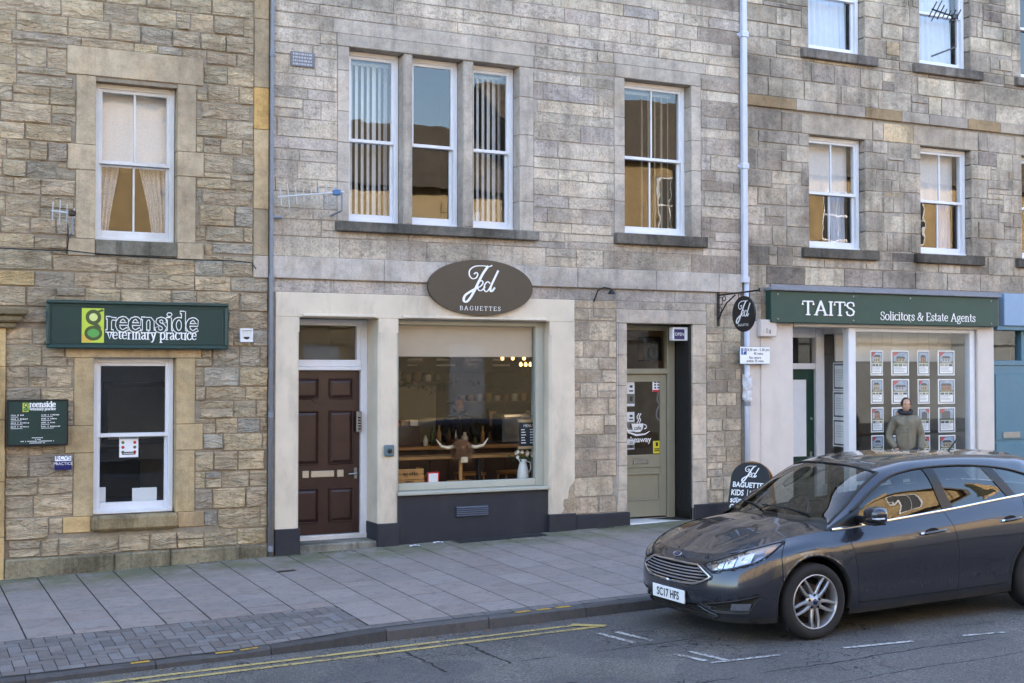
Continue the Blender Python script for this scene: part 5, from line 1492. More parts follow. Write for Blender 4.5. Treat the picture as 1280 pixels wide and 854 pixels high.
M['pic_dark'] = paint('dark print', (52, 60, 70), .5, var=.2, bump=0); M['pic_sky'] = paint('sky print', (150, 172, 200), .5, var=.35, scale=9, bump=0)
M['pic_wall'] = paint('house wall print', (168, 156, 138), .5, var=.5, scale=38, bump=0); M['pic_green'] = paint('grass print', (104, 118, 78), .5, var=.5, scale=38, bump=0)
M['kraft_p'] = paint('red stone print', (150, 104, 84), .5, var=.4, scale=38, bump=0)
M['pic_text'] = paint('grey text print', (176, 178, 186), .6, var=.1, bump=0)
rp = random.Random(12)
colsx = [(148, 232), (286, 405), (461, 541), (596, 710)]
rowsz = [(97, 264), (288, 452), (477, 642), (663, 830)]
PY = .13
names_c = ["first", "second", "third", "fourth"]; names_r = ["top", "second", "third", "lowest"]
for ci, (ca, cb) in enumerate(colsx):
    # taut display wires
    for xx in (ca + 6, cb - 6):
        w0 = at(1060 + xx / 5.335, 500, PY)[0]
    for ri, (ra, rb) in enumerate(rowsz):
        xa, zb = at(1060 + (ca + 2 * ri) / 5.335, 420 + ra / 5.335, PY); xb, za = at(1060 + (cb + 2 * ri) / 5.335, 420 + rb / 5.335, PY)
        t = thing("property_card", "house advert card, %s row, %s column from the left in the solicitors window" % (names_r[ri], names_c[ci]), "poster", ((xa+xb)/2, PY, za), "house adverts in the solicitors window")
        MB().box(xa, xb, PY - .006, PY, za, zb, .002).build("holder", M['paper'], t)
        w, h = xb - xa, zb - za
        MB().box(xa + w*.07, xb - w*.07, PY - .008, PY - .005, za + h*.05, zb - h*.05).build("dark_border", M['pic_dark'], t)
        q = lambda f0, f1, g0, g1, m_, nm="print": MB().quad((xa + w*f0, PY - .009, za + h*g0), (xa + w*f1, PY - .009, za + h*g0), (xa + w*f1, PY - .009, za + h*g1), (xa + w*f0, PY - .009, za + h*g1)).build(nm, m_, t)
        q(.12, .88, .08, .92, M['paper'], "sheet")
        def q2(f0, f1, g0, g1, m_, nm, d): return MB().quad((xa + w*f0, PY - d, za + h*g0), (xa + w*f1, PY - d, za + h*g0), (xa + w*f1, PY - d, za + h*g1), (xa + w*f0, PY - d, za + h*g1)).build(nm, m_, t)
        q2(.12, .88, .48, .92, M['pic_sky'], "photo_sky", .0095)
        q2(.12, .88, .48, .56, M['pic_green'], "photo_lawn", .0098)
        a0 = rp.uniform(.15, .3); a1_ = rp.uniform(.65, .85); hh = rp.uniform(.66, .78)
        MB().add([(xa + w*f0, PY - .0101, za + h*g0) for f0, g0 in ((a0, .52), (a1_, .52), (a1_, hh), ((a0+a1_)/2, hh + .1), (a0, hh))], [(0,1,2,3,4)]).build("photo_house", rp.choice((M["pic_wall"], M["pic_wall"], M["pic_dark"], M["kraft_p"], M["pic_text"])), t)
        MB().add([(xa + w*f0, PY - .0102, za + h*g0) for f0, g0 in ((a0 - .02, hh), (a1_ + .02, hh), (a1_ - rp.uniform(.02, .15), hh + .09), (a0 + rp.uniform(.02, .15), hh + .09))], [(0,1,2,3)]).build("photo_roof", M["pic_dark"], t)
        for k in range(3): q2(a0 + .06 + k*.16, a0 + .12 + k*.16, .58, .66, M['pic_dark'], "photo_window", .0104)
        for k in range(3): q2(.14 + .25*k, .36 + .25*k, .37, .46, rp.choice((M['pic_wall'], M['pic_dark'], M['pic_green'])), "small_photo", .0095)
        for k in range(4): q2(.16, rp.uniform(.6, .84), .32 - k*.055, .345 - k*.055, M['pic_text'], "text_line", .0095)
        if rp.random() < .8:
            s_ = rp.random() < .5
            F = (lambda f: f) if s_ else (lambda f: 1 - f)
            MB().add([(xa + w*F(f0), PY - .0108, za + h*g0) for f0, g0 in ((.12, .92), (.42, .92), (.12, .74))], [(0,1,2)]).build("red_corner", M['red_p'], t)
    for xx in (ca + 8, cb - 2):
        X_ = at(1060 + xx / 5.335, 500, PY)[0]
        MB().tube([(X_, PY, .5), (X_, PY, 2.79)], .0018, 5).build("display_wire", M['metal'], None, label="thin %s display wire of the %s column of house adverts" % ("left" if xx == ca + 8 else "right", names_c[ci]), cat="wire", group="display wires")
# framed notices hung on the splayed side window
dvec = Vector((LX - .06 - (dxR + .06), .1 - (LY - .02), 0)); dl = dvec.length; dvec.normalize(); nrm = Vector((-dvec.y, dvec.x, 0))
def on_splay(px, py):
    best = None
    r = ray(px, py); o_ = Vector((0, -CAM_D, CAM_Z)); p0 = Vector((dxR + .06, LY - .02, 0)) + nrm * .05
    tt = (p0 - Vector((0, -CAM_D, 0))).dot(nrm) / (r[0]*nrm.x + r[1]*nrm.y)
    P_ = Vector((r[0]*tt, -CAM_D + r[1]*tt, CAM_Z + r[2]*tt)); return P_
for i, (ya, yb_) in enumerate(((455, 486), (491, 521), (526, 556))):
    A1, B1 = on_splay(1042.5, yb_), on_splay(1058, ya)
    u0 = (A1 - Vector((0, 0, A1.z))); 
    t = thing("framed_notice", ["top", "middle", "bottom"][i] + " framed white notice in the side window by the office door", "notice", tuple(A1), "framed notices in the side window")
    def splay_box(f0, f1, g0, g1, d0, d1):
        ptA = A1 + (B1 - A1) * 1; base = Vector((A1.x, A1.y, 0)); e = Vector((B1.x - A1.x, B1.y - A1.y, 0)); h = B1.z - A1.z
        c = [(base + e*f + nrm*d, A1.z + h*g) for d in (d0, d1) for f, g in ((f0, g0), (f1, g0), (f1, g1), (f0, g1))]
        return MB().add([(p.x, p.y, z) for p, z in c], [(0,1,2,3),(4,7,6,5),(0,4,5,1),(1,5,6,2),(2,6,7,3),(3,7,4,0)])
    splay_box(-.08, 1.08, -.06, 1.06, .0, .012).build("holder", M['paper'], t)
    splay_box(0, 1, 0, 1, -.003, .0).build("dark_border", M['pic_dark'], t)
    splay_box(.08, .92, .06, .94, -.005, -.003).build("sheet", M['paper'], t)
    for k in range(5): splay_box(.18, .75, .75 - k*.1, .765 - k*.1, -.0058, -.005).build("text_line", M['pic_text'], t)
hd = thing("loudspeaker", "brown and cream wall unit high behind the side window by the office door", "speaker", (13.2, 1.2, 2.4))
e2 = at(1042, 432, 1.1)
MB().box(e2[0] - .22, e2[0] + .05, 1.0, 1.3, e2[1] - .16, e2[1] + .17, .02).build("front", M['brown_door'], hd)
MB().box(e2[0] + .052, e2[0] + .22, 1.02, 1.3, e2[1] - .15, e2[1] + .18, .03).build("side", M['blind_cream'], hd)
# ================================================================== curtains and blinds
def tied(x0, x1, side):
    def g(u, w):
        k = .5 + .5 * math.cos(min(w, 1) * math.pi * .9)
        width = (x1 - x0) * (.35 + .65 * k)
        return x0 + width * u if side == 'L' else x1 - width * (1 - u)
    return g
c1 = curtain("roller_blind", 2.245, 3.03, 4.50, 5.37, .30, 3, .004, M['lace'], "cream net blind drawn over the upper sash of the top left window", "blind")
curtain("net_curtain", 2.24, 2.52, 3.66, 5.3, .36, 4, .02, M['lace2'], "left half of the tied back net curtain in the top left window", "curtain", tied(2.24, 2.60, 'L'))
curtain("net_curtain", 2.66, 3.03, 3.66, 5.3, .36, 5, .02, M['lace2'], "right half of the tied back net curtain in the top left window", "curtain", tied(2.62, 3.03, 'R'))
vertical_blind("grey vertical blind in the left light of the triple window", 5.22, 5.84, 4.04, 6.06, .42, 8, rad(42), M['blind'], "vertical blinds of the triple window")
vertical_blind("grey vertical blind in the right light of the triple window", 6.90, 7.45, 4.04, 6.06, .42, 7, rad(40), M['blind'], "vertical blinds of the triple window")
vertical_blind("cream vertical blind in the single sash window above the cafe door", 9.15, 10.12, 4.08, 6.07, .42, 9, rad(66), M['blind_cream'], None, skip=(2, 3))
for X0, nm in ((12.25, "left"), (14.40, "right")):
    curtain("net_curtain", X0 + .06, X0 + .99, 4.83, 5.57, .34, 4, .008, M['lace'], "pale net blind over the top sash of the %s window above the green fascia" % nm, "curtain")
    curtain("curtain", X0 + .72, X0 + 1.0, 4.0, 5.0, .40, 4, .02, M['drape'], "pale curtain edge at the right of the %s window above the green fascia" % nm, "curtain")
    curtain("curtain", X0 + .06, X0 + .99, 6.92, 8.5, .36, 8, .02, M['drape'], "pale bluish curtain in the top floor %s window" % nm, "curtain")

# ================================================================== vet window contents
po = at(161, 557, .19)
t = thing("window_poster", "small printed poster stuck inside the lower left window", "poster", (po[0], .19, po[1]))
x0, z0 = at(149, 572, .19); x1, z1 = at(173, 542, .19)
MB().box(x0, x1, .19, .192, z0, z1).build("sheet", M['paper'], t)
MB().quad((x0 + .01, .1895, z1 - .06), (x1 - .01, .1895, z1 - .06), (x1 - .01, .1895, z1 - .01), (x0 + .01, .1895, z1 - .01)).build("header", M['pic_sky'], t)
for k in range(3):
    for s in (0, 1): MB().add([(p[0], .1893, p[1]) for p in ellipse(x0 + .04 + s * (x1 - x0 - .08), z1 - .1 - k * .055, .018, .018, 12)], [tuple(range(12))]).build("dot_print", M['red_p'] if (k + s) % 2 else M['pic_green'], t)
for k in range(2): MB().quad((x0 + .03, .1893, z0 + .03 + k*.02), (x1 - .03, .1893, z0 + .03 + k*.02), (x1 - .03, .1893, z0 + .042 + k*.02), (x0 + .03, .1893, z0 + .042 + k*.02)).build("text_line", M['black'], t)
for (xa, xb, lab) in ((117, 132, "white card at the lower left corner of the vet window"), (165, 196, "white card standing on the sill at the right of the vet window")):
    x0, z0 = at(xa, 628, .24); x1, z1 = at(xb, 609, .24)
    MB().box(max(x0, 2.24), x1, .235, .24, .62, z1, .001).build("display_card", M['paper'], None, label=lab, cat="card")
t = thing("picture", "dark framed picture hanging on the waiting room wall", "picture", (2.9, 2.6, 1.4))
x0, z0 = 2.75, 1.2
MB().box(2.75, 3.75, 3.13, 3.17, 1.15, 2.0, .01).build("frame", M['black'], t)
MB().box(2.82, 3.68, 3.12, 3.131, 1.22, 1.93).build("print", M['pic_text'], t)
t = thing("chair", "dark waiting room chair behind the lower left window", "chair", (2.7, 1.4, 0))
MB().box(2.45, 3.0, 1.2, 1.7, .42, .50, .03).build("seat", M['black_matt'], t); MB().box(2.45, 3.0, 1.68, 1.75, .55, 1.2, .03).build("backrest", M['black_matt'], t)
for xx in (2.48, 2.97):
    for yy in (1.23, 1.72): MB().tube([(xx, yy, -.09), (xx, yy, .45)], .015, 8).build("leg", M['metal'], t)

# ================================================================== cafe interior
WOOD = M['wood']
M['dwood'] = paint('dark timber', (84, 58, 36), .5, var=.25, scale=6, bump=.05)
M['white_pot'] = paint('white glaze', (226, 226, 224), .2, var=.03, bump=0)
M['kraft'] = paint('kraft card', (178, 150, 112), .8, var=.08, bump=0)
M['roller'] = paint('beige roller shade', (180, 166, 150), .8, var=.03, bump=.02)
M['bulb'] = emit('lit filament bulb', (1.0, .56, .20), .55)
M['fur'] = paint('brown shaggy wool', (128, 88, 56), .95, var=.4, scale=30, bump=.3)
M['horn'] = paint('cow horn', (214, 198, 168), .4, var=.15, bump=.02)
MB().box(5.88, 7.79, .19, .197, 2.335, 2.79, .001).build("window_blind", M['roller'], None, label="beige roller shade across the top of the baguette shop window", cat="blind")
def bx(name, lab, cat, x0, x1, y0, y1, z0, z1, mat, c=.006, group=None): return MB().box(x0, x1, y0, y1, z0, z1, c).build(name, mat, None, label=lab, cat=cat, group=group)
# lit bulbs
BP = [(628, 447), (641, 447), (655, 447), (668, 447), (651, 455), (657, 455), (663, 455), (669, 455)]
for i, (px, py) in enumerate(BP):
    Y = 1.5 if i < 4 else 2.3
    X, Z = at(px, py, Y)
    t = thing("pendant_bulb", "lit bare bulb, %s from left in the %s row in the shop window" % (["first", "second", "third", "fourth"][i % 4], "nearer" if i < 4 else "farther"), "light bulb", (X, Y, Z), "lit pendant bulbs in the cafe")
    MB().lathe([(0, -.04), (.014, -.036), (.024, -.022), (.026, -.008), (.02, .01), (.011, .026), (.0, .03)], (X, Y, Z), 14).build("glass_bulb", M['bulb'], t, smooth=True)
    MB().tube([(X, Y, Z + .035), (X, Y, 2.78)], .005, 5).build("flex", M['black'], t)
    l = bpy.data.lights.new("bulb_light", 'POINT'); l.energy = .12; l.color = (1, .72, .42); l.shadow_soft_size = .05
    lo = bpy.data.objects.new("bulb_light", l); COL.objects.link(lo); lo.location = (X, Y - .06, Z - .1)
    lo.parent = t; lo.matrix_parent_inverse = Matrix.Translation(t.location).inverted()
# menu boards, shelves, counter
bx("menu_board", "wide dark menu board across the top of the cafe back wall", "board", 6.4, 9.6, 4.2, 4.28, 2.12, 2.62, M['chalkboard'])
a = MB(); rr = random.Random(31)
for c in range(6):
    for r in range(4):
        x = 6.6 + c * .5
        a.box(x, x + rr.uniform(.15, .32), 4.192, 4.199, 2.50 - r * .09, 2.53 - r * .09)
a.build("menu_writing", M['letter_white'], bpy.data.objects["menu_board"])
def shelf(lab, x0, x1, y, z):
    t = thing("wall_shelf", lab, "shelf", ((x0+x1)/2, y, z))
    MB().box(x0, x1, y, 4.28, z - .03, z, .004).build("board", M['dwood'], t)
    for xx in (x0 + .1, x1 - .14): MB().box(xx, xx + .03, y + .05, 4.28, z - .16, z - .031, .004).build("bracket", M['iron'], t)
shelf("upper dark shelf on the left of the cafe back wall", 6.9, 8.3, 4.0, 1.98)
shelf("lower dark shelf on the right of the cafe back wall", 8.3, 9.9, 4.0, 1.66)
for i in range(7):
    X = 7.0 + i * .17; h = .12 + .07 * ((i * 37) % 5) / 5
    bx("storage_jar", "jar or box %s on the upper cafe shelf" % ["far left", "second", "third", "fourth", "fifth", "sixth", "far right"][i], "jar", X, X + .11, 4.06, 4.2, 1.981, 1.98 + h, [M['kraft'], M['white_pot'], M['black'], M['kraft']][i % 4], .02, "things on the upper cafe shelf")
for i in range(8):
    X = 8.5 + i * .16; h = .09 + .05 * ((i * 29) % 4) / 4
    MB().lathe([(0, 0), (.05, 0), (.06, h), (.055, h), (.045, .01), (0, .01)], (X, 4.12, 1.661), 14).build("cup_stack", [M['white_pot'], M['kraft']][i % 2], None, label="cup stack on the lower cafe shelf, number %s from the left" % ["one", "two", "three", "four", "five", "six", "seven", "eight"][i], cat="cup", group="cups on the lower cafe shelf")
ct = thing("counter", "timber cafe counter across the shop behind the window display", "counter", (7.6, 2.3, .03))
MB().box(6.5, 9.3, 2.2, 2.75, .036, 1.02, .01).build("front", M['dwood'], ct); MB().box(6.42, 9.4, 2.1, 2.85, 1.02, 1.07, .008).build("worktop", WOOD, ct)
for k in range(9): MB().box(6.55 + k * .3, 6.83 + k * .3, 2.185, 2.199, .1, .98, .006).build("plank", M['dwood'], ct)
tb = thing("window_bar", "long pale timber bar table behind the shop window", "table", (7.0, 1.0, .03))
MB().box(5.9, 8.6, .78, 1.12, .98, 1.02, .006).build("top", WOOD, tb)
for xx in (6.0, 7.3, 8.5): MB().box(xx, xx + .05, .85, .9, .036, .98, .004).build("leg", M['iron'], tb)
for i, xx in enumerate((6.55, 7.45, 8.1)):
    t = thing("stool", "low timber stool under the window bar, %s from the left" % ["first", "second", "third"][i], "stool", (xx, 1.45, .036), "stools at the window bar")
    MB().box(xx - .18, xx + .18, 1.28, 1.6, .70, .74, .01).build("seat", WOOD, t)
    for sx in (-.15, .15):
        for sy in (1.31, 1.57): MB().tube([(xx + sx * 1.2, sy, .036), (xx + sx, sy, .70)], .016, 6).build("leg", WOOD, t)
bx("serving_hatch", "pale panel with shelves in the middle of the cafe back wall", "cabinet", 7.3, 8.1, 4.22, 4.29, 1.0, 1.9, M['frame_grey'])
bx("coffee_machine", "dark coffee machine on the cafe counter", "machine", 8.35, 8.95, 2.25, 2.65, 1.071, 1.5, M['metal'], .03)
bx("display_cabinet", "small lit counter cabinet at the left of the cafe counter", "cabinet", 6.6, 7.05, 2.3, 2.6, 1.071, 1.36, M['dwood'], .01)
for i in range(3): bx("cake_box", "cake box on the counter cabinet, %s one" % ["left", "middle", "right"][i], "box", 6.62 + i*.14, 6.74 + i*.14, 2.32, 2.5, 1.361, 1.44, [M['red_p'], M['kraft'], M['paper']][i], .004)
bx("wall_board", "black framed menu board at the left of the cafe back wall", "board", 6.0, 6.35, 4.2, 4.28, 1.3, 2.0, M['chalkboard'])
# window display, left to right
LZ = .701
cr = thing("wooden_crate", "wooden crate with dark script lettering at the left of the shop window display", "crate", (6.1, .3, LZ))
cx0, cx1 = at(497, 600, .3)[0], at(529, 600, .3)[0]; cz1 = at(512, 586, .3)[1]
for k in range(3): MB().box(cx0, cx1, .28, .30, LZ + k * (cz1 - LZ) / 3 + .003, LZ + (k + 1) * (cz1 - LZ) / 3 - .003, .003).build("slat", WOOD, cr)
for xx in (cx0, cx1 - .02): MB().box(xx, xx + .02, .301, .5, LZ, cz1, .003).build("side", WOOD, cr)
a = MB(); serif(a, "aguette", cx0 + .06, LZ + .12, .075, .277, thick=.13); serif(a, "apery", cx0 + .1, LZ + .03, .05, .277, thick=.13); a.build("lettering", M['black'], cr)
t = thing("greeting_card", "red and white printed card beside the wooden crate", "card", (6.45, .3, LZ))
gx0, gx1 = at(534, 600, .3)[0], at(549, 600, .3)[0]; gz1 = at(541, 590, .3)[1]
MB().box(gx0, gx1, .30, .305, LZ, gz1, .001).build("sheet", M['red_p'], t); MB().box(gx0 + .02, gx1 - .02, .296, .30, LZ + .02, gz1 - .02).build("print", M['paper'], t)
# highland cow head of twisted bark with horns on a stand
hc = thing("cow_head_ornament", "brown shaggy highland cow head ornament with white horns on a stand in the window", "ornament", (6.8, .35, LZ))
hX, hZ = at(578, 561, .36)
rr = random.Random(6); fm = MB()
for k in range(520):
    th = rr.uniform(0, 6.283); ph = rr.uniform(-.9, 1.3)
    d = Vector((math.cos(th) * math.cos(ph), math.sin(th) * math.cos(ph), math.sin(ph)))
    p = Vector((hX, .40, hZ)) + Vector((d.x * .18, d.y * .12, d.z * .17))
    e = Vector((rr.gauss(0, .4), -.25, -1)).normalized() * rr.uniform(.05, .12)
    s = Vector((1, .3, 0)) * .006
    fm.add([p - s, p + s, p + d * .02 + e + s * .3, p + d * .02 + e - s * .3], [(0, 1, 2, 3)])
S_ = .74
fm.v = [(hX + (v[0]-hX)*S_, v[1], hZ + (v[2]-hZ)*S_) for v in fm.v]
fm.build("shaggy_hair", M['fur'], hc)
core = MB(); core.lathe([(0, -.15), (.04, -.14), (.055, -.09), (.08, -.015), (.095, .04), (.075, .08), (0, .095)], (hX, .40, hZ), 14).build("head", M['fur'], hc, smooth=True)
for s in (-1, 1): MB().tube([(hX + s*.10, .40, hZ + .03), (hX + s*.20, .38, hZ + .015), (hX + s*.30, .36, hZ + .04), (hX + s*.37, .36, hZ + .13)], [.026, .024, .018, .005], 10).build("horn", M['horn'], hc, smooth=True)
MB().box(hX - .05, hX + .05, .28, .31, hZ - .18, hZ - .10, .02).build("muzzle", M['horn'], hc)
MB().tube([(hX, .42, hZ - .1), (hX, .42, LZ + .02)], .025, 10).box(hX - .16, hX + .16, .34, .5, LZ, LZ + .025, .006).build("stand", WOOD, hc)
# hanging slate menu
sm = thing("hanging_menu", "small slate menu board hung on a cord at the right of the shop window", "sign", (7.5, .28, 1.3))
mx0, mz0 = at(649, 559, .30); mx1, mz1 = at(671, 528, .30)
MB().box(mx0, mx1, .30, .31, mz0, mz1, .002).build("slate", M['chalkboard'], sm)
for zz in (mz0 - .03, mz1): MB().box(mx0 - .015, mx1 + .015, .29, .32, zz, zz + .04, .008).build("batten", M['kraft'], sm)
MB().tube([(mx0 + .02, .305, mz1 + .04), ((mx0+mx1)/2, .305, mz1 + .16), (mx1 - .02, .305, mz1 + .04)], .004, 5).build("cord", M['kraft'], sm)
a = MB(); sans(a, "MENU", (mx0+mx1)/2, mz1 - .06, .05, .2985, align='CENTER')
for k in range(6):
    for c in (0, 1): a.box(mx0 + .03 + c * .13, mx0 + .03 + c * .13 + .05 + .03 * ((k * 7 + c) % 3) / 3, .2975, .2990, mz1 - .10 - k * .035, mz1 - .088 - k * .035)
a.build("chalk_writing", M['letter_white'], sm)
# white jug with flowers
jX, jZ = at(655, 603, .35); jX += .0
jg = thing("flower_jug", "tall white enamel jug of pale flowers at the right of the shop window", "jug", (jX, .38, LZ))
MB().lathe([(0, 0), (.075, 0), (.08, .02), (.075, .12), (.055, .2), (.045, .24), (.055, .275), (.05, .275), (.04, .24), (0, .1)], (jX, .38, LZ), 20).build("jug", M['white_pot'], jg, smooth=True)
MB().tube([(jX + .045, .38, LZ + .25), (jX + .11, .38, LZ + .23), (jX + .115, .38, LZ + .14), (jX + .065, .38, LZ + .07)], .009, 8).build("handle", M['white_pot'], jg, smooth=True)
MB().add([(jX - .05, .37, LZ + .275), (jX - .05, .39, LZ + .275), (jX - .085, .38, LZ + .285), (jX - .045, .38, LZ + .23)], [(0, 2, 3), (2, 1, 3), (0, 1, 2)]).build("spout", M['white_pot'], jg)
rr = random.Random(14)
M['petal'] = paint('cream petals', (232, 224, 208), .7, var=.1, bump=0); M['stem'] = paint('leaf green', (70, 92, 52), .7, var=.2, bump=0)
for k in range(11):
    p = Vector((jX + rr.uniform(-.13, .13), .38 + rr.uniform(-.06, .06), LZ + .33 + rr.uniform(-.03, .06)))
    f = MB()
    for q in range(9):
        a0 = q / 9 * 6.283; d = Vector((math.cos(a0), -.5, math.sin(a0))).normalized() * .03; s = Vector((-math.sin(a0), 0, math.cos(a0))) * .012
        f.add([p, p + d * .6 + s, p + d + Vector((0, -.008, 0)), p + d * .6 - s], [(0, 1, 2, 3)])
    f.build("flower", M['petal'], jg)
lf = MB()
for k in range(40):
    p = Vector((jX + rr.uniform(-.16, .16), .38 + rr.uniform(-.07, .07), LZ + .30 + rr.uniform(-.04, .07))); d = Vector((rr.gauss(0, 1), rr.gauss(0, .6), rr.gauss(0, .6))).normalized() * .05; s = Vector((-d.z, .01, d.x)) * .3
    lf.add([p, p + d * .5 + s, p + d, p + d * .5 - s], [(0, 1, 2, 3)])
lf.build("foliage", M['stem'], jg)
bx("wall_phone", "grey notice in a holder on the right edge of the shop window", "notice", *(at(669, 490, .3)[0], at(676, 490, .3)[0]), .29, .31, at(672, 506, .3)[1], at(672, 473, .3)[1], M['metal'])

# clutter on the counter and the back wall
ordn = ["first", "second", "third", "fourth", "fifth", "sixth", "seventh", "eighth", "ninth"]
rr = random.Random(51)
for i in range(9):
    X = 7.12 + i * .135; h = rr.uniform(.10, .30); r = rr.uniform(.025, .05)
    MB().lathe([(0, 0), (r, 0), (r, h * .6), (r * .45, h * .8), (r * .45, h), (0, h)], (X, 2.32 + rr.uniform(-.08, .1), 1.071), 12).build("bottle", [M['white_pot'], M['stem'], M['kraft'], M['dwood'], M['metal']][i % 5], None, smooth=True, label="bottle or jar on the cafe counter, %s from the left" % ordn[i], cat="bottle", group="bottles on the cafe counter")
for i in range(5):
    X = 6.55 + i * .62; w = .18 + .1 * (i % 2)
    t = thing("picture", "small dark picture on the cafe back wall, %s from the left" % ordn[i], "picture", (X, 4.25, 1.3), "pictures on the cafe back wall")
    MB().box(X, X + w, 4.24, 4.28, 1.22, 1.52, .01).build("frame", M['dwood'], t); MB().box(X + .03, X + w - .03, 4.232, 4.241, 1.25, 1.49).build("print", [M['pic_text'], M['kraft'], M['pic_wall']][i % 3], t)
gl_ = MB()
for k in range(300):
    f = rr.random(); X = 6.0 + 3.6 * f; Z = 2.06 - .18 * abs(math.sin(f * 3 * math.pi)) + rr.gauss(0, .03); Y = 3.9 + rr.gauss(0, .04)
    d = Vector((rr.gauss(0, 1), rr.gauss(0, 1), rr.gauss(0, 1))).normalized() * .05; s = Vector((d.z, d.x, d.y)) * .35
    p = Vector((X, Y, Z)); gl_.add([p, p + d * .5 + s, p + d, p + d * .5 - s], [(0, 1, 2, 3)])
gl_.build("leaf_garland", M['stem'], None, label="leafy garland looped along the cafe back wall", cat="garland")
# ================================================================== people
M['jacket'] = paint('olive grey jacket', (100, 97, 88), .85, var=.12, scale=12, bump=.15)
def _cloth(name, rgb):
    t = NT(name); c = lin(rgb)
    n = t.noise(7, 5, .6, stretch=(1, 1, .45), dist=1.2)
    t.base(t.mix(t.ramp(n, [(.35, 0.0), (.65, 1.0)]), tuple(v * .78 for v in c), tuple(v * 1.15 for v in c))); t.set(Roughness=.85)
    t.bump(n, 1.0, .05); return t.m
M['jacket'] = _cloth('creased olive grey jacket', (126, 119, 102))
M['trousers'] = paint('dark trousers', (48, 50, 58), .9, var=.12, bump=.1)
M['skin'] = paint('skin', (198, 156, 130), .55, var=.06, bump=.02)
M['hair'] = paint('dark brown hair', (52, 42, 34), .7, var=.25, scale=40, bump=.3)
M['shoe'] = paint('dark shoes', (34, 32, 32), .5, var=.1, bump=.02)
M['apron'] = paint('navy apron', (36, 40, 62), .85, var=.1, bump=.05)
def skinned(name, joints, edges, mat, parent, sub=2):
    """one continuous skinned surface: joints = {id: (pos, (rx, ry))}"""
    ids = list(joints); me = bpy.data.meshes.new(name)
    me.from_pydata([joints[i][0] for i in ids], [(ids.index(a), ids.index(b)) for a, b in edges], [])
    ob = bpy.data.objects.new(name, me); COL.objects.link(ob)
    ob.modifiers.new("skin", 'SKIN'); s2 = ob.modifiers.new("sub", 'SUBSURF'); s2.levels = sub; s2.render_levels = sub
    for k, i in enumerate(ids):
        sv = me.skin_vertices[0].data[k]; sv.radius = joints[i][1]; sv.use_root = (k == 0)
    bpy.context.view_layer.update()
    dg = bpy.context.evaluated_depsgraph_get()
    m2 = bpy.data.meshes.new_from_object(ob.evaluated_get(dg))
    bpy.data.objects.remove(ob)
    m2.materials.clear(); m2.materials.append(mat)
    m2.polygons.foreach_set("use_smooth", [True] * len(m2.polygons))
    o = bpy.data.objects.new(name, m2)
    return finish(o, parent, None, None, None, None)
def head_mesh(c, r, face, parent, hairlen=.0):
    """head of height 2*r*1.28 with brow, nose, mouth, chin and ears; face = yaw the head looks along"""
    V = []; Fc = []; n, m = 20, 14
    fx, fy = math.cos(face), math.sin(face)
    def w(a, b, z): return (c[0] + a * fx - b * fy, c[1] + a * fy + b * fx, c[2] + z)
    for i in range(m + 1):
        ph = math.pi * i / m - math.pi / 2
        for j in range(n):
            th = 2 * math.pi * j / n
            a, b, z = math.cos(ph) * math.cos(th), math.cos(ph) * math.sin(th), math.sin(ph)
            wid = .82 if z > -.1 else .82 - .22 * (-z - .1)
            A, B, Z = a * r * 1.02, b * r * wid, z * r * 1.27
            if a > .7 and abs(b) < .3:
                if -.35 < z < .05: A += r * .17 * (1 - abs(b) / .3) * (1 - abs(z + .22) / .3 if abs(z + .22) < .3 else 0)
                if .0 < z < .3: A += r * .05
                if -.62 < z < -.48: A -= r * .03
                if z < -.7: A += r * .10
            if a > .5 and .22 < abs(b) < .55 and -.02 < z < .18: A -= r * .08
            V.append(w(A, B, Z))
    for i in range(m):
        for j in range(n): Fc.append((i*n+j, i*n+(j+1) % n, (i+1)*n+(j+1) % n, (i+1)*n+j))
    h = mob("head", V, Fc, M['skin'], parent, smooth=True)
    H = MB(); P = []
    for i in range(9):
        ph = rad(-8 + 98 * i / 8); row = []
        for j in range(25):
            th = rad(52 + 256 * j / 24) if i < 5 else 2 * math.pi * j / 24
            k = 1.10 + .02 * math.sin(j * 3.3 + i)
            row.append(w(math.cos(ph) * math.cos(th) * r * 1.02 * k, math.cos(ph) * math.sin(th) * r * .84 * k, math.sin(ph) * r * 1.27 * 1.06 - (hairlen if i == 0 else 0)))
        P.append(row)
    H.grid(P).build("hair", M['hair'], parent, smooth=True)
    for s in (-1, 1): MB().lathe([(0, -.008), (.014, -.006), (.018, .004), (0, .008)], w(0, s * r * .84, -.01), 10, 'y').build("ear", M['skin'], parent, smooth=True)
    for s in (-1, 1): MB().lathe([(0, -.008), (.009, -.004), (.009, .004), (0, .008)], w(r * .93, s * r * .34, r * .10), 8).build("eye", M['black'], parent, smooth=True)
    return h
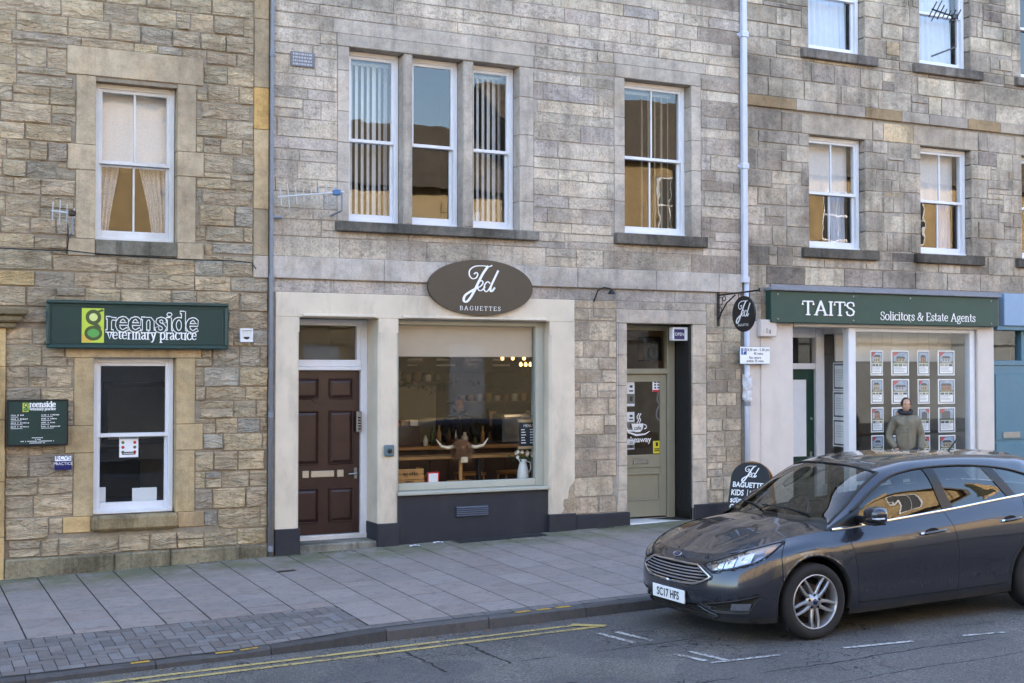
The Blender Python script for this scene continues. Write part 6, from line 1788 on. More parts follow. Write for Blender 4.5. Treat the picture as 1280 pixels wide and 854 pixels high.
def person(label, x, y, z, H, face, jacket, trousers, arms):
    """standing figure; face = heading; arms = ((elbow, wrist) left, (elbow, wrist) right) as offsets (forward, side, up)"""
    t = thing("person", label, "person", (x, y, z))
    k = H / 1.76; fx, fy = math.cos(face), math.sin(face)
    def w(a, b, h): return (x + (a * fx - b * fy) * k, y + (a * fy + b * fx) * k, z + h * k)
    R = lambda a, b=None: (a * k, (b or a) * k)
    legs = {'pel': (w(0, 0, .96), R(.145, .115)), 'hl': (w(0, .095, .88), R(.095)), 'hr': (w(0, -.095, .88), R(.095)), 'kl': (w(.02, .11, .50), R(.062)), 'kr': (w(.03, -.11, .50), R(.062)),
            'al': (w(-.01, .12, .10), R(.045)), 'ar': (w(0, -.12, .10), R(.045))}
    skinned("trousers", legs, [('pel', 'hl'), ('pel', 'hr'), ('hl', 'kl'), ('kl', 'al'), ('hr', 'kr'), ('kr', 'ar')], trousers, t)
    for s in (1, -1):
        f = {'h': (w(-.06, s * .12, .045), R(.04, .042)), 'm': (w(.06, s * .125, .04), R(.042, .036)), 't': (w(.17, s * .135, .03), R(.036, .026))}
        skinned("shoe", f, [('h', 'm'), ('m', 't')], M['shoe'], t, 1)
    el, wl_, er, wr_ = arms
    body = {'w': (w(0, 0, .84), R(.185, .14)), 'b': (w(.0, 0, 1.04), R(.18, .14)), 'c': (w(.0, 0, 1.27), R(.195, .145)), 's': (w(-.01, 0, 1.43), R(.14, .11)), 'n': (w(0, 0, 1.51), R(.085, .08)),
            'sl': (w(-.01, .17, 1.39), R(.092)), 'sr': (w(-.01, -.17, 1.39), R(.092)), 'el': (w(*el), R(.066)), 'er': (w(*er), R(.066)), 'wl': (w(*wl_), R(.05)), 'wr': (w(*wr_), R(.05))}
    skinned("jacket", body, [('w', 'b'), ('b', 'c'), ('c', 's'), ('s', 'n'), ('s', 'sl'), ('s', 'sr'), ('sl', 'el'), ('el', 'wl'), ('sr', 'er'), ('er', 'wr')], jacket, t)
    nk = {'a': (w(.0, 0, 1.46), R(.055)), 'b': (w(.01, 0, 1.58), R(.052))}
    skinned("neck", nk, [('a', 'b')], M['skin'], t, 1)
    MB().tube([w(.085 * math.cos(q) - .015, .095 * math.sin(q), 1.53 + .02 * math.cos(q + math.pi)) for q in [2 * math.pi * j / 16 for j in range(17)]], .034 * k, 8).build("collar", M["trousers"], t, smooth=True)
    MB().tube([w(.143, 0, .84), w(.142, 0, 1.05), w(.147, 0, 1.27), w(.10, 0, 1.46)], .008 * k, 6).build("zip", M['etch'], t)
    head_mesh(w(.015, 0, 1.645), .090 * k, face, t)
    # hands with five fingers each
    for (e, q) in ((el, wl_), (er, wr_)):
        E_, Q = Vector(w(*e)), Vector(w(*q)); d = (Q - E_).normalized(); side = Vector((-fy, fx, 0)) * (1 if q[1] > 0 else -1); nrm_ = d.cross(side).normalized()
        J = {'w': (tuple(Q), R(.026, .02)), 'p': (tuple(Q + d * .06 * k), R(.036, .017))}; ed = [('w', 'p')]
        skinned("hand", J, ed, M['skin'], t, 1)
        for fi in range(4):
            o_ = Q + d * .085 * k + nrm_ * (fi - 1.5) * .019 * k; L_ = (.07, .08, .075, .058)[fi] * k
            MB().tube([o_ - d * .015, o_ + d * L_ * .5, o_ + d * L_ * .85 - side * .02 * k, o_ + d * L_ * .95 - side * .04 * k], [.0095*k, .009*k, .008*k, .006*k], 7).build("finger", M['skin'], t, smooth=True)
        o_ = Q + d * .03 * k - nrm_ * .03 * k
        MB().tube([o_, o_ + (d - nrm_ * .8).normalized() * .035 * k, o_ + (d - nrm_ * .4).normalized() * .065 * k], [.012*k, .011*k, .008*k], 7).build("thumb", M['skin'], t, smooth=True)
    return t
hp = at(1132, 497, -.55)
pz_ = pavs(hp[0], -.55)
person("man in a grey green zipped jacket standing outside the solicitors window behind the car", hp[0], -.55, pz_, hp[1] - pz_, rad(-118), M['jacket'], M['trousers'],
       ((-.05, .265, 1.12), (.12, .215, .92), (-.05, -.265, 1.13), (.14, -.20, .95)))
person("dimly seen person in a navy apron working behind the cafe counter", 8.05, 3.2, .036, 1.70, rad(-100), M['apron'], M['trousers'],
       ((.10, .28, 1.14), (.34, .20, 1.10), (.10, -.28, 1.14), (.34, -.20, 1.10)))

# ================================================================== the sunlit side of the street (seen in the window and car reflections)
M['gold_stone'] = paint('sunlit sandstone across the street', (172, 148, 108), .9, var=.22, scale=3.5, bump=.3, dirt=.25)
M['render_pale'] = paint('pale render across the street', (196, 174, 134), .9, var=.08, scale=3, bump=.1)
M['shop_added'] = paint('added shopfronts toned for reflections', (122, 126, 130), .5, var=.3, scale=1.2, bump=.05)
M['old_slate'] = paint('mossy brown slates', (98, 88, 74), .8, var=.35, scale=3, bump=.3)
def opposite(label, x0, x1, eaves, ridge, mat, storeys, seed, chim=()):
    Y = -19.0
    zb = -.4
    t = thing("terrace_house", label, "house", ((x0 + x1) / 2, Y, zb))
    rnd = random.Random(seed)
    MB().box(x0, x1, Y - 8, Y, zb, eaves).build("wall", mat, t)
    MB().prism_x([(Y + .3, eaves + .002), (Y - 4, ridge), (Y - 8.3, eaves + .002)], x0 - .1, x1 + .1).build("roof", M['old_slate'], t)
    n = max(1, int((x1 - x0) / 3.0)); sh = (eaves - zb) / storeys
    for s in range(storeys):
        for k in range(n):
            cx = x0 + (x1 - x0) * (k + .5) / n; z0 = zb + sh * s + sh * .3; z1 = zb + sh * s + sh * .85
            w = MB()
            for (a, b, c, d) in ((cx - .55, cx + .55, z1 - .06, z1), (cx - .55, cx + .55, z0, z0 + .06), (cx - .55, cx - .49, z0 + .06, z1 - .06), (cx + .49, cx + .55, z0 + .06, z1 - .06), (cx - .49, cx + .49, (z0+z1)/2 - .025, (z0+z1)/2 + .025), (cx - .012, cx + .012, z0 + .06, z1 - .06)): w.box(a, b, Y - .02, Y + .03, c, d)
            wo = w.build("window", M['white'], t)
            MB().box(cx - .52, cx + .52, Y - .01, Y + .012, z0 + .03, z1 - .03).build("pane", M['blind'] if storeys == 2 else M['black'], wo)
            MB().box(cx - .68, cx + .68, Y - .05, Y + .12, z0 - .16, z0 - .005).build("sill", mat, wo)
            MB().box(cx - .7, cx + .7, Y - .05, Y + .05, z1 + .005, z1 + .25).build("lintel", mat, wo)
    MB().box(x0, x1, Y - .02, Y + .07, zb + sh - .12, zb + sh + .05).build("string_course", mat, t)
    if storeys == 3: MB().box(x0 + .2, x1 - .2, Y - .1, Y + .14, zb, 3.7).box(x0 + .2, x1 - .2, Y + .141, Y + .3, 3.1, 3.65).build("shopfront", M['shop_added'], t)  # shopfront added to keep the gold out of the window reflections
    for cx in chim:
        c = MB().box(cx - .8, cx + .8, Y - 4.5, Y - 3.5, ridge - .8, ridge + 1.3).build("chimney", mat, t)
        for k in range(4): MB().lathe([(.14, 0), (.16, .3), (.13, .55), (.0, .56)], (cx - .55 + k * .37, Y - 4, ridge + 1.3), 12).build("chimney_pot", M['kraft'], c)
    return t
opposite("golden sandstone terrace house across the street, reflected in the top left window", -14, 9.0, 9.2, 12.6, M['gold_stone'], 3, 1, (-8, 6))
opposite("low pale rendered house across the street, reflected in the middle light of the triple window", 9.05, 17.5, 7.4, 10.0, M['render_pale'], 2, 2, (9.9,))
opposite("tall golden sandstone house across the street, reflected in the windows above the fascia", 17.6, 44, 8.7, 11.6, M['gold_stone'], 3, 3, (21, 30, 38))
far_pav = sheet("far_pavement", -45, 60, -19.1, -14.2, lambda X, Y: road_z(X, -14.2) + .1, M['joint'], 40, 4)
M['hill'] = paint('wooded hill', (86, 80, 58), .95, var=.4, scale=.6, bump=.4)
P = []
for j in range(14):
    row = []
    for i in range(70):
        X = -160 + i * 6; Y = -60 - j * 9
        h = (j / 13) * (26 + 9 * noise.noise(Vector((X * .02, Y * .02, 1)))) + 4.5 * noise.noise(Vector((X * .16, Y * .16, 4))) * min(1, j / 3)
        row.append((X, Y, -1.5 + h))
    P.append(row)
MB().grid(P).build("hill", M['hill'], None, smooth=False, kind="structure")
# ================================================================== the parked hatchback
def car_paint():
    t = NT('dark grey metallic car paint')
    c = t.mix(t.noise(420, 2), lin((42, 45, 54)), lin((60, 64, 75)))
    sp = t.n("SeparateXYZ"); t.l(t.objc(), sp.inputs[0])
    low = t.ramp(t.math('ADD', sp.outputs[2], t.math('MULTIPLY', t.noise(7, 5), .25)), [(.28, .75), (.62, 0.0)])
    dust = t.math('MULTIPLY', low, t.ramp(t.noise(5, 6, .7, stretch=(6, 6, .6)), [(.3, .35), (.7, 1.0)]))
    c = t.mix(t.math('MULTIPLY', dust, .16), c, lin((96, 90, 82)))
    t.base(c); t.l(t.math('ADD', t.math('MULTIPLY', dust, .22), .24), t.b.inputs["Roughness"])
    t.set(Metallic=.55); t.b.inputs["Coat Weight"].default_value = 1.0
    t.l(t.math('ADD', t.math('MULTIPLY', dust, .22), .02), t.b.inputs["Coat Roughness"])
    return t.m
M['car_paint'] = car_paint()
M['car_black'] = paint('black car trim', (16, 16, 18), .35, var=.1, bump=.02)
M['car_plastic'] = paint('grey black bumper plastic', (40, 40, 42), .6, var=.12, bump=.06, dirt=.25)
M['tyre'] = paint('tyre rubber', (34, 34, 36), .85, var=.15, bump=.1, dirt=.12)
M['alloy'] = paint('silver alloy', (176, 176, 180), .32, .75, var=.08, bump=.02, dirt=.1)
M['well'] = paint('wheel well', (14, 14, 14), .95, var=.1, bump=.05)
M['car_glass'] = glass_mat('car window glass', (.40, .43, .42), 1.8, 0, 1, .0)
M['screen_glass'] = glass_mat('windscreen glass', (.72, .78, .76), 1.3, 0, 1, .0)
M['lamp_glass'] = glass_mat('headlight lens', (.95, .96, .98), 1.1, 0, 1, .01)
M['reflector'] = paint('headlight reflector', (230, 232, 238), .12, 1.0, var=.05, bump=0)
M['lamp_white'] = paint('lamp white', (214, 218, 228), .25, .3, var=.08, bump=0)
M['lamp_bowl'] = paint('headlight bowl', (150, 154, 164), .3, .6, var=.15, scale=25, bump=0)
M['amber'] = paint('amber lens', (176, 120, 66), .25, var=.1, bump=0)
M['red_lens'] = paint('red lens', (120, 16, 18), .2, var=.1, bump=0)
M['seat'] = paint('car seat cloth', (44, 44, 48), .9, var=.15, bump=.1)
M['disc'] = paint('brake disc', (90, 86, 84), .45, .8, var=.2, bump=.02)

CAR_X, CAR_Y = 6.36, -5.33
_pit = math.atan(.022)
CAR_Z = road_z(7.25, -6.2) - .012
car = thing("parked_car", "dark grey five-door hatchback parked at the kerb", "car", (CAR_X, CAR_Y, CAR_Z - .9 * math.tan(_pit)))
ROOT = Matrix.Translation(car.location) @ Matrix.Rotation(rad(-1.3), 4, 'Z') @ Matrix.Rotation(-_pit, 4, 'Y') @ Matrix.Rotation(-.008, 4, 'X')
ROLL_FIX = 0
def cw(s, t, z):
    v = ROOT @ Vector((s, t, z)); return (v.x, v.y, v.z)
def cobj(name, V, F, mat, parent=None, smooth=True):
    """car parts are built in car coordinates: s back from the nose, t across, z up"""
    me = bpy.data.meshes.new(name); me.from_pydata([tuple(v) for v in V], [], F); me.validate()
    if smooth: me.polygons.foreach_set("use_smooth", [True] * len(me.polygons))
    me.materials.append(mat); me.update()
    o = bpy.data.objects.new(name, me); COL.objects.link(o)
    if parent is None:
        o.parent = car; o.matrix_parent_inverse = Matrix.Translation(car.location).inverted(); o.matrix_basis = ROOT
    else:
        o.parent = parent
    return o
def cmb(mb, name, mat, parent=None, smooth=False): return cobj(name, mb.v, mb.f, mat, parent, smooth)
def hermite(P, i, u):
    n = len(P)
    p0, p1, p2, p3 = P[max(i-1, 0)], P[i], P[min(i+1, n-1)], P[min(i+2, n-1)]
    if i == 0: p0 = tuple(2*a - b for a, b in zip(p1, p2))
    if i + 2 > n - 1: p3 = tuple(2*a - b for a, b in zip(p2, p1))
    d1 = max(1e-6, math.dist(p0, p1)) ; d2 = max(1e-6, math.dist(p1, p2)); d3 = max(1e-6, math.dist(p2, p3))
    out = []
    for a, b, c, d in zip(p0, p1, p2, p3):
        m1 = d2 * ((b - a) / d1 * d2 + (c - b) / d2 * d1) / (d1 + d2)
        m2 = d2 * ((c - b) / d2 * d3 + (d - c) / d3 * d2) / (d2 + d3)
        h = u*u*(3 - 2*u)
        out.append(b*(2*u**3 - 3*u*u + 1) + m1*(u**3 - 2*u*u + u) + c*(-2*u**3 + 3*u*u) + m2*(u**3 - u*u))
    return tuple(out)
def curve(P, x):
    i = min(int(x), len(P) - 2); return hermite(P, i, x - i)
# lower body: six rows (height) by plan stations from the nose centre round to the tail centre
ROWS = [
 [(.10,0,.185),(.11,.30,.185),(.16,.55,.18),(.27,.72,.18),(.45,.835,.18),(.56,.86,.18),(.9,.87,.19),(1.24,.86,.185),(1.36,.855,.18),(2.0,.845,.185),(2.52,.845,.19),(3.05,.85,.20),(3.55,.86,.22),(3.95,.84,.24),(4.15,.75,.26),(4.25,.5,.27),(4.28,0,.27)],
 [(.045,0,.27),(.055,.30,.27),(.115,.57,.27),(.235,.75,.275),(.43,.87,.28),(.56,.893,.285),(.9,.90,.29),(1.24,.893,.29),(1.37,.885,.285),(2.0,.878,.285),(2.51,.878,.29),(3.10,.882,.30),(3.55,.895,.32),(3.95,.875,.34),(4.2,.78,.36),(4.31,.5,.36),(4.35,0,.36)],
 [(.0,0,.40),(.014,.30,.40),(.075,.58,.41),(.20,.77,.42),(.405,.883,.435),(.56,.908,.44),(.9,.915,.455),(1.24,.908,.46),(1.365,.90,.46),(2.0,.893,.46),(2.52,.893,.47),(3.15,.903,.49),(3.55,.915,.50),(3.95,.89,.50),(4.22,.79,.50),(4.33,.5,.50),(4.36,0,.50)],
 [(.008,0,.53),(.024,.30,.535),(.088,.58,.55),(.215,.765,.572),(.42,.878,.60),(.57,.908,.62),(.9,.917,.64),(1.23,.912,.63),(1.345,.908,.625),(2.0,.910,.625),(2.51,.910,.64),(3.27,.915,.665),(3.55,.917,.68),(3.95,.885,.68),(4.2,.78,.68),(4.31,.5,.68),(4.34,0,.68)],
 [(.05,0,.645),(.066,.30,.65),(.135,.575,.665),(.265,.745,.692),(.46,.852,.727),(.60,.880,.75),(.9,.892,.785),(1.2,.888,.788),(1.31,.888,.79),(2.0,.893,.815),(2.48,.893,.842),(3.36,.888,.895),(3.58,.882,.92),(3.9,.85,.925),(4.1,.74,.925),(4.2,.48,.925),(4.24,0,.925)],
 [(.13,0,.735),(.15,.30,.735),(.24,.545,.757),(.40,.675,.80),(.60,.742,.846),(.75,.772,.874),(.97,.792,.898),(1.18,.803,.909),(1.31,.808,.914),(2.0,.825,.956),(2.42,.824,.988),(3.42,.785,1.068),(3.6,.755,1.080),(3.82,.71,1.095),(3.98,.62,1.10),(4.06,.4,1.10),(4.08,0,1.10)],
]
NA, NK = len(ROWS[0]), len(ROWS)
def surf(a, k):
    """body point at plan station a, height row k"""
    col = [curve(R, a) for R in ROWS]
    return Vector(curve(col, k))
def surf_n(a, k):
    e = .02
    du = surf(min(a + e, NA - 1.001), k) - surf(max(a - e, 0), k); dv = surf(a, min(k + e, NK - 1.001)) - surf(a, max(k - e, 0))
    n = du.cross(dv)
    n = n.normalized() if n.length > 1e-9 else Vector((-1, 0, 0))
    c = surf(a, k)
    if n.dot(Vector((c.x - 2.1, c.y, 0))) < 0: n = -n
    return n
WHEELS = (.90, 3.548); WZ, ARCH = .327, .398
def inside(poly, x, y):
    r = False; n = len(poly)
    for i in range(n):
        x1, y1 = poly[i]; x2, y2 = poly[(i+1) % n]
        if (y1 > y) != (y2 > y) and x < (x2 - x1) * (y - y1) / (y2 - y1) + x1: r = not r
    return r
GRILLE = [(-.01, 2.58), (1.25, 2.64), (1.62, 2.86), (1.86, 3.12), (1.2, 3.93), (-.01, 4.0)]
LOWER = [(-.01, .22), (1.75, .25), (2.02, .55), (1.25, 1.28), (-.01, 1.28)]
FOG = [(1.42, 1.42), (1.95, .92), (3.25, .92), (3.78, 1.95)]
LIGHT = [(1.42, 4.0), (1.85, 3.52), (2.6, 3.60), (3.4, 3.82), (4.1, 4.26), (4.72, 4.82), (3.9, 4.86), (3.0, 4.84), (2.2, 4.62), (1.6, 4.22)]
REG = [("grille_recess", GRILLE, .035, M['car_black']), ("lower_grille", LOWER, .03, M['car_black']), ("fog_recess", FOG, .035, M['car_plastic']), ("headlight_bowl", LIGHT, .05, M['lamp_bowl'])]
asamp = []
for i in range(NA - 1):
    n = 20 if i < 4 else (14 if i in (4, 5, 6, 7, 10, 11, 12) else 8)
    asamp += [i + j / n for j in range(n)]
asamp.append(NA - 1)
ksamp = []
for i in range(NK - 1): ksamp += [i + j / 9 for j in range(9)]
ksamp.append(NK - 1)
CURV = {}
for a in asamp: CURV[a] = [curve(R, a) for R in ROWS]
def build_lower(side):
    grid = {}; pts = []
    for ia, a in enumerate(asamp):
        for ik, k in enumerate(ksamp):
            p = Vector(curve(CURV[a], k)); 
            for nm, poly, dep, m_ in REG:
                if a < 5 and inside(poly, a, k): p = p - surf_n(a, k) * dep; break
            # push vertices out of the wheel openings
            pts.append(p)
    K = len(ksamp)
    for i, p in enumerate(pts):
        for ws in WHEELS:
            dx, dz = p.x - ws, p.z - WZ; d = math.hypot(dx, dz)
            grid.setdefault(i, None)
            if d < ARCH and p.y > .5: grid[i] = (ws, d)
    parts = {}
    def part_of(a, k):
        if a < 5:
            for nm, poly, dep, m_ in REG:
                if inside(poly, a, k): return (nm, m_)
        if k < .42: return ("sill_trim", M['car_plastic'])
        if 8 <= a < 10 and k >= .95: return ("front_door", M['car_paint'])
        if 10 <= a < 11 and k >= .95: return ("rear_door", M['car_paint'])
        if a < 5 and k < 4.0: return ("front_bumper", M['car_paint'])
        if a < 8: return ("front_wing", M['car_paint'])
        if a < 8: return ("sill", M['car_paint'])
        if a < 11: return ("sill", M['car_paint'])
        if k < 2.6 and a > 13: return ("rear_bumper", M['car_paint'])
        return ("rear_quarter", M['car_paint'])
    for ia in range(len(asamp) - 1):
        for ik in range(K - 1):
            q = [ia*K + ik, (ia+1)*K + ik, (ia+1)*K + ik+1, ia*K + ik+1]
            ins = [grid.get(x) for x in q]
            if all(ins): continue
            a = (asamp[ia] + asamp[ia+1]) / 2; k = (ksamp[ik] + ksamp[ik+1]) / 2
            parts.setdefault(part_of(a, k), []).append(q)
    made = {}
    for (nm, m_), faces in parts.items():
        ids = {}; V = []; F = []
        cnt = {}
        for q in faces:
            for e in ((q[0], q[1]), (q[1], q[2]), (q[2], q[3]), (q[3], q[0])): cnt[frozenset(e)] = cnt.get(frozenset(e), 0) + 1
        bnd = set()
        for e, c in cnt.items():
            if c == 1: bnd |= e
        cen = Vector((0, 0, 0))
        for q in faces:
            for x in q: cen += pts[x]
        cen /= 4 * len(faces)
        for q in faces:
            f = []
            for x in q:
                if x not in ids:
                    p = pts[x].copy(); g = grid.get(x)
                    if g:
                        ws, d = g; s = ARCH / max(d, .01); p.x = ws + (p.x - ws) * s; p.z = WZ + (p.z - WZ) * s
                    elif x in bnd and nm in ("front_door", "rear_door"):
                        dd = cen - p
                        p.x += .003 * (1 if dd.x > 0 else -1) if abs(dd.x) > .3 else 0
                    elif x in bnd and nm in ("front_wing", "front_bumper", "rear_quarter"):
                        dd = cen - p
                        if p.x > .3: p.y -= .0015
                    ids[x] = len(V); V.append((p.x, p.y * side, p.z))
                f.append(ids[x])
            F.append(tuple(f) if side < 0 else tuple(reversed(f)))
        made[nm] = cobj(nm, V, F, m_)
    # black shell a little inside, so that panel gaps read dark
    V = []; F = []
    A2 = asamp[::3] + [asamp[-1]]; K2 = ksamp[::3] + [ksamp[-1]]
    for a in A2:
        for k in K2:
            p = surf(a, k); n = surf_n(a, k); p = p - n * (.012 if a > 5 else .07)
            V.append((p.x, p.y * side, p.z))
    for i in range(len(A2) - 1):
        for j in range(len(K2) - 1):
            q = [i*len(K2)+j, (i+1)*len(K2)+j, (i+1)*len(K2)+j+1, i*len(K2)+j+1]
            if all(min(math.hypot(V[x][0]-ws, V[x][2]-WZ) for ws in WHEELS) > ARCH + .03 for x in q): F.append(tuple(q))
    cobj("inner_shell", V, F, M['well'])
    # wheel arches: rolled lip and dark well
    for ws in WHEELS:
        L = []; 
        for j in range(41):
            th = rad(-26 + 232 * j / 40); x, z = ws + ARCH * math.cos(th), WZ + ARCH * math.sin(th)
            if z < .2: continue
            # width of the body at this point
            best = min(((abs(p.x - x) + abs(p.z - z)), p.y) for p in pts[::3] if p.y > .6)
            y = best[1]
            L.append((x, y, z, math.cos(th), math.sin(th)))
        rows = [[(x, side * y, z) for x, y, z, c, s_ in L], [(x - c*.012, side * (y - .004), z - s_*.012) for x, y, z, c, s_ in L], [(x - c*.014, side * (y - .05), z - s_*.014) for x, y, z, c, s_ in L], [(x + c*.03, side * (y - .05), z + s_*.03) for x, y, z, c, s_ in L], [(x + c*.03, side * .52, z + s_*.03) for x, y, z, c, s_ in L]]
        m = MB().grid(rows[:3]); cmb(m, "arch_lip", M['car_plastic'], smooth=True)
        m = MB().grid(rows[3:]); m.add([(ws + (ARCH+.03)*math.cos(rad(t_)), side*.52, WZ + (ARCH+.03)*math.sin(rad(t_))) for t_ in range(-30, 211, 12)], [tuple(range(21))]); cmb(m, "wheel_well", M['well'])
    return made
nearp = build_lower(-1)
farp = build_lower(1)
def srf(a, k, side, off=0.0):
    p = surf(a, k) + surf_n(a, k) * off; return (p.x, p.y * side, p.z)
# ---- bonnet
def bonnet_pt(j, q):
    """j 0..1 from nose edge to cowl, q -1..1 across"""
    a = 2 + 5 * j; e = curve(ROWS[5], a)
    zc = curve([(.735,), (.795,), (.86,), (.915,), (.955,), (.985,)], j * 5)[0]
    sc = .13 + (.985 - .13) * j
    aq = abs(q)
    t = q * e[1]
    if j < .2:
        tt = aq * e[1]
        lo, hi = 0.0, 2.0
        for _ in range(18):
            md = (lo + hi) / 2
            if curve(ROWS[5], md)[1] < tt: lo = md
            else: hi = md
        f = curve(ROWS[5], lo); w = 1 - j / .2
    else: f = (0, 0, 0); w = 0
    s = sc + (e[0] - sc) * aq ** 2.0; z = zc + (e[2] - zc) * aq ** 2.4
    z += .010 * math.exp(-((aq - .62) / .10) ** 2) * min(1, j * 4) * (1 - j * .5) - .004
    s = s * (1 - w) + f[0] * w; z = z * (1 - w) + (f[2] - .003) * w
    return Vector((s, t, z))
P = [[tuple(bonnet_pt(j / 22, -.985 + 1.97 * i / 40)) for i in range(41)] for j in range(23)]
bon = cmb(MB().grid(P), "bonnet", M['car_paint'], smooth=True)
P = [[tuple(bonnet_pt(j / 12, -1 + 2 * i / 24) - Vector((0, 0, .012 if 0 < i < 24 else .004))) for i in range(25)] for j in range(13)]
cmb(MB().grid(P), "bonnet_gap_shade", M['well'], smooth=True)  # black sheet under the bonnet stands for the shade in its edge gap
# ---- glasshouse
G = [  # belt, window top, roof rail, roof mid, roof centre
 [(1.10,.802,.908),(1.12,.79,.922),(1.15,.765,.945),(1.05,.40,.972),(1.0,0,.985)],
 [(1.35,.810,.915),(1.43,.757,1.065),(1.39,.715,1.078),(1.27,.38,1.122),(1.21,0,1.137)],
 [(1.6,.817,.930),(1.70,.702,1.225),(1.63,.655,1.238),(1.51,.36,1.290),(1.46,0,1.306)],
 [(1.85,.822,.945),(1.93,.667,1.330),(1.86,.617,1.358),(1.76,.34,1.412),(1.71,0,1.428)],
 [(2.1,.825,.963),(2.15,.652,1.372),(2.12,.602,1.416),(2.1,.33,1.454),(2.08,0,1.466)],
 [(2.5,.824,.992),(2.5,.648,1.392),(2.5,.597,1.440),(2.5,.33,1.476),(2.5,0,1.486)],
 [(3.0,.808,1.034),(3.0,.652,1.372),(3.0,.600,1.430),(3.0,.33,1.466),(3.0,0,1.476)],
 [(3.4,.785,1.066),(3.4,.668,1.312),(3.4,.600,1.398),(3.45,.33,1.440),(3.45,0,1.452)],
 [(3.7,.735,1.085),(3.65,.682,1.235),(3.72,.590,1.350),(3.86,.32,1.400),(3.90,0,1.41)],
 [(3.93,.66,1.10),(3.9,.64,1.13),(3.96,.55,1.20),(4.04,.30,1.23),(4.06,0,1.24)],
 [(4.02,.58,1.10),(4.03,.56,1.102),(4.05,.50,1.106),(4.09,.28,1.108),(4.10,0,1.11)],
]
GC = [[G[g][r] for g in range(len(G))] for r in range(5)]
def gh(u, v): return Vector(curve([curve(R, u) for R in GC], v))
def patch(u0, u1, v0, v1, nu, nv, side, off=0.0, fn=None):
    rows = []
    for i in range(nu + 1):
        row = []
        for j in range(nv + 1):
            u = u0 + (u1 - u0) * i / nu; v = v0 + (v1 - v0) * j / nv
            p = gh(u, v)
            if off:
                e = .03; n = (gh(min(u + e, 9.999), v) - gh(max(u - e, 0), v)).cross(gh(u, min(v + e, 3.999)) - gh(u, max(v - e, 0)))
                n.normalize()
                if n.dot(Vector((0, 1, .5))) < 0: n = -n
                p = p + n * off
            row.append((p.x, p.y * side, p.z))
        rows.append(row)
    return rows
for side in (-1, 1):
    cmb(MB().grid(patch(0, 10, 1, 2.06, 60, 8, side)), "roof_rail", M['car_paint'], smooth=True)
    cmb(MB().grid(patch(2.98, 8.1, 2.0, 3.999, 40, 16, side)), "roof", M['car_paint'], smooth=True)
    cmb(MB().grid(patch(8.0, 10, 1.9, 3.999, 12, 14, side, .002)), "rear_screen", M['car_glass'], smooth=True)
# side windows: find u for a given s on belt and top edges
def u_at(r, s):
    lo, hi = 0.0, 9.99
    for _ in range(30):
        m = (lo + hi) / 2
        if curve(GC[r], m)[0] < s: lo = m
        else: hi = m
    return lo
def side_panel(name, sb0, sb1, st0, st1, v0, v1, mat, side, off, n=18, m=8, parent=None):
    rows = []
    ub0, ub1, ut0, ut1 = u_at(0, sb0), u_at(0, sb1), u_at(1, st0), u_at(1, st1)
    for i in range(n + 1):
        row = []
        for j in range(m + 1):
            v = v0 + (v1 - v0) * j / m; f = i / n
            u = (ub0 + (ub1 - ub0) * f) * (1 - v) + (ut0 + (ut1 - ut0) * f) * v
            p = gh(u, v); row.append((p.x, side * (p.y + off), p.z + (off * .3)))
        rows.append(row)
    return cmb(MB().grid(rows), name, mat, parent, smooth=True)
for side in (-1, 1):
    # window openings are glass; pillars and rubbers sit proud of them
    cmb(MB().grid(patch(0, 1.28, 0, 1, 12, 6, side)), "mirror_sail", M['car_black'], smooth=True)
    fd = side_panel("front_door_window", 1.42, 2.44, 1.48, 2.33, .03, .97, M['car_glass'], side, -.004)
    side_panel("rear_door_window", 2.52, 3.28, 2.40, 3.04, .03, .97, M['car_glass'], side, -.004)
    side_panel("quarter_window", 3.34, 3.66, 3.12, 3.58, .05, .95, M['car_glass'], side, -.004)
    side_panel("pillar", 2.42, 2.55, 2.31, 2.43, 0, 1, M['car_black'], side, .003, 3)
    side_panel("pillar", 3.25, 3.37, 3.01, 3.15, 0, 1, M['car_black'], side, .003, 3)
    side_panel("pillar", 3.64, 4.0, 3.56, 4.0, 0, 1, M['car_paint'], side, .001, 8)
    # rubber along the top of the glass and bright strip along the belt
    top = []; bel = []
    for i in range(61):
        u = .9 + 7.4 * i / 60
        p = gh(u, .985); top.append((p.x, side * (p.y + .002), p.z)); 
    for i in range(41):
        s = 1.16 + (3.72 - 1.16) * i / 40; p = gh(u_at(0, s), .02); bel.append((p.x, side * (p.y + .006), p.z + .004))
    cmb(MB().tube(top, .013, 6), "window_rubber", M['car_black'], smooth=True)
    m = MB(); m.grid([[(x, y + side * .004, z - .012) for x, y, z in bel], [(x, y + side * .007, z) for x, y, z in bel], [(x, y, z + .013) for x, y, z in bel]]); cmb(m, "belt_strip", M['chrome'], smooth=True)
# windscreen with black surround, scuttle and wipers
for side in (-1, 1):
    cmb(MB().grid(patch(.02, 2.98, 1.98, 3.999, 20, 16, side, -.002)), "windscreen", M['screen_glass'], smooth=True)
    edge = [gh(.05 + 2.95 * i / 24, 2.04) for i in range(25)]
    cmb(MB().tube([(p.x, side * p.y, p.z) for p in edge], .012, 6), "screen_seal", M['car_black'], smooth=True)
    edge = [gh(2.99, 2.02 + 1.97 * i / 16) for i in range(17)]
    cmb(MB().tube([(p.x, side * p.y, p.z) for p in edge], .012, 6), "screen_seal", M['car_black'], smooth=True)
P = []
for i in range(25):
    q = -1 + 2 * i / 24; b = bonnet_pt(1.0, q); g = gh(.12, 2.0 + 1.99 * (1 - abs(q)))
    P.append([(b.x - .02, b.y, b.z - .014), ((b.x + g.x) / 2, b.y * .97, (b.z + g.z) / 2 - .008), (g.x + .03, math.copysign(g.y, q) if abs(q) > .02 else 0, g.z + .004)])
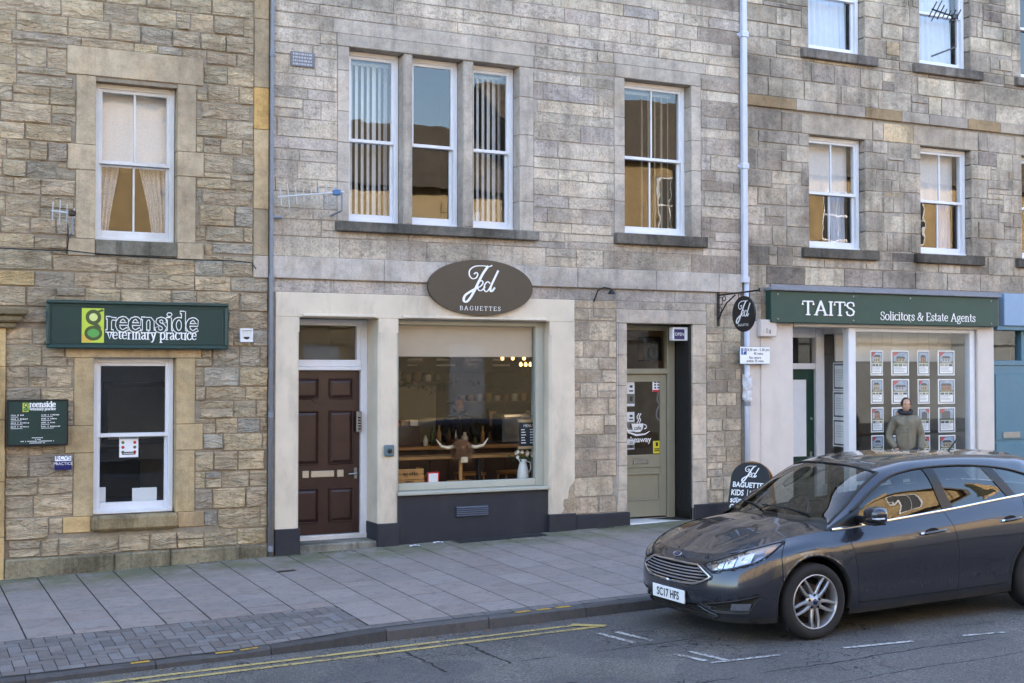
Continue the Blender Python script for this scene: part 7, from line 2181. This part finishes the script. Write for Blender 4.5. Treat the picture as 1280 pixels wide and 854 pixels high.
cmb(MB().grid(P), "scuttle", M['car_black'], smooth=True)
for (y0, y1) in ((-.52, .12), (.05, .62)):
    a0 = gh(.25, 2 + 1.99 * (1 - abs(y0) / .75)); b0 = gh(.40, 2 + 1.99 * (1 - abs(y1) / .75))
    cmb(MB().tube([(a0.x - .02, y0, a0.z + .012), ((a0.x + b0.x) / 2, (y0 + y1) / 2, (a0.z + b0.z) / 2 + .028), (b0.x, y1, b0.z + .02)], [.010, .008, .006], 6), "wiper", M['black_matt'])
# ---- front details
def path_on(poly, side, off, closed=True, n=6):
    out = []
    m = len(poly)
    for i in range(m if closed else m - 1):
        for j in range(n):
            f = j / n; a = poly[i][0] + (poly[(i+1) % m][0] - poly[i][0]) * f; k = poly[i][1] + (poly[(i+1) % m][1] - poly[i][1]) * f
            out.append(srf(max(a, 0), k, side, off))
    if closed: out.append(out[0])
    else: out.append(srf(max(poly[-1][0], 0), poly[-1][1], side, off))
    return out
gp = [p for p in GRILLE if p[0] >= 0]
full = path_on([(0, 2.58)] + gp + [(0, 4.0)], -1, .004, False)
fullR = path_on([(0, 2.58)] + gp + [(0, 4.0)], 1, .004, False)
cmb(MB().tube(full + list(reversed(fullR)), .011, 6), "grille_surround", M['chrome'], smooth=True)
for i, k in enumerate((2.83, 3.05, 3.27, 3.49, 3.71)):
    lim = 1.25 + (1.78 - 1.25) * max(0, min(1, (k - 2.66) / .44)) if k < 3.1 else 1.84 - (k - 3.12) / .81 * .62
    L = [srf(lim * j / 14, k, -1, -.006) for j in range(14, 0, -1)] + [srf(lim * j / 14, k, 1, -.006) for j in range(0, 15)]
    m = MB(); m.grid([[(x + .014, y, z - .012) for x, y, z in L], [(x - .004, y, z - .008) for x, y, z in L], [(x - .004, y, z + .005) for x, y, z in L], [(x + .014, y, z + .009) for x, y, z in L]]); cmb(m, "grille_bar", M['chrome'], smooth=False)
for k in (.5, .78, 1.05):
    lim = 1.85 if k < .6 else 1.95 - (k - .55) * .9
    L = [srf(lim * j / 10, k, -1, -.014) for j in range(10, 0, -1)] + [srf(lim * j / 10, k, 1, -.014) for j in range(0, 11)]
    cmb(MB().tube(L, .007, 5), "lower_grille_bar", M['car_plastic'], smooth=True)
for side in (-1, 1):
    cmb(MB().tube(path_on([p for p in LOWER if p[0] > 0][:], side, .002, False), .008, 5), "lower_grille_edge", M['car_paint'], smooth=True)
    cmb(MB().tube(path_on(FOG, side, .002), .007, 5), "fog_surround", M['car_plastic'], smooth=True)
    for k in (1.1, 1.35): cmb(MB().tube([srf(1.75 + .9 * j / 6 - (k - 1.1) * .3, k, side, -.02) for j in range(7)], .006, 5), "fog_slat", M['car_black'], smooth=True)
    m = MB(); m.grid([[srf(2.55 + .75 * i / 8 + .12 * j / 3, 1.10 + .42 * j / 3, side, -.012) for i in range(9)] for j in range(4)]); cmb(m, "fog_light", M['lamp_bowl'], smooth=True)
    m = MB(); m.grid([[srf(2.53 + .79 * i / 8 + .12 * j / 3, 1.08 + .46 * j / 3, side, .0) for i in range(9)] for j in range(4)]); cmb(m, "fog_lens", M['lamp_glass'], smooth=True)
    # headlight: dark surround, reflectors, lens
    hl = cmb(MB().tube(path_on(LIGHT, side, .003, True, 5), .006, 5), "headlight", M['car_black'], smooth=True)
    lowb = [(1.42, 4.0), (1.85, 3.52), (2.6, 3.60), (3.4, 3.82), (4.1, 4.26), (4.72, 4.82)]; upb = [(1.42, 4.02), (1.6, 4.22), (2.2, 4.62), (3.0, 4.84), (3.9, 4.86), (4.72, 4.82)]
    def lerp(B, a):
        for (a0, k0), (a1, k1) in zip(B, B[1:]):
            if a0 <= a <= a1: return k0 + (k1 - k0) * (a - a0) / (a1 - a0)
        return B[-1][1]
    def lamp(name, a0, a1, f0, f1, off, mat, n=14, m_=6):
        rows = []
        for j in range(m_ + 1):
            rows.append([srf(a, lerp(lowb, a) + (lerp(upb, a) - lerp(lowb, a)) * (f0 + (f1 - f0) * j / m_), side, off) for a in [a0 + (a1 - a0) * i / n for i in range(n + 1)]])
        return cmb(MB().grid(rows), name, mat, hl, smooth=True)
    lamp("lens", 1.43, 4.71, 0, 1, .003, M['lamp_glass'], 30)
    for (a0, a1, mt) in ((1.75, 2.18, M['reflector']), (2.24, 2.62, M['reflector']), (2.68, 3.30, M['lamp_white'])):
        lamp("reflector", a0, a1, .18, .86, -.018, mt, 8)
    lamp("indicator", 3.75, 4.25, .3, .8, -.012, M['amber'], 8)
    for a_ in (2.0, 2.45, 3.0):
        c = Vector(srf(a_, (lerp(lowb, a_) + lerp(upb, a_)) / 2, side, -.03)); n_ = surf_n(a_, 4.2); n_.y *= side
        mm = MB(); rg = []
        for rr_, d_ in ((.0, .02), (.02, .018), (.034, .004), (.038, -.004)):
            u_ = n_.cross(Vector((0, 0, 1))).normalized(); v_ = n_.cross(u_)
            rg.append([tuple(c + n_ * d_ + (u_ * math.cos(t_) + v_ * math.sin(t_)) * rr_) for t_ in [2*math.pi*i/16 for i in range(17)]])
        mm.grid(rg); cmb(mm, "projector", M['chrome'], hl, smooth=True)
# number plate, badge
pc = ROOT
plate = cmb(MB().box(-.022, -.006, -.262, .262, .300, .414, .004), "number_plate", M['paper'])
a = MB(); sans(a, "SC17 HFS", 0, .325, .098, 0, lambda X, Z, Y: (-.0245, -X, Z), 'CENTER', .92, .002); cmb(a, "plate_lettering", M['black'], plate)
b0 = surf(0, 4.55)
M['badge_blue'] = paint('blue badge', (42, 60, 98), .3, .4, var=.05, bump=0)
def badge(c, nrm_, ry, rz, parent=None, flat_axis='front'):
    u_ = Vector((0, 1, 0)); v_ = nrm_.cross(u_).normalized()
    m = MB(); m.tube([tuple(c + u_ * math.cos(t_) * ry + v_ * math.sin(t_) * rz) for t_ in [2*math.pi*i/28 for i in range(29)]], .004, 6); ob = cmb(m, "badge", M['chrome'], parent, smooth=True)
    m = MB(); m.add([tuple(c + nrm_ * .001 + u_ * math.cos(t_) * ry + v_ * math.sin(t_) * rz) for t_ in [2*math.pi*i/28 for i in range(28)]], [tuple(range(28))]); cmb(m, "badge_field", M['badge_blue'], ob)
    pts_ = smooth_path([(-.6, -.1), (-.45, .2), (-.3, .05), (-.35, -.3), (-.2, .0), (-.05, -.1), (.1, .1), (.2, -.15), (.35, .05), (.5, .35), (.42, -.15), (.6, .05)], 4)
    m = MB(); ribbon(m, pts_, lambda *q: .09, lambda X, Z, Y: tuple(c + nrm_ * .003 - u_ * X * ry + v_ * Z * rz * (1 if v_.z > 0 else -1)), 0); cmb(m, "badge_script", M['chrome'], ob)
n0 = surf_n(0, 4.5)
badge(b0 + n0 * .006, n0, .058, .024)
# ---- wheels
def wheel_mesh(ws, side):
    steer = 0
    yo = side * .905      # outer face of the tyre
    def wy(h): return yo - side * h
    root = bpy.data.objects.new("wheel", None)
    W = cmb(MB().lathe([(.222, -.003), (.228, .0)], (ws, yo, WZ), 4, 'y'), "wheel", M['alloy'])   # lip ring carries the parts
    W.data.clear_geometry()
    m = MB(); prof = [(.236, .012), (.230, .004), (.224, .006), (.220, .022), (.205, .045), (.200, .12), (.205, .19)]
    m.lathe([(r, -side * h) for r, h in prof], (ws, yo, WZ), 56, 'y')
    W.data.from_pydata(m.v, [], m.f); W.data.polygons.foreach_set("use_smooth", [True] * len(W.data.polygons)); W.data.update()
    m = MB(); prof = [(.232, .014), (.245, .004), (.268, -.006), (.292, -.004), (.310, .008), (.320, .022), (.3255, .04), (.3265, .10), (.3255, .165), (.318, .19), (.29, .208), (.24, .2)]
    m.lathe([(r, -side * h) for r, h in prof], (ws, yo, WZ), 64, 'y'); cmb(m, "tyre", M['tyre'], W, smooth=True)
    m = MB()
    for j in range(64):       # tread blocks
        t0 = 2 * math.pi * j / 64
        for h in (.05, .085, .12):
            P_ = []
            for (r, tt, hh) in ((.3262, 0, h), (.3262, .062, h + .006), (.3262, .062, h + .028), (.3262, 0, h + .022)):
                P_.append((ws + (r + .003) * math.cos(t0 + tt), yo - side * hh, WZ + (r + .003) * math.sin(t0 + tt)))
            m.add(P_, [(0, 1, 2, 3)])
    cmb(m, "tread", M['tyre'], W)
    m = MB().lathe([(.0, -side*.10), (.14, -side*.10), (.145, -side*.115), (0, -side*.115)], (ws, yo, WZ), 32, 'y'); cmb(m, "brake_disc", M['disc'], W)
    m = MB().lathe([(.205, -side*.13), (0, -side*.13)], (ws, yo, WZ), 32, 'y'); cmb(m, "backplate", M['well'], W)
    for j in range(5):
        th = rad(90 - 18 + 72 * j + 54)
        for sg in (-1, 1):
            m = MB(); secs = []
            for f in (0, .25, .5, .75, 1):
                r = .040 + f * .180; off = sg * (.016 + .016 * math.sin(f * math.pi * .75) + .004 * f); w = .017 - .006 * f; dep = .018 + .026 * f * (1 - f) * 0 + (.012 * (1 - f) ** 2)
                c, s_ = math.cos(th), math.sin(th)
                ring = []
                for (o_, h_) in ((-w, dep + .03), (-w, dep + .004), (-w * .5, dep - .004), (w * .5, dep - .004), (w, dep + .004), (w, dep + .03)):
                    ring.append((ws + r * c - (off + o_) * s_, yo - side * h_, WZ + r * s_ + (off + o_) * c))
                secs.append(ring)
            m.grid(secs); m.f = [f_ if True else f_ for f_ in m.f]
            ob = cmb(m, "spoke", M['alloy'], W, smooth=False); fix_normals(ob)
        bx_, bz_ = ws + .057 * math.cos(th + rad(36)), WZ + .057 * math.sin(th + rad(36))
        cmb(MB().lathe([(0, -side*.018), (.011, -side*.018), (.012, -side*.05)], (bx_, yo, bz_), 10, 'y'), "wheel_bolt", M['well'], W)
    cmb(MB().lathe([(0, -side*.014), (.03, -side*.014), (.034, -side*.02), (.075, -side*.026), (.082, -side*.05)], (ws, yo, WZ), 30, 'y'), "hub", M['alloy'], W, smooth=True)
    cmb(MB().lathe([(0, -side*.011), (.024, -side*.011), (.027, -side*.016)], (ws, yo, WZ), 24, 'y'), "hub_cap", M['badge_blue'], W, smooth=True)
    return W
for ws in WHEELS:
    for side in (-1, 1): wheel_mesh(ws, side)
# ---- door handles, mirrors, side crease, sill line, seams
for side, pr in ((-1, nearp), (1, farp)):
    for nm, a0, a1, k in (("front_door", 9.20, 9.78, 4.0), ("rear_door", 10.66, 10.92, 3.98)):
        L = [Vector(srf(a0 + (a1 - a0) * j / 8, k, side, .0)) for j in range(9)]
        m = MB(); hb = cmb(m.tube([tuple(p + Vector((0, side * (.012 + .022 * math.sin(math.pi * (.12 + .76 * j / 8))), .004 * j / 8))) for j, p in enumerate(L)], [.008, .013, .014, .014, .014, .014, .014, .013, .008], 8), "handle", M['car_paint'] , pr[nm], smooth=True)
        c = (L[3] + L[4]) / 2
        m = MB(); m.add([(c.x + .075 * math.cos(t_), side * 0 + srf(a0 + (a1-a0)*.5, k, side, .003)[1], c.z + .004 + .034 * math.sin(t_)) for t_ in [2*math.pi*i/20 for i in range(20)]], [tuple(range(20))]); cmb(m, "handle_cup", M['car_black'], pr[nm])
        cmb(MB().tube([tuple(L[0] + Vector((-.02, side * .008, 0))), tuple(L[0] + Vector((.015, side * .02, 0)))], .012, 8), "handle_cap", M['chrome'], pr[nm])
    # mirror
    mc = Vector((1.50, side * .985, 1.035)) if side < 0 else Vector((1.62, .89, 1.03)); V = []; n1, n2 = 20, 12
    for i in range(n2 + 1):
        ph = -math.pi/2 + math.pi * i / n2
        for j in range(n1):
            th = 2 * math.pi * j / n1
            sgn = lambda v, p: math.copysign(abs(v) ** p, v)
            X, Y_, Z = .085 * sgn(math.cos(ph), .7) * sgn(math.cos(th), .8), .115 * sgn(math.cos(ph), .7) * sgn(math.sin(th), .8), .075 * sgn(math.sin(ph), .8)
            if X > .045: X = .045 + (X - .045) * .2
            V.append(tuple(mc + Vector((X, Y_ * (1 - .10 * (Z < 0)), Z * (1 + .12 * side * Y_ / .11)))))
    F = [(i*n1+j, i*n1+(j+1) % n1, (i+1)*n1+(j+1) % n1, (i+1)*n1+j) for i in range(n2) for j in range(n1)]
    mo = cobj("wing_mirror", V, F, M['car_paint']); fix_normals(mo)
    cmb(MB().box(mc.x + .046, mc.x + .052, min(mc.y - .09, mc.y + .09), mc.y + .09, mc.z - .052, mc.z + .055, .003), "mirror_glass", M['chrome'], mo)
    cmb(MB().tube([(1.46, side * .80, .985), (1.48, side * .90, .985), (1.49, side * .95, .995)], [.034, .03, .03], 10), "mirror_arm", M['car_black'], mo, smooth=True)
    cmb(MB().box(1.42, 1.56, *sorted((side * .90, side * 1.06)), .952, .975, .01), "mirror_base", M['car_black'], mo)
    cmb(MB().tube([(1.425, side * 1.03, 1.012), (1.45, side * 1.085, 1.012), (1.50, side * 1.10, 1.014)], .009, 6), "mirror_indicator", M['lamp_white'], mo, smooth=True)
    # wedge line between the doors and the sill, rear lights
    for a0 in (8, 10, 11):
        cmb(MB().tube([srf(a0, k_, side, -.004) for k_ in [1 + 3.98 * j / 20 for j in range(21)]], .005, 5), "door_gap_shade", M['well'], smooth=True)  # black tubes along the door edges paint in the shade of the gaps
    cmb(MB().tube([srf(8 + 3 * j / 30, .95, side, -.001) for j in range(31)], .006, 5), "door_gap_shade", M['well'], smooth=True)
    cmb(MB().tube([srf(4.75 + .25 * j / 8, 4.8 - 2.4 * j / 8, side, -.001) for j in range(9)], .0045, 5), "wing_gap_shade", M['well'], smooth=True)  # black tube painted in as the shade of the wing seam
    m = MB(); m.grid([[srf(13.2 + .9 * i / 8, 3.9 + .95 * j / 6, side, .006) for i in range(9)] for j in range(7)]); cmb(m, "tail_light", M['red_lens'], smooth=True)
    cmb(MB().box(.62, .66, *sorted((side * .70, side * .86)), .10, .18, .004), "air_dam", M['car_black'])
cmb(MB().tube([(3.25, 0, 1.44), (3.42, 0, 1.60)], [.011, .008], 6).box(3.2, 3.29, -.03, .03, 1.425, 1.445, .008), "roof_aerial", M['car_black'])
cmb(MB().box(.3, 4.1, -.80, .80, .19, .22), "floor_pan", M['well'])
# ---- inside
cmb(MB().box(1.02, 1.55, -.72, .72, .80, .93, .05), "dashboard", M['seat'])
for side in (-1, 1):
    cmb(MB().box(1.95, 2.5, side * .36 - .24, side * .36 + .24, .42, .62, .06).add([(2.42 + dx + (.18 if z > .8 else 0), side * .36 + dy, z) for dx in (0, .12) for dy in (-.22, .22) for z in (.55, 1.12)], [(0,1,3,2),(4,6,7,5),(0,4,5,1),(2,3,7,6),(1,5,7,3),(0,2,6,4)]), "front_seat", M['seat'])
    cmb(MB().box(2.62, 2.72, side * .36 - .13, side * .36 + .13, 1.16, 1.34, .03), "headrest", M['seat'])
cmb(MB().box(3.0, 3.5, -.6, .6, .42, .6, .06).box(3.42, 3.56, -.6, .6, .6, 1.08, .05), "rear_seat", M['seat'])
wc = Vector((1.66, .36, .93)); ax = Vector((.85, 0, -.5)).normalized()
u_ = Vector((0, 1, 0)); v_ = ax.cross(u_)
cmb(MB().tube([tuple(wc + (u_ * math.cos(t_) + v_ * math.sin(t_)) * .18) for t_ in [2*math.pi*i/28 for i in range(29)]], .016, 8), "steering_wheel", M['car_black'], smooth=True)
cmb(MB().box(3.6, 4.0, -.62, .62, .6, 1.02, .05), "parcel_shelf", M['seat'])
